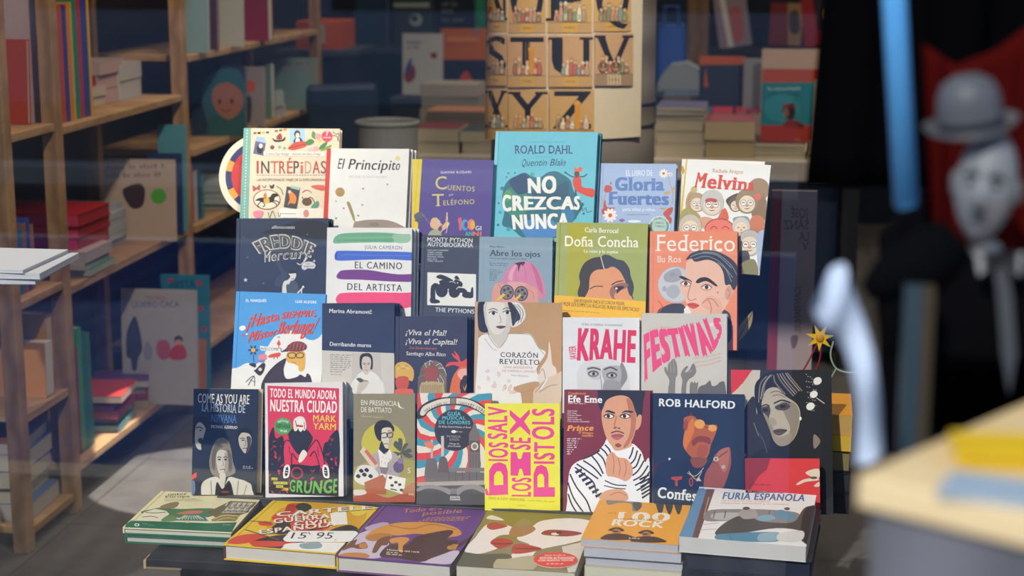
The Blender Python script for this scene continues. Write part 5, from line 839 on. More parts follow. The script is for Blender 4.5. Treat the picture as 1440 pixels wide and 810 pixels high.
def a_halford(a):
    a.t('ecebe8', 'ROB HALFORD', 94, 260, 546, 276, 44, 'B'); sk, hi = 'b4603c', 'd8783a'
    a.s('4a2a34', 62, 620, 100, 600, 130, 590, 100, 640, 80, 700, 62, 720); a.s('22304a', 75, 650, 110, 600, 180, 575, 260, 585, 330, 620, 400, 600, 440, 680, 460, 800, 80, 800)
    a.s(sk, 246, 400, 240, 340, 262, 322, 300, 320, 340, 358, 380, 372, 440, 376, 430, 430, 405, 490, 390, 550, 360, 585, 310, 580, 262, 540, 236, 490); a.s(hi, 246, 420, 285, 340, 305, 350, 300, 420, 262, 500, 256, 520, 238, 490); a.s('8a4238', 290, 470, 330, 440, 395, 450, 400, 490, 370, 480, 330, 476, 300, 500); a.s('a8563c', 330, 500, 385, 500, 370, 560, 320, 560); a.e('e8a050', 336, 368, 32, 28, 12); a.e('e8a050', 412, 392, 26, 20, 8); a.l('7a4a38', 5, 360, 382, 390, 390); a.e('9a4c34', 252, 376, 14, 34, 6); a.e('6a3428', 285, 308, 9, 12); a.s('8a4c3c', 285, 570, 380, 575, 355, 625, 300, 625)
    a.s('9a5448', 360, 740, 372, 660, 410, 600, 430, 550, 480, 520, 515, 506, 524, 560, 520, 630, 470, 760, 380, 800); a.s('b06a58', 440, 545, 505, 508, 515, 560, 500, 640, 470, 650); a.c('5a3034', 5, 420, 600, 460, 560, 505, 530); a.e('c8b8a8', 434, 578, 16, 14); a.e('7a6a60', 434, 578, 8); a.e('b8a898', 478, 625, 12); a.c('c8b8a0', 4, 262, 660, 310, 680, 360, 630); a.c('c8b8a0', 4, 270, 650, 315, 700, 350, 650); a.star('c8b8a0', 330, 700, 20, 3)
    a.p('b0483c', 165, 685, 235, 680, 228, 700, 205, 705, 205, 740, 190, 740, 188, 705, 168, 700); a.e('a84a44', 285, 715, 13, 28); a.e('22304a', 285, 715, 6, 18); a.e('d8d8d8', 155, 577, 7); a.t('e8e6e0', 'Confesión', 84, 808, 420, 840, 62, 'sB')
up('dark navy paperback of a bald man with sunglasses and praying hands', 0, Z13, (918, 551), (1046, 557), (919.5, 690), (1047.5, 690), .013, '26344a', False, pages='c8b090', art=a_halford, copies=1, copy_label='copy behind the dark navy paperback with praying hands', shift=.003, copy_cover='5a2a30', dy=-.012)
def a_portrait(a):
    a.p('c8bda8', 520, 40, 700, 45, 660, 560, 520, 560); a.p('d8343a', 515, 40, 652, 44, 570, 150, 515, 190); a.p('d8343a', 560, 42, 652, 44, 590, 130); k = '1d1c20'
    a.s(k, 665, 150, 700, 90, 760, 58, 900, 50, 1130, 45, 1130, 800, 640, 800, 640, 560, 700, 520, 760, 500, 740, 350, 680, 290); a.s('2a2a2e', 600, 300, 660, 200, 680, 320, 700, 400, 720, 480, 640, 560, 600, 520); a.s('b5a78f', 712, 220, 740, 160, 800, 150, 850, 200, 920, 250, 940, 320, 920, 420, 880, 480, 830, 500, 785, 470, 775, 400, 748, 370, 752, 300, 710, 270)
    a.s('8d806e', 820, 240, 900, 240, 935, 310, 915, 420, 870, 490, 840, 470, 880, 400, 850, 320); a.s('4a4038', 705, 270, 752, 262, 760, 300, 740, 330, 712, 300); a.s('4a4038', 790, 260, 850, 240, 880, 262, 850, 285, 800, 282); a.e('1a1816', 835, 262, 18, 9); a.e('1a1816', 730, 284, 16, 10); a.c('2a2420', 9, 780, 245, 830, 225, 880, 240); a.c('2a2420', 8, 706, 262, 735, 252, 755, 262); a.s('a3957f', 748, 340, 780, 330, 800, 365, 780, 378, 752, 366); a.s('5a4a42', 768, 412, 810, 396, 862, 405, 820, 436, 790, 430); a.l('2a2220', 5, 770, 414, 858, 406)
    for q in ((740, 80, 700, 130, 690, 240), (770, 72, 730, 120, 715, 210), (800, 65, 830, 120, 900, 200), (830, 62, 860, 110, 920, 180), (860, 60, 900, 110, 950, 170), (780, 75, 790, 120, 850, 190)): a.c('7a6e62', 8, *q); 
    for q in ((760, 74, 720, 130, 702, 220), (815, 66, 850, 120, 910, 190), (850, 62, 880, 105, 935, 170)): a.c('a89c8c', 5, *q)
    for q in range(30): a.e('8a8a84', 975 + (q * 29) % 60, 70 + (q * 47) % 220, 5, 4, 0, 6)
    for x, y, r in ((1042, 110, 26), (1020, 190, 24), (1000, 262, 26)): a.e('e6dfd0', x, y, r, r * .85, -30)
    a.c('d8d0c0', 4, 1035, 210, 1085, 245); a.e('efe8dc', 940, 335, 7, 11); a.s('8a7868', 1020, 430, 1060, 470, 1022, 516); a.s('9a8c76', 760, 400, 800, 440, 840, 440, 890, 420, 870, 485, 820, 500, 780, 468); a.s('94866f', 715, 300, 748, 330, 752, 365, 776, 385, 772, 440, 740, 360); a.c('6a5d50', 5, 760, 180, 800, 170, 840, 190); a.c('6a5d50', 4, 770, 200, 810, 192, 850, 210); a.c('54504c', 5, 690, 420, 720, 470, 740, 540); a.c('77716a', 5, 660, 360, 690, 440)
up('black and white profile of a dark-haired person with a red corner', 0, Z13, (1027, 519.4), (1169.5, 520.6), (1030, 640), (1171, 674), .012, '2a2a2e', False, pages='d8d4cc', art=a_portrait, dy=.035)
def a_red(a):
    a.p('8a2226', 600, 570, 760, 575, 740, 640, 690, 680, 640, 760, 600, 760); a.s('d8c4a8', 970, 660, 1010, 640, 1052, 640, 1052, 690, 1010, 685); a.s('d8c4a8', 915, 728, 960, 700, 1030, 690, 1050, 704, 970, 715, 930, 732); a.e('5a4a38', 1020, 690, 22, 8); a.s('d8c4a8', 1020, 740, 1052, 715, 1052, 742); a.t('5a1a1a', 'ALSINA', 640, 735, 690, 736, 12, 'i'); a.fine('5a1a1a', 700, 735, 775, 738, 8)  # dark red corner: cast shadow of the neighbouring book, painted in
up('small red book with a fallen player at its right edge', 0, Z13, (1047.5, 645), (1152.5, 644), (1047, 690), (1153, 690), .018, 'cf3434', False, spine='8a2226', art=a_red, dy=-.012, back='a02428')

# ---------------------------------------------------------------- books lying flat along the front of the table
def a_green(a):
    a.p('1f6a4e', 20, 300, 60, 230, 110, 212, 200, 214, 600, 228, 780, 222, 760, 300, 700, 300); a.s('4f7a52', 170, 160, 240, 140, 300, 130, 420, 138, 560, 134, 640, 140, 600, 190, 300, 190); a.t('3a3a30', 'unter', 345, 54, 465, 50, 16, 'sb'); a.t('3a3a30', 'Europa', 328, 68, 480, 64, 13, 'sb')
    for k in range(3): a.fine('8a846a', 320, 78 + k * 6, 520 + k * 25, 76 + k * 6, 4, k)
    a.s('8f7a5a', 290, 128, 350, 100, 412, 96, 385, 132); a.p('e4dcc0', 165, 205, 190, 160, 260, 138, 330, 150, 352, 170, 300, 212); a.c('4a4a38', 4, 200, 160, 260, 164, 330, 158); a.c('4a4a38', 4, 180, 190, 240, 185, 280, 195); a.s('6a8a5a', 300, 215, 340, 180, 380, 185, 400, 212); a.s('c87a5a', 400, 165, 480, 150, 560, 150, 540, 168, 440, 172); a.p('3f7a72', 380, 212, 480, 172, 560, 172, 600, 215); 
    for k in range(9): a.l('dcd4b4', 5, 410 + k * 20, 205, 450 + k * 10, 180)
    a.p('6a5a3a', 590, 160, 740, 88, 905, 96, 850, 160, 790, 180, 640, 190); a.p('b0aa98', 680, 165, 750, 95, 890, 100, 830, 165)
    for k in range(5): a.l('4a4438', 4, 700 + k * 36, 160, 756 + k * 30, 98)
    for k in range(3): a.l('4a4438', 4, 695 + k * 24, 150 - k * 18, 850 + k * 12, 155 - k * 18)
    for q in range(10): a.l('d8d2bc', 7, 705 + (q % 5) * 38, 150 - (q // 5) * 30, 722 + (q % 5) * 38, 132 - (q // 5) * 30)
    a.p('8a7a4a', 620, 205, 680, 172, 800, 176, 770, 216, 620, 216); a.c('e0cf70', 4, 630, 205, 700, 180, 790, 185); a.c('e0cf70', 3, 650, 212, 720, 195, 770, 205); a.e('d8c890', 465, 220, 18, 8); a.e('e8efe0', 146, 240, 16, 9); a.e('1f6a4e', 146, 240, 9, 5); a.fine('9ac0a8', 180, 236, 215, 237, 5); a.fine('9ac0a8', 220, 244, 258, 246, 5); a.fine('9ac0a8', 690, 242, 740, 243, 6)
M, w, h = flat('green and cream hardback with drawn buildings lying on its twin', Z0, Z14, (227, 693.5), (372, 695.5), (325, 746), (172, 742.5), .0145, 'e6dcae', True, pages='d8d2c2', art=a_green, back='2a6a4e')
book('lower green hardback under the one with drawn buildings', M @ Matrix.Translation((.004, .0155, -.002)), w, h, .0155, '2a6a50', 'c9c4b8', True)
def a_cartel(a):
    a.s('d8a020', 1050, 140, 1440, 60, 1600, 120, 1500, 300, 1000, 330); a.s('d8452f', 1000, 200, 1040, 160, 1080, 150, 1100, 110, 1160, 100, 1220, 108, 1250, 140, 1200, 160, 1330, 190, 1360, 260, 1200, 300, 1080, 280); a.s('b02c20', 1085, 150, 1110, 110, 1150, 118, 1140, 160); a.s('2a2422', 1150, 120, 1190, 100, 1240, 110, 1250, 135, 1200, 160, 1170, 150)
    a.p('e0c040', 700, 345, 830, 290, 1000, 300, 1100, 330, 900, 345, 760, 350); a.s('d8452f', 720, 350, 780, 310, 900, 295, 1000, 320, 930, 335, 800, 360); a.s('2a2624', 1010, 245, 1100, 210, 1120, 280, 1060, 300, 1000, 285); a.s('d8452f', 915, 225, 960, 215, 1010, 232, 990, 245, 930, 242); a.s('2a2624', 880, 345, 1000, 310, 1180, 300, 1200, 350, 1100, 390, 900, 380); a.s('d8452f', 860, 345, 960, 340, 1080, 345, 1150, 352, 1060, 375, 900, 375); a.s('f2eee4', 1070, 380, 1120, 355, 1400, 350, 1600, 372, 1600, 420, 1080, 420); a.s('8fa8a8', 1180, 360, 1300, 350, 1310, 385, 1200, 390)
    a.p('f0ece0', 1370, 165, 1470, 150, 1480, 235, 1380, 240); a.s('2a2422', 1330, 300, 1400, 260, 1500, 240, 1560, 280, 1500, 330, 1380, 330); a.s('e6c840', 1480, 110, 1520, 70, 1600, 80, 1600, 160, 1520, 180)
    for t_, x0, x1, y0, y1, h_ in (('CARTELES', 1034, 1700, 186, 132, 26), ('DE LA', 1108, 1255, 192, 184, 15), ('GUERRA', 1014, 1365, 230, 196, 27), ('CIVIL', 1145, 1372, 246, 226, 24), ('ESPAÑOLA', 925, 1405, 300, 245, 28)): a.t('2a2422', t_, x0 + 4, y0 + 4, x1 + 4, y1 + 4, h_, 'B'); a.t('f2e6d0', t_, x0, y0, x1, y1, h_, 'B')
    a.l('6a5a4a', 6, 832, 270, 1045, 335); a.l('6a5a4a', 5, 865, 215, 1000, 225); a.l('3a3430', 6, 1130, 290, 1320, 262)
M, w, h = flat('thick yellow and red poster book with a handwritten price sticker', Z0, Z14, (385, 703), (533, 711), (472, 781), (315, 762.5), .031, 'e8c02c', True, pages='ddd6c8', art=a_cartel, spine='6a2a2a')
def sticker(M, w, h, pts, Z, draw_fn, name, label, parent):
    f = cover_frame(M); P = [f(Z[0] + x / Z[2], Z[1] + y / Z[2]) for x, y in pts]
    m = MB(); m.prism([(p[0], p[1]) for p in P], -.0022, -.0013, 'f2f0ea'); A = Art(*Z); draw_fn(A); draw(m, A, f, w, h, y=-.0022)
    o = m.build(name, parent); o['label'] = label
def rr(x0, y0, x1, y1, sh, r): # rounded slanted rectangle
    q = []
    for cx, cy, a0 in ((x0 + r + sh, y0 + r * .6, 180), (x1 - r + sh, y0 + r * .6, 270), (x1 - r, y1 - r * .6, 0), (x0 + r, y1 - r * .6, 90)):
        for k in range(5): an = math.radians(a0 + k * 22.5); q.append((cx + r * math.cos(an), cy + r * .6 * math.sin(an)))
    return q
sticker(M, w, h, rr(1072, 284, 1515, 350, 30, 30), Z14, lambda A: (A.t('2a2830', '15', 1118, 332, 1212, 332, 38, 'i'), A.l('2a2830', 6, 1232, 292, 1244, 306), A.t('2a2830', '95', 1272, 332, 1378, 334, 40, 'i'), A.t('9a9aa4', 'c', 1392, 346, 1412, 346, 17, 'i')), 'price_sticker', 'white oval-cornered sticker with handwritten price', LAST)
def a_purple(a):
    g = 'd8923c'; b = '4a2a2c'; a.s('cdbfd0', 60, 340, 120, 240, 240, 185, 300, 190, 330, 260, 300, 330, 200, 345); a.s('cdbfd0', 500, 370, 560, 330, 700, 300, 660, 370); a.s('b8a4c4', 200, 180, 290, 150, 330, 160, 260, 200)
    a.t(g, 'Todo era', 405, 100, 610, 82, 20, 'i'); a.t(g, 'posible', 508, 112, 715, 98, 20, 'i')
    for k in range(3): a.fine(g, 535 - k * 24, 128 + k * 9, 772 - k * 22, 122 + k * 9, 6, k)
    a.s(g, 205, 230, 240, 195, 330, 160, 450, 148, 600, 155, 690, 180, 715, 215, 640, 230, 560, 225, 480, 210, 380, 220, 300, 215); a.s('b87a3a', 205, 232, 260, 208, 340, 212, 330, 240, 240, 250); a.c('a8702c', 5, 330, 165, 450, 185, 560, 160, 690, 190)
    a.s(b, 420, 270, 480, 225, 560, 205, 650, 190, 672, 205, 640, 240, 700, 250, 660, 280, 740, 240, 770, 215, 760, 240, 690, 290, 560, 340, 500, 360, 380, 340, 280, 330, 330, 270); a.s('7a4a34', 240, 305, 275, 240, 340, 225, 320, 270, 290, 275, 262, 310); a.s(g, 335, 240, 400, 228, 440, 240, 405, 275, 402, 310, 380, 300, 378, 260, 345, 262); a.s('7a4a34', 80, 300, 110, 265, 160, 240, 150, 270, 200, 255, 215, 285, 170, 292, 130, 285); a.e('c8823a', 192, 275, 22, 15); a.s('c8823a', 60, 330, 110, 312, 200, 315, 225, 335, 150, 342); a.e('c8823a', 660, 285, 22, 12)
    a.t('e8dccc', 'Historias del rock', 320, 300, 492, 313, 9, 'b'); a.fine('e8dccc', 318, 312, 380, 316, 7); a.fine('e8dccc', 316, 322, 400, 328, 7); a.p('b8863a', 650, 295, 668, 266, 700, 268, 684, 298)
M, w, h = flat('purple book with an orange airship over brown ground', Z0, Z15, (539.5, 709.5), (690, 717.5), (632.5, 792), (473.5, 783.5), .031, '6a3f86', True, pages='d6d0c4', spine='d8b83a', art=a_purple, back='7a4a78')
def a_kiss(a):
    a.p('8f8433', 840, 90, 1250, 95, 1440, 110, 1350, 260, 900, 250, 800, 190); a.s('f0e6dc', 730, 300, 790, 230, 820, 190, 860, 160, 960, 165, 1020, 200, 1000, 215, 920, 220, 875, 260, 930, 275, 880, 300, 800, 318); a.s('e8ddd0', 850, 130, 880, 112, 945, 140); a.s('b84038', 850, 170, 880, 150, 930, 158, 960, 172, 880, 190); a.s('f0e6dc', 1010, 235, 1090, 175, 1150, 140, 1300, 128, 1420, 150, 1420, 220, 1300, 260, 1200, 280, 1120, 300, 1090, 330, 1010, 350, 970, 342, 1010, 300, 1080, 270)
    a.s('a87a4a', 970, 220, 1000, 160, 1080, 165, 1110, 190, 1040, 225); a.s('9a3a34', 1140, 210, 1180, 190, 1300, 195, 1360, 210, 1280, 225, 1180, 220); a.e('e8e0d0', 1215, 212, 22, 7); a.e('3a2a28', 1235, 205, 14, 7); a.s('b84038', 870, 255, 900, 235, 970, 240, 990, 265, 920, 290, 880, 270); a.s('b84038', 985, 310, 990, 275, 1040, 265, 1145, 290, 1080, 310, 1010, 318); a.c('7a2420', 6, 1000, 290, 1060, 290, 1140, 290); a.c('7a2420', 6, 880, 262, 940, 265, 985, 262); a.s('5a5a4a', 690, 350, 720, 310, 820, 320, 960, 318, 980, 350, 900, 400, 680, 400)
    a.s('b8ae90', 900, 350, 960, 345, 1100, 330, 1100, 400, 900, 410); a.p('d8cfc0', 1250, 280, 1380, 250, 1440, 250, 1400, 420, 1280, 430); a.s('9a8a50', 1000, 170, 1040, 130, 1090, 150, 1060, 172)
M, w, h = flat('book of two pale faces nearly kissing with a red oval sticker', Z0, Z15, (694, 718.5), (831, 723.5), (815, 803), (634, 797), .032, '8f8562', False, pages='d9d0b8', art=a_kiss, spine='4a4a44')
kb = LAST
sticker(M, w, h, [(1217 + 118 * math.cos(k * .2618), 356 + 42 * math.sin(k * .2618)) for k in range(24)], Z15, lambda A: (A.e('e2463a', 1217, 356, 118, 42), A.t('f4e8e0', 'EDICIÓN ACTUALIZADA', 1135, 352, 1318, 350, 11, 'B'), A.fine('f4dcd4', 1160, 335, 1270, 333, 6), A.t('f4e8e0', 'CON NUEVOS TEXTOS', 1125, 364, 1310, 362, 9, 'B'), A.fine('f4dcd4', 1170, 380, 1260, 379, 6)), 'sticker', 'red oval sticker', kb)
def a_rock(a):
    a.s('8a8478', 165, 250, 200, 232, 240, 240, 300, 235, 350, 250, 340, 300, 310, 305, 300, 265, 230, 262, 180, 272); a.s('5a5450', 310, 260, 345, 245, 360, 280, 330, 306); 
    for x in (460, 510, 560): a.s('4a4644', x - 22, 262, x + 20, 262, x + 12, 312, x - 4, 322)
    a.l('4a4644', 6, 430, 264, 620, 258); a.env('f6ecd8', '100', (232, 360, 508, 360), (240, 312, 512, 318), 'sB'); a.env('f6ecd8', 'ROCK', (196, 384, 474, 398), (208, 352, 486, 366), 'B'); a.t('a86a2a', 'LOS MEJORES DISCOS', 230, 354, 472, 358, 8, 'b')
    for x, y in ((222, 410), (385, 425)): a.s('4a2a24', x - 46, y + 2, x - 20, y - 12, x + 15, y - 14, x + 44, y + 4, x, y + 8); a.e('b8804a', x, y + 10, 24, 16); a.s('4a2f2a', x - 80, y + 52, x - 60, y + 26, x - 20, y + 20, x + 20, y + 20, x + 70, y + 28, x + 105, y + 52); a.e('2a1a18', x - 6, y + 8, 16, 4)
    a.fine('efe0c8', 290, 458, 350, 460, 7); a.fine('c07a2a', 175, 320, 220, 322, 7)
M, w, h = flat('orange book with two hatted men topmost of its grey stack', Z0 + .044, Z16, (842, 705.5), (974, 708), (952, 765), (818, 758), .015, 'f0a83c', False, pages='c2c0c2', art=a_rock)
for k, (t_, pc, nm) in enumerate(((.017, 'c4c4ca', 'second'), (.018, 'bdbec6', 'third'), (.027, 'd8d4bc', 'lowest'))):
    zz = .0155 + sum((.017, .018, .027)[:k]) + .0005 * k
    book('%s book of the stack under the orange book with hatted men' % nm, M @ Matrix.Translation((.006 * (1, 1.4, 1.2)[k], zz, .004 * (-1, .5, -.6)[k])), w, h, t_, 'c8b890' if k == 2 else 'b0a8a8', pc, group=None)
def a_furia(a):
    a.p('5f8fb4', 640, 180, 700, 180, 705, 210, 640, 470, 540, 470); a.p('5f8fb4', 690, 185, 730, 186, 640, 470, 555, 470); a.p('6a4a48', 715, 186, 760, 187, 662, 470, 628, 470); a.l('c8a08a', 5, 728, 230, 700, 330); a.r('2a282c', 928, 190, 1130, 206); a.t('e8e4e0', 'VOL. 1: 11 NOMBRES Y UN GRITO', 940, 202, 1120, 203, 8)
    a.t('2f6a9c', 'FURIA ESPAÑOLA', 802, 240, 1248, 252, 36, 'Bi')
    for k in range(2): a.t('d88a6a', ('De la mano de Dios a la gloria', 'Historias del fútbol y su tiempo')[k], 800 - k * 6, 252 + k * 14, 1060 + k * 100, 258 + k * 15, 9)
    a.s('8a8684', 700, 330, 740, 300, 900, 296, 1080, 300, 1220, 320, 1200, 380, 900, 360, 720, 362); a.s('b8b4b0', 735, 330, 800, 315, 980, 320, 960, 350, 780, 355)
    for x in (760, 820, 1060, 1130): a.l('5a5654', 6, x, 305, x - 8, 345)
    a.s('4a4644', 760, 430, 790, 390, 850, 350, 905, 330, 960, 335, 1000, 360, 1130, 372, 1200, 360, 1240, 300, 1275, 280, 1320, 300, 1310, 480, 1235, 470, 1240, 420, 1100, 400, 900, 430, 800, 440); a.s('a8a09a', 890, 320, 920, 296, 980, 300, 990, 340, 920, 350); a.e('5a4a42', 932, 292, 20, 9); a.s('7fa8bc', 985, 340, 1060, 326, 1090, 350, 1020, 362); a.s('5f8fa8', 1080, 315, 1130, 300, 1210, 340, 1160, 358, 1110, 345); a.e('5a4a42', 1155, 294, 16, 8); a.s('1f1e22', 1235, 470, 1230, 400, 1245, 320, 1275, 282, 1320, 295, 1310, 480)
    a.s('4f88a4', 765, 460, 770, 436, 860, 428, 980, 422, 1110, 425, 1115, 470, 980, 476, 820, 472); a.s('8fb0bc', 1000, 470, 1010, 430, 1100, 425, 1110, 465); a.s('d8d4d0', 1110, 430, 1240, 415, 1230, 470, 1115, 472); a.c('c0bcb8', 4, 690, 380, 780, 372); a.c('c0bcb8', 4, 680, 410, 770, 405); a.c('3a6a84', 4, 840, 432, 850, 470)
M, w, h = flat('white book with a blue spine band and lying footballers on top', Z0 + .064, Z16, (985, 688.5), (1148.5, 693), (1134, 765.5), (953, 757), .029, 'ece8e4', False, pages='d6d2cc', art=a_furia, spine='4f7fa4')
book('dark navy hardback under the white football book', M @ Matrix.Translation((.01, .030, .006)), w, h, .034, '1d2436', '2a3040', True)
book('lowest dark navy hardback under the white football book', M @ Matrix.Translation((.006, .0645, .002)), w, h, .031, '1a2030', '242a3a', True)
# books lying at the far end of the table
z = ZT; x0 = at(1120, 620, 3.42)
for k, (t_, c, pc, hd, lab) in enumerate(((.045, '1b1c20', '2a2a2e', True, 'black boxed book lowest of the pile beside the black and white profile'), (.04, '20222a', '33343a', True, 'black book with worn edges second in the pile beyond the profile book'), (.045, '15161a', '8a7a50', True, 'black and gold book in the middle of the pile beyond the profile book'), (.032, 'e0a41e', 'd8b040', False, 'orange yellow paperback with printed spine near the top of the pile'), (.042, 'd8922a', 'c8a058', False, 'orange book topmost of the pile behind the profile book'))):
    Mx = Matrix.Translation((x0.x + .022, 3.36, z + t_)) @ Matrix.Rotation(math.radians(-4 + 2 * (k % 3)), 4, 'Z') @ Matrix.Rotation(-math.pi / 2, 4, 'X')
    book(lab, Mx, .17, .17, t_, c, pc, hd); z += t_ + .0005
# ================================================================ shelves along the left wall
XS = -1.813; PINE = wood('8a6a48', 'a8845c'); PINEY = wood('8f6f4c', 'ab8860', (0, 1, 0))
SHZ = (.13, .63, 1.065)
def post_y(x, y): return onx(x, y, XS).y
def shelf_unit(label, y0, y1, zs, posts, top=2.2, loc=None):
    t = thing('bookshelf', label, 'bookshelf', (XS - .17, (y0 + y1) / 2, 0)); o = Vector((XS - .17, (y0 + y1) / 2, 0))
    for y in posts:
        for x in (XS - .042, XS - .34):
            m = MB(); m.box((x - o.x, y - .022 - o.y, 0), (x + .042 - o.x, y + .022 - o.y, top), PINE); m.build('post', t, bevel=.003)
    for z in zs:
        m = MB(); m.box((XS - .335 - o.x, y0 + .024 - o.y, z - .022), (XS - .004 - o.x, y1 - .024 - o.y, z), PINEY); m.build('shelf_board', t, bevel=.002)
    return t
shelf_unit('pine open bookshelf with thin blue and brown spines at the edge of the window', 3.98, 4.30, (.06, .36, .655, 1.08), (3.98,), 1.9)
_bs = shelf_unit('pine open bookshelf with a red back board above the coloured upright spines', 4.30, 5.33, (.13, .63, 1.065, 1.56), (4.30, 5.33), 2.2)
m = MB(); m.box((-.19, -.45, 1.066), (-.175, .47, 2.1), 'b83424'); _o = m.build('back_board', _bs); _o['label'] = 'dark red back board'
shelf_unit('far pine bookshelf with large picture books faced outward', 5.38, 7.1, (.20, .62, .875, 1.185, 1.50), (7.08,), 2.2)
RX90 = Matrix.Rotation(-math.pi / 2, 4, 'X')
def upright(label, x, y, z, w, h, t, cover, face=0.0, lean=.10, hard=True, art=None, pages='cfc8ba', spine=None, roll=0):
    """a standing book, faced toward the window (face turns it about z)"""
    return book(label, Matrix.Translation((x, y, z)) @ Matrix.Rotation(face, 4, 'Z') @ Matrix.Rotation(-lean, 4, 'X') @ Matrix.Rotation(roll, 4, 'Y'), w, h, t, cover, pages, hard, spine, art)
def spines(items, y, z, desc, group=None, depth=.20, inset=.035):
    for nm, t, h, c in items:
        book('%s %s' % (nm, desc), Matrix.Translation((XS - inset - depth / 2, y + t, z)) @ Matrix.Rotation(math.pi, 4, 'Z'), depth, h, t, c, 'cbbfa8', True); y += t + .001
    return y
def pile(items, x, y, z, w, d, desc, yaw=0.0, pages='b8ae9c', hard=False, side='pages', jit=.006, seed=0, group=None, alone=None):
    """books lying flat on one another, lowest first; yaw 0 shows their lower page edge to the window"""
    rnd = random.Random(seed); n = len(items); names = {1: [''], 2: ['lower', 'upper'], 3: ['lowest', 'middle', 'topmost'], 4: ['lowest', 'second from bottom', 'second from top', 'topmost'], 5: ['lowest', 'second from bottom', 'middle', 'second from top', 'topmost'], 6: ['lowest', 'second', 'third', 'fourth', 'fifth', 'topmost'], 7: ['lowest', 'second', 'third', 'fourth', 'fifth', 'sixth', 'topmost']}[n]
    for k, it in enumerate(items):
        t, c = it[0], it[1]; pg = it[2] if len(it) > 2 else pages; sp = it[3] if len(it) > 3 else None
        M = Matrix.Translation((x + rnd.uniform(-jit, jit), y + rnd.uniform(-jit, jit), z + t)) @ Matrix.Rotation(yaw + rnd.uniform(-.03, .03), 4, 'Z') @ RX90
        book(('%s book %s' % (names[k], desc)).strip(), M, w, d, t, c, pg, hard, sp, group=group); z += t + .0006
    return z
# first bay (between the first two posts)
z = .13
pile([(.045, '4a6a9a', 'b0a8a0'), (.045, '48689a'), (.045, '3f5f94'), (.045, '46669a'), (.03, '8a5a40')], -1.98, 4.02, .061, .26, .22, 'in the blue pile on the lowest shelf behind the first post', .08, jit=.012, seed=2)
upright('orange tan boxed set with a dark round emblem behind the first post', -1.98, 4.16, .361, .30, .15, .06, 'a8743c', .0, .03, art=None)
upright('mustard yellow carton standing behind the orange tan boxed set', -1.99, 4.235, .361, .27, .21, .04, 'b8862c', 0, .02)
y = 4.02
for k, (nm, c) in enumerate((('deep blue', '2c4a80'), ('brown', '7a4a34'), ('steel blue', '3a5f94'), ('teal blue', '2f6a8a'), ('pinkish brown', '8a5a54'), ('royal blue', '2f4a94'), ('tan', '94684a'))):
    book('%s book in the row of thin spines behind the first post' % nm, Matrix.Translation((-1.93 + k * .0 - .025 * 0, y + .02, .656)) @ Matrix.Rotation(math.pi, 4, 'Z'), .16, .17 + .01 * (k % 3), .022, c, 'b8ae9c', True); y += .0235
upright('bright orange red book faced out at the top behind the first post', -2.0, 4.22, 1.081, .27, .22, .02, 'a83c1c', 0, .08)
# second bay
ytop = spines((('white and pink boxed', .045, .36, 'b8a09a'),), 4.335, 1.066, 'tall book at the window end of the top shelf')
spines((('navy', .018, .30, '2a3450'), ('red orange', .032, .315, 'b4482c'), ('indigo', .03, .315, '3f3a7a'), ('orange', .026, .32, 'c87a2c'), ('lime yellow', .012, .32, 'b8a82c'), ('green', .03, .33, '2a7a5c'), ('crimson', .028, .33, 'a83040'), ('violet blue', .045, .335, '37407f'), ('golden yellow', .018, .34, 'c8982c')), ytop, 1.066, 'spine in the upright row on the top shelf')
pile([(.03, 'b8922c', 'b8a890'), (.03, 'a89a8c', 'b8a890'), (.028, '9a2a24', '8a2a24')], -1.93, 4.83, 1.066, .20, .12, 'in the first low pile after the upright row', math.pi / 2, hard=False, seed=3)
pile([(.045, '8a3a30', 'b4958a'), (.045, '8a3a30', 'b4958a'), (.04, '9a8a80', 'b4958a')], -1.93, 4.98, 1.066, .20, .13, 'in the tall rosy pile on the top shelf', math.pi / 2, seed=4)
pile([(.06, 'a8a498', 'b0aca4'), (.05, 'a8a498', 'b0aca4')], -1.93, 5.14, 1.066, .20, .12, 'in the grey paged pile beside the far post of the top shelf', math.pi / 2, seed=5)
# top level above: dark framed picture and red boards on the wall
def wall_frame():
    t = thing('picture_frame', 'small dark framed picture hanging on the dark red back board', 'picture', (XS - .3449, 4.95, 1.45)); m = MB()
    for a, b in (((0, -.16, -.14), (.02, .16, -.11)), ((0, -.16, .11), (.02, .16, .14)), ((0, -.16, -.11), (.02, -.13, .11)), ((0, .13, -.11), (.02, .16, .11))): m.box(a, b, '14181a')
    m.build('frame', t); m = MB(); m.box((.001, -.13, -.11), (.008, .13, .11), '6a2018'); m.build('picture', t)
wall_frame()
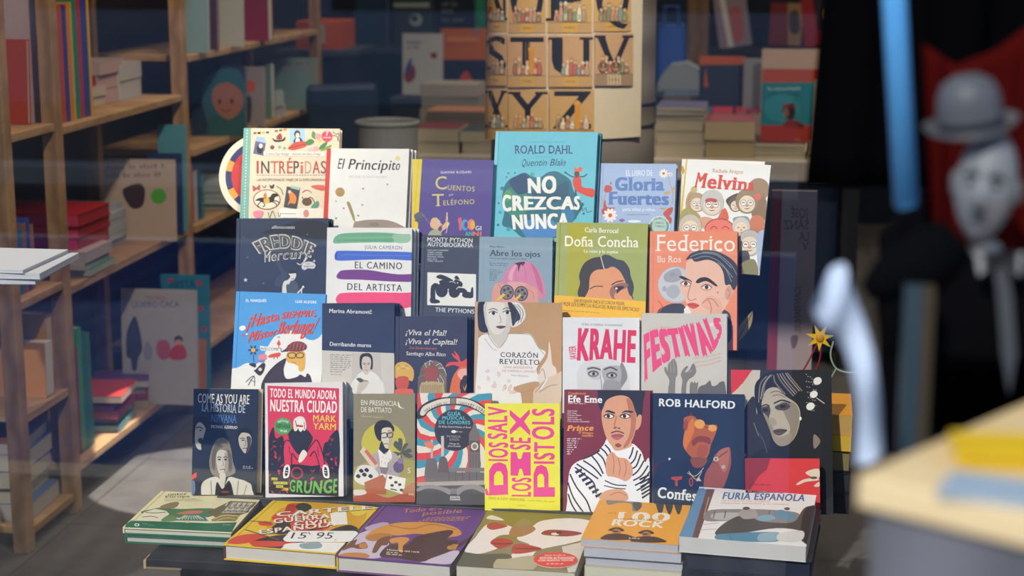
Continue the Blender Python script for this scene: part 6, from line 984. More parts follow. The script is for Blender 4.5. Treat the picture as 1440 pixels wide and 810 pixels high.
# middle shelf of the second bay (z .63)
z = pile([(.02, '3f7a5a', 'a8a89c'), (.018, 'b8b0a4', 'a8a89c'), (.03, 'a89a94', 'b0a49c')], -1.95, 4.45, .632, .26, .20, 'in the white pile under the magenta ones', .02, jit=.01, seed=6)
pile([(.032, 'b02a44', 'a03a44', 'c83a5c'), (.034, '9a1c1c', 'a04038', 'c83a5c'), (.034, '9a1c1c', 'a04038', 'c83a5c')], -1.85, 4.60, .632, .24, .28, 'in the magenta and red pile on the middle shelf', math.pi / 2, hard=True, seed=7)
pile([(.034, '9a1c1c', 'a02a24', 'c83a5c'), (.034, 'a81e1e', 'a02a24', 'c83a5c')], -1.85, 4.60, .7345, .24, .28, 'atop the magenta and red pile', math.pi / 2, hard=True, seed=8)
pile([(.02, '9aa0a8', 'a4a8ac'), (.02, '8a9098', 'a4a8ac'), (.02, '9aa0a8', 'a4a8ac'), (.02, '8a9098', 'a4a8ac'), (.02, 'a8acb0', 'a4a8ac'), (.02, '9aa0a8', 'a4a8ac')], -1.93, 4.95, .632, .20, .20, 'in the grey pamphlet pile on the middle shelf', math.pi / 2, jit=.012, seed=9)
def a_dot(a): a.e('4f9a3a', 223, 276, 11); a.s('3a2c30', 180, 262, 196, 258, 204, 268, 200, 290, 184, 292, 172, 270); a.fine('7a6a60', 150, 238, 232, 236, 6); a.fine('7a6a60', 150, 250, 232, 248, 6)
def faced(label, px0, py0, px1, py1, Y, t, cover, lean=.06, art=None, hard=True, yaw=0.0, pages='cfc8ba', group=None, rest=None):
    """book standing face to the window; its corners measured on the plane Y"""
    a, b = at(px0, py0, Y), at(px1, py1, Y)
    if rest is not None: b.z = rest
    w = b.x - a.x; h = (a.z - b.z); M = Matrix.Translation(((a.x + b.x) / 2, Y, b.z)) @ Matrix.Rotation(yaw, 4, 'Z') @ Matrix.Rotation(-lean, 4, 'X')
    A = None
    if art: A = Art(); art(A)
    return book(label, M, w, h / math.cos(lean), t, cover, pages, hard, None, A, cover_frame(M), group)
faced('beige picture book with a green dot standing on the middle shelf', 142, 224, 246, 318, 5.05, .015, 'b09a88', art=a_dot, rest=.631)
faced('navy picture book standing behind the one with the green dot', 205, 216, 256, 318, 5.16, .012, '1f2d58', rest=.631)
faced('pale teal book peeping up behind the navy picture book', 218, 176, 262, 300, 5.24, .012, '4f8a94', rest=.631)
# lower shelf (z .13)
def a_caca(a): a.t('5a6a9a', 'QUIERO CACA', 185, 432, 252, 432, 8, 'b'); a.t('a8606a', 'YO NO', 205, 422, 232, 422, 6, 'b'); a.s('3a3f50', 178, 470, 184, 452, 190, 445, 196, 462, 200, 490, 194, 505, 192, 520, 186, 520, 184, 505, 178, 500); a.s('b0505a', 220, 495, 222, 480, 236, 480, 240, 500, 228, 506); a.s('8a8890', 202, 490, 208, 480, 214, 492, 212, 505, 204, 505); a.e('2a2a30', 251, 478, 6); a.e('c89070', 251, 482, 5); a.s('b8383a', 243, 488, 258, 486, 262, 504, 240, 505)
faced('white picture book with small figures standing on the lowest shelf', 166, 408, 277, 545, 4.95, .015, 'a8a49c', art=a_caca, rest=.131)
def a_dots(a):
    for x, y in ((280, 398), (282, 434), (286, 463), (240, 395)): a.e('a83a34', x, y, 4)
    a.r('b0682c', 277, 477, 290, 560); a.t('1f4f5a', 'FIESTA', 240, 406, 274, 404, 10, 'B')
faced('teal picture book with red dots behind the white picture book', 222, 388, 295, 545, 5.06, .015, '2f7484', art=a_dots, rest=.131)
spines((('orange yellow', .03, .33, 'b8862c'), ('cream', .02, .30, 'b0a080'), ('maroon', .02, .31, '7a2a30'), ('lime green', .03, .36, '3a8a48'), ('dark teal', .03, .34, '22606a'), ('forest green', .03, .33, '2a6a48')), 4.35, .131, 'spine at the window end of the lowest shelf')
pile([(.02, '3f7a7a', '8a9a94'), (.024, 'b0b0a8'), (.02, 'a03a30', '8a4a40'), (.028, '4a3a6a', '6a4a6a'), (.02, 'a83a34')], -1.94, 4.62, .131, .24, .20, 'in the mixed pile before the white picture book', .1, jit=.02, seed=10)
pile([(.03, 'c8a82c', 'a89a70'), (.02, '9a2a2c', '8a3a30'), (.022, 'b04a30', 'b0a090'), (.02, '5a3a6a')], -1.90, 4.86, .131, .17, .16, 'in the small pile with a red top on the lowest shelf', .35, jit=.012, seed=11)
# little stack out in front at the left edge of the window
YST = 2.75
b = at(52, 372, YST)
def brochures():
    z0 = b.z - .034
    t = thing('plinth', 'narrow white plinth under the brochures at the window edge', 'plinth', (b.x - .36, YST + .09, 0)); m = MB(); m.box((-.09, -.10, 0), (.09, .08, z0 - .012), 'a8a8a4'); m.build('body', t, bevel=.004)
    m = MB(); m.box((-.10, -.11, z0 - .012), (.10, .09, z0), 'b4b4b0'); m.build('top', t, bevel=.002); z = z0 + .0003
    for k, (tt, c, dx, nm) in enumerate(((.010, '8f9496', .0, 'lower white brochure lying at the window edge'), (.010, 'dcdcd8', .010, 'middle white brochure lying at the window edge'), (.006, 'e4e4e0', -.018, 'upper white brochure lying at the window edge'))):
        book(nm, Matrix.Translation((b.x - .225 + dx, YST - .03 + .006 * k, z + tt)) @ Matrix.Rotation(.10 - .05 * k, 4, 'Z') @ RX90, .45, .20, tt, c, 'd8d8d4', False); z += tt + .0006
brochures()
# ================================================================ second bookshelf and what stands on it
faced('pale aqua picture book at the top of the far bookshelf', 258, -6, 293, 76, 5.5, .02, '7f9a98', lean=.05, rest=1.1855)
faced('dark plum book behind the pale aqua one', 285, -20, 306, 70, 5.66, .02, '4a2234', lean=.05, rest=1.1855)
faced('cream picture book standing open on the upper far shelf', 293, -8, 342, 60, 5.85, .015, 'a8a898', lean=.05, rest=1.1855)
faced('tall red binder on the upper far shelf', 338, -16, 378, 54, 6.2, .06, '8a2030', lean=.0, rest=1.1855)
def a_girl(a):
    a.s('2c5a66', 284, 130, 292, 108, 318, 96, 342, 108, 346, 180, 300, 180, 288, 160); a.s('94604a', 298, 140, 302, 122, 322, 116, 340, 130, 341, 150, 324, 168, 306, 158); a.e('2a1a18', 309, 143, 2.2, 3.5); a.e('2a1a18', 326, 142, 2.2, 3.5); a.c('6a2a20', 1.6, 311, 154, 318, 157, 325, 153); a.s('26524c', 292, 185, 296, 162, 322, 168, 344, 160, 346, 190, 294, 190)
faced('picture book of a smiling girl with teal hair', 266, 92, 346, 192, 5.8, .02, '1c2c3c', lean=.05, art=a_girl, rest=.8755)
def a_fig(a): a.s('b8542c', 345, 122, 350, 113, 358, 116, 359, 126, 350, 131); a.s('3a3036', 346, 150, 348, 135, 354, 140, 352, 170, 346, 170)
faced('grey book with an orange figure beside the smiling girl', 343, 94, 372, 190, 6.15, .02, '8a7f7c', lean=.05, art=a_fig, rest=.8755)
faced('slim sage spine leaning by the grey book', 366, 90, 383, 188, 6.4, .05, '5f7a72', lean=.02, rest=.8755)
def a_sage(a): a.fine('4a6a68', 395, 93, 435, 91, 6); a.s('6f8a84', 388, 105, 420, 98, 440, 120, 420, 150, 392, 140)
faced('large faded sage cover leaning on the far shelf', 381, 81, 446, 180, 6.75, .02, '7c867c', lean=.08, art=a_sage, rest=.8755)
pile([(.04, '9aa4a4', 'a8aca8'), (.05, '8a9496', 'a8aca8')], -1.93, 6.45, .8755, .26, .2, 'in the white parcel pile before the sage cover', .3, seed=12)
spines((('red topped', .05, .20, '9a3440'), ('white', .04, .17, 'a0a09c'), ('navy', .035, .17, '2a4470'), ('teal', .035, .15, '3a7a7c')), 5.42, .621, 'spine on the middle level of the far bookshelf')
pile([(.02, '8a9a98', 'a0a8a4'), (.02, '5f8a8a', 'a0a8a4'), (.02, '9aa4a0', 'a0a8a4'), (.02, '4f7a80', 'a0a8a4'), (.02, 'a0a8a4', 'a0a8a4')], -1.92, 5.74, .621, .22, .2, 'in the pale teal pile on the far bookshelf', .1, jit=.012, seed=14)
# ================================================================ middle of the shop
def crate(name, label, cat, px0, py0, px1, py1, Y, d, c, c2, slot=True):
    a, q = at(px0, py0, Y), at(px1, py1, Y); t = thing(name, label, cat, ((a.x + q.x) / 2, Y + d / 2, q.z)); w, h = q.x - a.x, a.z - q.z
    m = MB(); m.box((-w / 2, -d / 2, 0), (w / 2, d / 2, .012), c); m.box((-w / 2, -d / 2, .012), (-w / 2 + .01, d / 2, h), c); m.box((w / 2 - .01, -d / 2, .012), (w / 2, d / 2, h), c); m.box((-w / 2 + .01, d / 2 - .01, .012), (w / 2 - .01, d / 2, h), c); m.box((-w / 2 + .01, -d / 2, .012), (w / 2 - .01, -d / 2 + .01, h), c); m.build('body', t, bevel=.003)
    m = MB(); m.box((-w * .12, -d / 2 - .006, h * .2), (w * .16, -d / 2, h * .9), c2); m.build('card', t)
    return t
def far_stand(label, x0, x1, y, d, z, c='20262e'):
    t = thing('low_cabinet', label, 'cabinet', ((x0 + x1) / 2, y + d / 2, 0)); w = x1 - x0
    m = MB(); m.box((-w / 2, -d / 2, .06), (w / 2, d / 2, z - .03), c); m.build('body', t, bevel=.004); m = MB(); m.box((-w / 2 - .01, -d / 2 - .01, z - .03), (w / 2 + .01, d / 2 + .01, z), '3a4048'); m.build('top', t, bevel=.003); m = MB(); m.box((-w / 2 + .03, -d / 2 + .03, 0), (w / 2 - .03, d / 2, .06), '14181c'); m.build('plinth', t)
    return t
q0, q1 = at(405, 78, 7.4), at(485, 70, 7.4)
far_stand('dark cabinet carrying the orange box deep in the shop', q0.x - .05, q1.x + .05, 7.36, .4, q1.z)
crate('storage_box', 'orange storage box with a pale card on its front', 'box', 416, 30, 478, 70, 7.42, .3, 'b4521c', '9a958c')
def chair(label, x, y, rz, c='1c2a3c'):
    t = thing('office_chair', label, 'chair', Matrix.Translation((x, y, 0)) @ Matrix.Rotation(rz, 4, 'Z'))

    m = MB(); m.box((-.19, -.20, .44), (.19, .22, .50), c); m.build('seat', t, bevel=.03); m = MB(); m.box((-.15, .22, .58), (.15, .27, .98), c); m.build('backrest', t, bevel=.03); m = MB(); m.box((-.03, .25, .47), (.03, .28, .7), '15181c'); m.build('back_bracket', t)
    m = MB(); m.tube([(0, 0, .06), (0, 0, .44)], .028, '2a2d32'); m.build('column', t)
    for k in range(5): a = k * 1.2566; m = MB(); m.tube([(0, 0, .08), (.19 * math.cos(a), .19 * math.sin(a), .05)], .018, '2a2d32'); m.ball((.19 * math.cos(a), .19 * math.sin(a), .028), .027, '15181c', 10, 6); m.build('leg', t)
q = at(530, 200, 6.6)
chair('dark blue office chair in the shadow behind the displays', -1.54, 6.6, .5)
def bin_(label, x, y, r, h, c):
    t = thing('waste_bin', label, 'bin', (x, y, 0)); m = MB(); n = 28
    prof = [(r * .8, 0), (r, h), (r - .008, h), (r * .8 - .008, .01)]
    for k in range(n):
        a0, a1 = 2 * math.pi * k / n, 2 * math.pi * (k + 1) / n
        for (r0, z0), (r1, z1) in zip(prof, prof[1:]): m.add([(r0 * math.cos(a0), r0 * math.sin(a0), z0), (r0 * math.cos(a1), r0 * math.sin(a1), z0), (r1 * math.cos(a1), r1 * math.sin(a1), z1), (r1 * math.cos(a0), r1 * math.sin(a0), z1)], [(0, 1, 2, 3)], c)
        m.add([(0, 0, .0), (r * .8 * math.cos(a0), r * .8 * math.sin(a0), 0), (r * .8 * math.cos(a1), r * .8 * math.sin(a1), 0)], [(0, 2, 1)], c)
    m.build('body', t, smooth=True); m = MB(); m.tube([(r * math.cos(2 * math.pi * k / 28), r * math.sin(2 * math.pi * k / 28), h) for k in range(29)], .008, c); m.build('rim', t)
q = at(545, 180, 6.0); bin_('grey waste bin in the shadow beside the chair', q.x, 6.0, .11, q.z + .02, '6a6c6c')
# ---- back table
TY, TZ = 6.2, .772
bx0, bx1 = at(575, 225, TY).x, at(1215, 225, TY).x
def back_table():
    t = thing('back_table', 'long white edged table behind the pillar covered with book piles', 'table', ((bx0 + bx1) / 2, TY + .55, 0)); w = bx1 - bx0
    m = MB(); m.box((-w / 2, -.55, TZ - .075), (w / 2, .55, TZ), 'b0a69a'); m.build('tabletop', t, bevel=.004); m = MB(); m.box((-w / 2 + .06, -.47, .05), (w / 2 - .06, .5, TZ - .075), '1d2c44'); m.build('apron', t)
    for x in (-w / 2 + .04, w / 2 - .04):
        for y in (-.5, .5): m = MB(); m.box((x - .03, y - .03, 0), (x + .03, y + .03, TZ - .075), '24262c'); m.build('leg', t)
back_table()
def tpile(px0, px1, Y, items, d, desc, seed=0, hard=False, jit=.005, base=TZ, pages='b4aa90', yaw=0):
    a, q = at(px0, 200, Y).x, at(px1, 200, Y).x
    return pile(items, (a + q) / 2, Y, base, q - a, d, desc, yaw, pages, hard, jit=jit, seed=seed)
# left of the pillar
tpile(583, 646, 6.22, [(.045, '8a7a6a'), (.05, '6a3038')], .22, 'in the short pile at the near end of the back table', 1)
tpile(648, 700, 6.22, [(.045, '7a6a5a'), (.042, '3a4048')], .22, 'in the pile touching the pillar on the back table', 2)
zz = tpile(600, 690, 6.55, [(.03, '3a3f48', '5a5a58'), (.03, '8a4a3a', '6a5a54'), (.04, '2a2e38', '6a625a'), (.025, '9a6a54', '6a625a')], .22, 'in the dark pile further back on the back table', 3)
tpile(592, 672, 6.9, [(.05, '6a6258', '8a8274'), (.05, '7a7670', '948c7e'), (.05, '6a6258', '8a8274'), (.05, '8a867e', 'a09a8c')], .22, 'in the grey pile at the back of the back table', 4)
far_stand('dark cabinet behind the back table carrying faced books', at(555, 150, 7.6).x, at(700, 150, 7.6).x, 7.55, .4, at(600, 137, 7.55).z)
def a_white(a): a.t('3a3838', 'MANIFIESTO', 572, 62, 592, 62, 4, 'B'); a.fine('3a3838', 572, 68, 590, 68, 3); a.e('7a2430', 610, 78, 4.6); a.s('7a2a2c', 568, 108, 572, 96, 582, 92, 584, 108, 574, 117); a.s('2a3f74', 570, 98, 576, 84, 579, 82, 578, 96, 574, 106)
faced('white book with a small blue and red drawing faced out in the dark', 565, 47, 622, 134, 7.58, .02, 'a6a6a2', lean=.06, art=a_white)
def a_orange(a): a.r('1c2030', 615, 84, 690, 130); a.r('b8743c', 628, 52, 672, 58); a.fine('7a3a14', 628, 64, 668, 64, 4); a.s('a83c2c', 648, 108, 656, 100, 664, 112, 668, 126, 644, 126); a.p('5a6a8a', 664, 42, 672, 42, 668, 52)
faced('orange and navy book faced out behind the white one', 619, 40, 686, 126, 7.75, .02, 'a8581c', lean=.06, art=a_orange)
far_z = at(600, 36, 8.2).z
faced('black album with a pale emblem on the high far shelf', 553, -8, 608, 64, 8.9, .03, '2a3430', lean=.04, art=lambda a: (a.e('8a948c', 585, 28, 9), a.e('2a3430', 583, 26, 5), a.r('8a948c', 552, 4, 604, 10)), rest=1.0025)
faced('dark album with pale print beside the emblem album', 612, -8, 668, 40, 8.9, .03, '181f24', lean=.04, art=lambda a: (a.fine('6a7474', 622, 8, 645, 8, 5), a.fine('6a7474', 622, 18, 640, 18, 5), a.fine('6a7474', 622, 30, 655, 30, 5)), rest=1.0025)
faced('slim green book at the end of the high far shelf', 668, -8, 682, 38, 8.9, .03, '2a7a58', lean=.04, rest=1.0025)
faced('dark slate panel book on the far shelf', 500, -10, 545, 66, 8.9, .03, '1f3244', lean=.02, rest=1.0025)
def far_shelf(label, px0, px1, py, Y=8.85, d=.3):
    a, q = at(px0, py, Y), at(px1, py, Y); t = thing('wall_shelf', label, 'shelf', ((a.x + q.x) / 2, Y + d / 2, a.z)); w = q.x - a.x
    m = MB(); m.box((-w / 2, -d / 2, -.03), (w / 2, d / 2, 0), '3a4450'); m.build('board', t)
    for x in (-w / 2 + .05, w / 2 - .05): m = MB(); m.box((x - .03, -d / 2 + .02, -a.z), (x + .03, d / 2, -.03), '2a323c'); m.build('upright', t)
far_shelf('far shelf for albums with two tall uprights', 480, 700, 66)
# pine upright deep in the shop
# right of the pillar
tpile(922, 990, 6.25, [(.05, '8a8272', 'c0b498'), (.045, '7a7266', 'c0b498'), (.04, '8a8272', 'c0b498'), (.016, '6a6a6a', 'b8b0a0'), (.016, '4a4a5a', 'b8b0a0'), (.016, '5a5a7a', 'b8b0a0')], .24, 'in the cream paged pile against the pillar', 5, pages='c0b498')
tpile(991, 1062, 6.25, [(.065, '6a5a4a', 'bda878'), (.07, '8a4a54', 'c4b088')], .26, 'of the two thick cream paged books on the back table', 6)
zz = tpile(1062, 1134, 6.25, [(.014, '3a3030', 'c8bc98'), (.014, '3a3030', 'c8bc98'), (.014, '3a3030', 'c8bc98'), (.014, '4a2a28', 'c8bc98')], .24, 'in the thin pile under the teal faced book', 7)
tpile(1137, 1190, 6.25, [(.02, '8a6a3a', 'b8a888'), (.02, '7a5a30', 'b8a888'), (.025, 'a8762c', 'b8a888')], .22, 'in the pile at the dark end of the back table', 8)
def a_teal(a):
    a.r('b04a20', 1060, 96, 1150, 116); a.r('a8321c', 1060, 176, 1150, 200); a.t('c8d8d4', 'The Luminous Republic', 1078, 127, 1126, 126, 4.5, 's'); a.t('17383c', 'ANDRÉS BARBA', 1080, 135, 1126, 134, 4, 'b'); a.e('2f8a94', 1100, 152, 26, 20); a.s('7a1c1c', 1101, 154, 1102, 147, 1116, 146, 1117, 153); a.s('2a1c1a', 1101, 153, 1117, 153, 1118, 162, 1114, 168, 1106, 167, 1102, 160); a.e('8a5a48', 1106, 159, 4, 6); a.s('8a201c', 1102, 179, 1106, 170, 1122, 170, 1131, 179); a.s('4a1a1a', 1120, 170, 1131, 179, 1124, 179)
faced('teal and orange book of a man in a red fez standing on the thin pile', 1072, 97, 1143, 190, 6.28, .03, '1d7a84', lean=.03, art=a_teal, pages='cfc0a0', rest=zz + .0005)
faced('white book with a red band beside the teal and orange book', 1144, 97, 1200, 190, 6.34, .03, 'b0a89c', lean=.03, art=lambda a: a.r('b0201c', 1140, 95, 1205, 112), rest=TZ + .0665)
faced('plain cream card display standing behind the teal and orange book', 1072, 69, 1166, 100, 6.75, .02, 'b49a84', lean=.03, rest=TZ + .0005)
faced('folded grey wallet behind the cream card display', 1046, 82, 1078, 118, 6.85, .03, '7a7c7a', lean=.05, rest=TZ + .0005)
faced('dark book with an orange head band faced out on the back table', 984, 79, 1047, 122, 6.9, .03, '242c3c', lean=.05, art=lambda a: (a.r('a8501c', 980, 78, 1050, 91), a.p('a8501c', 992, 95, 996, 122, 990, 122)), rest=TZ + .0005)
for px0, px1, c, nm in ((925, 960, '8a2a34', 'red'), (962, 1000, '37506a', 'slate blue'), (1000, 1030, '9a2a3c', 'crimson'), (1033, 1050, '8a2a38', 'deep red'), (1051, 1071, '6a2038', 'plum')):
    tpile(px0, px1 - 1, 6.62, [(.042, c, 'a08a80', c), (.044, c, 'a08a80', c), (.042, c, 'a08a80', c)], .26, 'in the %s pile behind the cream paged piles' % nm, 20, jit=.001)
for px0, px1, c, nm in ((930, 985, '4a5a6a', 'grey blue'), (1000, 1060, '2f3f52', 'dark blue')):
    tpile(px0, px1, 7.0, [(.05, c, '6a6258'), (.055, c, '6a6258'), (.052, c, '6a6258')], .24, 'in the %s pile in the last row of the back table' % nm, 21)
# blue bag and grey cloth on a cabinet behind
c0, c1 = at(915, 125, 7.6), at(1000, 125, 7.6)
far_stand('dark cabinet behind the back table carrying the blue bag', c0.x, c1.x, 7.5, .42, c0.z)
def throw():
    a, b_ = at(926, 124, 7.56), at(990, 124, 7.56); w = b_.x - a.x; t = MB()
    t.prism([(-.5 * w, 0), (.5 * w, 0), (.52 * w, .02), (.45 * w, .05), (.36 * w, .09), (.1 * w, .115), (-.25 * w, .105), (-.42 * w, .07), (-.52 * w, .03)], 0, .18, '7f888e', 'xz'); o = t.build('folded_cloth', None, bevel=.012); o.location = ((a.x + b_.x) / 2, 7.56, c0.z); tag(o, 'grey folded cloth heaped before the blue bag', 'cloth')
throw()
def bag():
    a, b_ = at(922, 124, 7.8), at(966, 34, 7.8); w = b_.x - a.x; h = b_.z - c0.z; t = thing('bag', 'blue fabric bag standing behind the grey folded cloth', 'bag', ((a.x + b_.x) / 2, 7.82, c0.z)); m = MB()
    n = 20; prof = [(.5, 0), (.52, .3), (.5, .7), (.46, 1.0)]; V = []; F = []
    for r, z in prof:
        for i_ in range(n): an = 2 * math.pi * i_ / n; V.append((r * w * (abs(math.cos(an)) ** .5) * (1 if math.cos(an) > 0 else -1), .07 * (abs(math.sin(an)) ** .5) * (1 if math.sin(an) > 0 else -1), z * h))
    for j_ in range(3):
        for i_ in range(n): F.append((j_ * n + i_, j_ * n + (i_ + 1) % n, (j_ + 1) * n + (i_ + 1) % n, (j_ + 1) * n + i_))
    F += [tuple(reversed(range(n))), tuple(range(3 * n, 4 * n))]; m.add(V, F, '2a4c94'); m.build('body', t, smooth=False, bevel=.004)
    m = MB(); m.tube([(-.25 * w, -.07, h), (-.22 * w, -.07, h + .08), (.22 * w, -.07, h + .08), (.25 * w, -.07, h)], .008, '22407a'); m.build('handle', t)
bag()
def wall_post():
    a = at(968, 0, 8.2); b_ = at(997, 0, 8.2); m = MB(); m.box((-(b_.x - a.x) / 2, -.04, 0), ((b_.x - a.x) / 2, .04, 2.4), wood('5a4630', '6b5438')); o = m.build('wooden_post'); o.location = ((a.x + b_.x) / 2, 8.2, 0); tag(o, 'brown wooden upright post standing deep in the shop beyond the blue bag', 'post')
wall_post()
# sloped far rack with hanging magazines on the right
def rack():
    a, b2 = at(1000, -40, 8.6), at(1210, 70, 8.6); t = thing('magazine_rack', 'dark sloped magazine rack at the far right of the shop', 'rack', ((a.x + b2.x) / 2, 8.7, 0)); w = b2.x - a.x
    m = MB(); m.box((-w / 2, .05, 0), (w / 2, .12, a.z + .3), '15171c'); m.build('back_panel', t)
    m = MB(); m.box((-w / 2, -.12, b2.z - .03), (w / 2, .05, b2.z), '2a2420'); m.build('ledge', t)
    m = MB(); m.box((-w / 2, -.0, 0), (-w / 2 + .06, .05, b2.z - .03), '2a2420'); m.box((w / 2 - .06, 0, 0), (w / 2, .05, b2.z - .03), '2a2420'); m.build('support', t)
rack()
def hung(label, px0, py0, px1, py1, roll, c, art=None):
    Y = 8.62; a, q = at(px0, py0, Y), at(px1, py1, Y); M = Matrix.Translation(((a.x + q.x) / 2, Y, q.z)) @ Matrix.Rotation(-.06, 4, 'X') @ Matrix.Rotation(roll, 4, 'Y'); A = None
    if art: A = Art(); art(A)
    book(label, M, q.x - a.x, a.z - q.z, .012, c, 'b0a898', False, None, A, cover_frame(M))
hung('pale magazine slanting on the far rack', 1014, -22, 1058, 66, -.16, '8a7a80', lambda a: (a.s('a85a5a', 1022, 20, 1040, 10, 1046, 50, 1030, 60), a.p('c8c4c0', 1008, -20, 1016, -22, 1032, 66, 1024, 66)))
hung('brown red magazine in the middle of the far rack', 1082, 4, 1126, 64, .04, '6a2418', lambda a: (a.r('8a6a44', 1108, 0, 1130, 66), a.s('3a2a20', 1110, 20, 1122, 16, 1124, 44, 1112, 46)))
hung('dark red magazine with a yellow crescent on the far rack', 1134, -14, 1184, 64, -.12, '8a1c1c', lambda a: (a.p('2a1414', 1140, -14, 1184, -14, 1190, 40, 1150, 44), a.e('b8902c', 1168, 20, 10), a.e('4a1a2a', 1173, 17, 9)))
# ---- behind the display, on the right: tall pale display board, paper star flower, dry leaf
def banner():
    Y = 4.35; a, q = at(1086, 268, Y), at(1140, 540, Y); M = Matrix.Translation(((a.x + q.x) / 2, Y, 0)); t = thing('display_board', 'tall pale pink display board with a red edge and faded mirrored writing', 'display board', M); w = q.x - a.x
    m = MB(); m.box((-w / 2, 0, .02), (w / 2, .02, a.z), 'a08e8e'); m.box((-w / 2, -.001, .02), (-w / 2 + w * .22, 0, a.z), '8a3a44')
    A = Art()
    for k, (s_, y_, h_) in enumerate((('ƧOⱭ', 306, 14), ('ИAƧ', 320, 13), ('AJ', 336, 12), ('V', 350, 12))):
        pass
    for k, (s_, x0, x1, y_, h_) in enumerate((('JOSÉ', 1137, 1112, 306, 13), ('SÁNZ', 1137, 1102, 322, 12), ('LA', 1137, 1124, 338, 12), ('V', 1137, 1128, 352, 12))): A.t('6a4a54', s_, x0, y_, x1, y_, -h_ if False else h_, 's')
    A.t('6a5a64', 'JOAN MANUEL', 1122, 470, 1126, 400, -9, 's'); A.s('6a5a64', 1112, 474, 1122, 472, 1120, 486, 1114, 490)
    f = cover_frame(M)
    for e in A.els:
        e_ = (e[0], [[p for p in q_] for q_ in e[1]])
    # a reflection painted as reversed letters, their up direction turned back
    B2 = Art()
    for s_, x0, x1, y_, h_ in (('JOSÉ', 1112, 1137, 306, 13), ('SÁNZ', 1102, 1137, 322, 12), ('LA', 1124, 1137, 338, 12), ('V', 1128, 1137, 352, 12)):
        P = text_polys(s_, 's'); [B2._add('6a4a54', [[(x1 - (x1 - x0) * u, y_ - h_ * v) for u, v in q_] for q_ in Q]) for Q in P]
    P = text_polys('JOAN MANUEL', 's'); [B2._add('6a5a64', [[(1126 - 9 * v, 402 + 66 * u) for u, v in q_] for q_ in Q]) for Q in P]; B2.s('6a5a64', 1112, 474, 1122, 472, 1120, 486, 1114, 490)
    draw(m, B2, f, w, a.z); m.build('board', t)
    m = MB(); m.box((-w / 2 - .02, -.06, 0), (w / 2 + .02, .08, .02), '4a4448'); m.build('base', t)
banner()
def star_flower():
    Y = 3.60; c = at(1153, 475, Y); g = Vector((.075, Y, ZT)); zt = ZT + .003; t = thing('paper_star_flower', 'yellow paper star flower on thin red wires beside the pale board', 'ornament', (g.x, Y, ZT))
    o = Vector((g.x, Y, ZT)); m = MB(); P = []
    for k in range(14): a = 2 * math.pi * k / 14 + .2; r = .030 if k % 2 == 0 else .012; P.append((c.x - o.x + r * math.cos(a), c.z - o.z + r * math.sin(a)))
    m.prism(P, -.002, .002, 'd8b028'); m.build('star', t); m = MB(); m.ball((c.x - o.x, -.003, c.z - o.z), (.009, .004, .009), 'c0862c', 10, 8); m.build('centre', t)
    for dx, col, nm in ((.03, '8a2430', 'wire'), (-.01, '8a2430', 'wire')):
        m = MB(); pts = smooth_pts([(c.x - o.x, c.z - o.z), (c.x - o.x - .02 + dx * .6, c.z - o.z - .06), (dx * .8, .12), (dx, 0)], False, 8); m.tube([(p[0], 0, p[1]) for p in pts], .0018, col, 8); m.build(nm, t)
    m = MB(); e = [at(x, y, Y) for x, y in ((1172, 480), (1168, 500), (1176, 518), (1195, 524), (1215, 520))]; m.tube([(p[0], 0, p[1]) for p in smooth_pts([(p.x - o.x, p.z - o.z) for p in e] , False, 6)], .0018, '8fa88c', 8); m.tube([(e[2].x - o.x, 0, e[2].z - o.z), (.01, 0, .02), (.01, 0, 0)], .0015, '8fa88c', 8); m.build('tendril', t)
    m = MB(); m.tube([(0, 0, 0), (0, 0, .012)], [.03, .025], '3a2a2c', 16); m.build('base', t)
star_flower()
def leaf():
    Y = 3.50; a, q = at(1058, 438, Y), at(1036, 490, Y); z0 = ROWS[2][1]; t = thing('dry_leaf', 'dry beige pointed leaf sticking up beside the beige festival book', 'leaf', (q.x, Y, z0)); m = MB(); L, R = [], []
    for k in range(9):
        u = k / 8; x = (a.x - q.x) * u ** .9; z = (a.z - z0) * u; w = .010 * math.sin(math.pi * min(u * .9 + .1, 1)) + .001; L.append((x - w, z)); R.append((x + w, z))
    m.prism(L + R[::-1], -.001, .001, 'b09a74'); m.build('blade', t); m = MB(); m.tube([((L[k][0] + R[k][0]) / 2, -.002, L[k][1]) for k in range(9)], .0012, '8a7450', 6) if False else m.tube([((L[k][0] + R[k][0]) / 2, -.0015, L[k][1]) for k in range(9)], .0012, '8a7450', 6); m.build('midrib', t)
leaf()
# ================================================================ close to the lens, outside the glass: plinth with books, clown-like figure, drapes
FY = 0.95
def front_plinth():
    zt = at(1205, 668, FY).z; c = at(1205, 668, FY); M = Matrix.Translation((c.x, c.y, 0)) @ Matrix.Rotation(math.radians(-34), 4, 'Z')
    t = thing('plinth', 'grey plinth with a blond wooden top close to the glass', 'plinth', M)
    m = MB(); m.box((.006, .006, 0), (.34, .44, zt - .019), band_mat('grey_plinth', '56565a', '6a6a6e', 3, (1, 0, 0), 3, .8)); m.build('body', t, bevel=.002)
    m = MB(); m.box((0, 0, zt - .019), (.345, .446, zt), wood('c8ac7c', 'd8be90', (1, 0, 0))); m.build('top', t, bevel=.002)
    book('yellow book lying on the blond wooden plinth', M @ Matrix.Translation((.092, .084, zt + .009)) @ Matrix.Rotation(math.radians(34), 4, 'Z') @ RX90, .13, .05, .0085, 'd0aa1c', 'd0b860', True)
    book('pale blue booklet lying before the yellow book', M @ Matrix.Translation((.135, .016, zt + .005)) @ Matrix.Rotation(math.radians(14), 4, 'Z') @ RX90, .17, .038, .005, '8fa0ac', 'a8b0b4', False)
    return M, zt
PM, PZ = front_plinth()
GREY = lambda h: mat(h, .5, .3)
CLOTH = lambda h: mat(h, .95, .02)
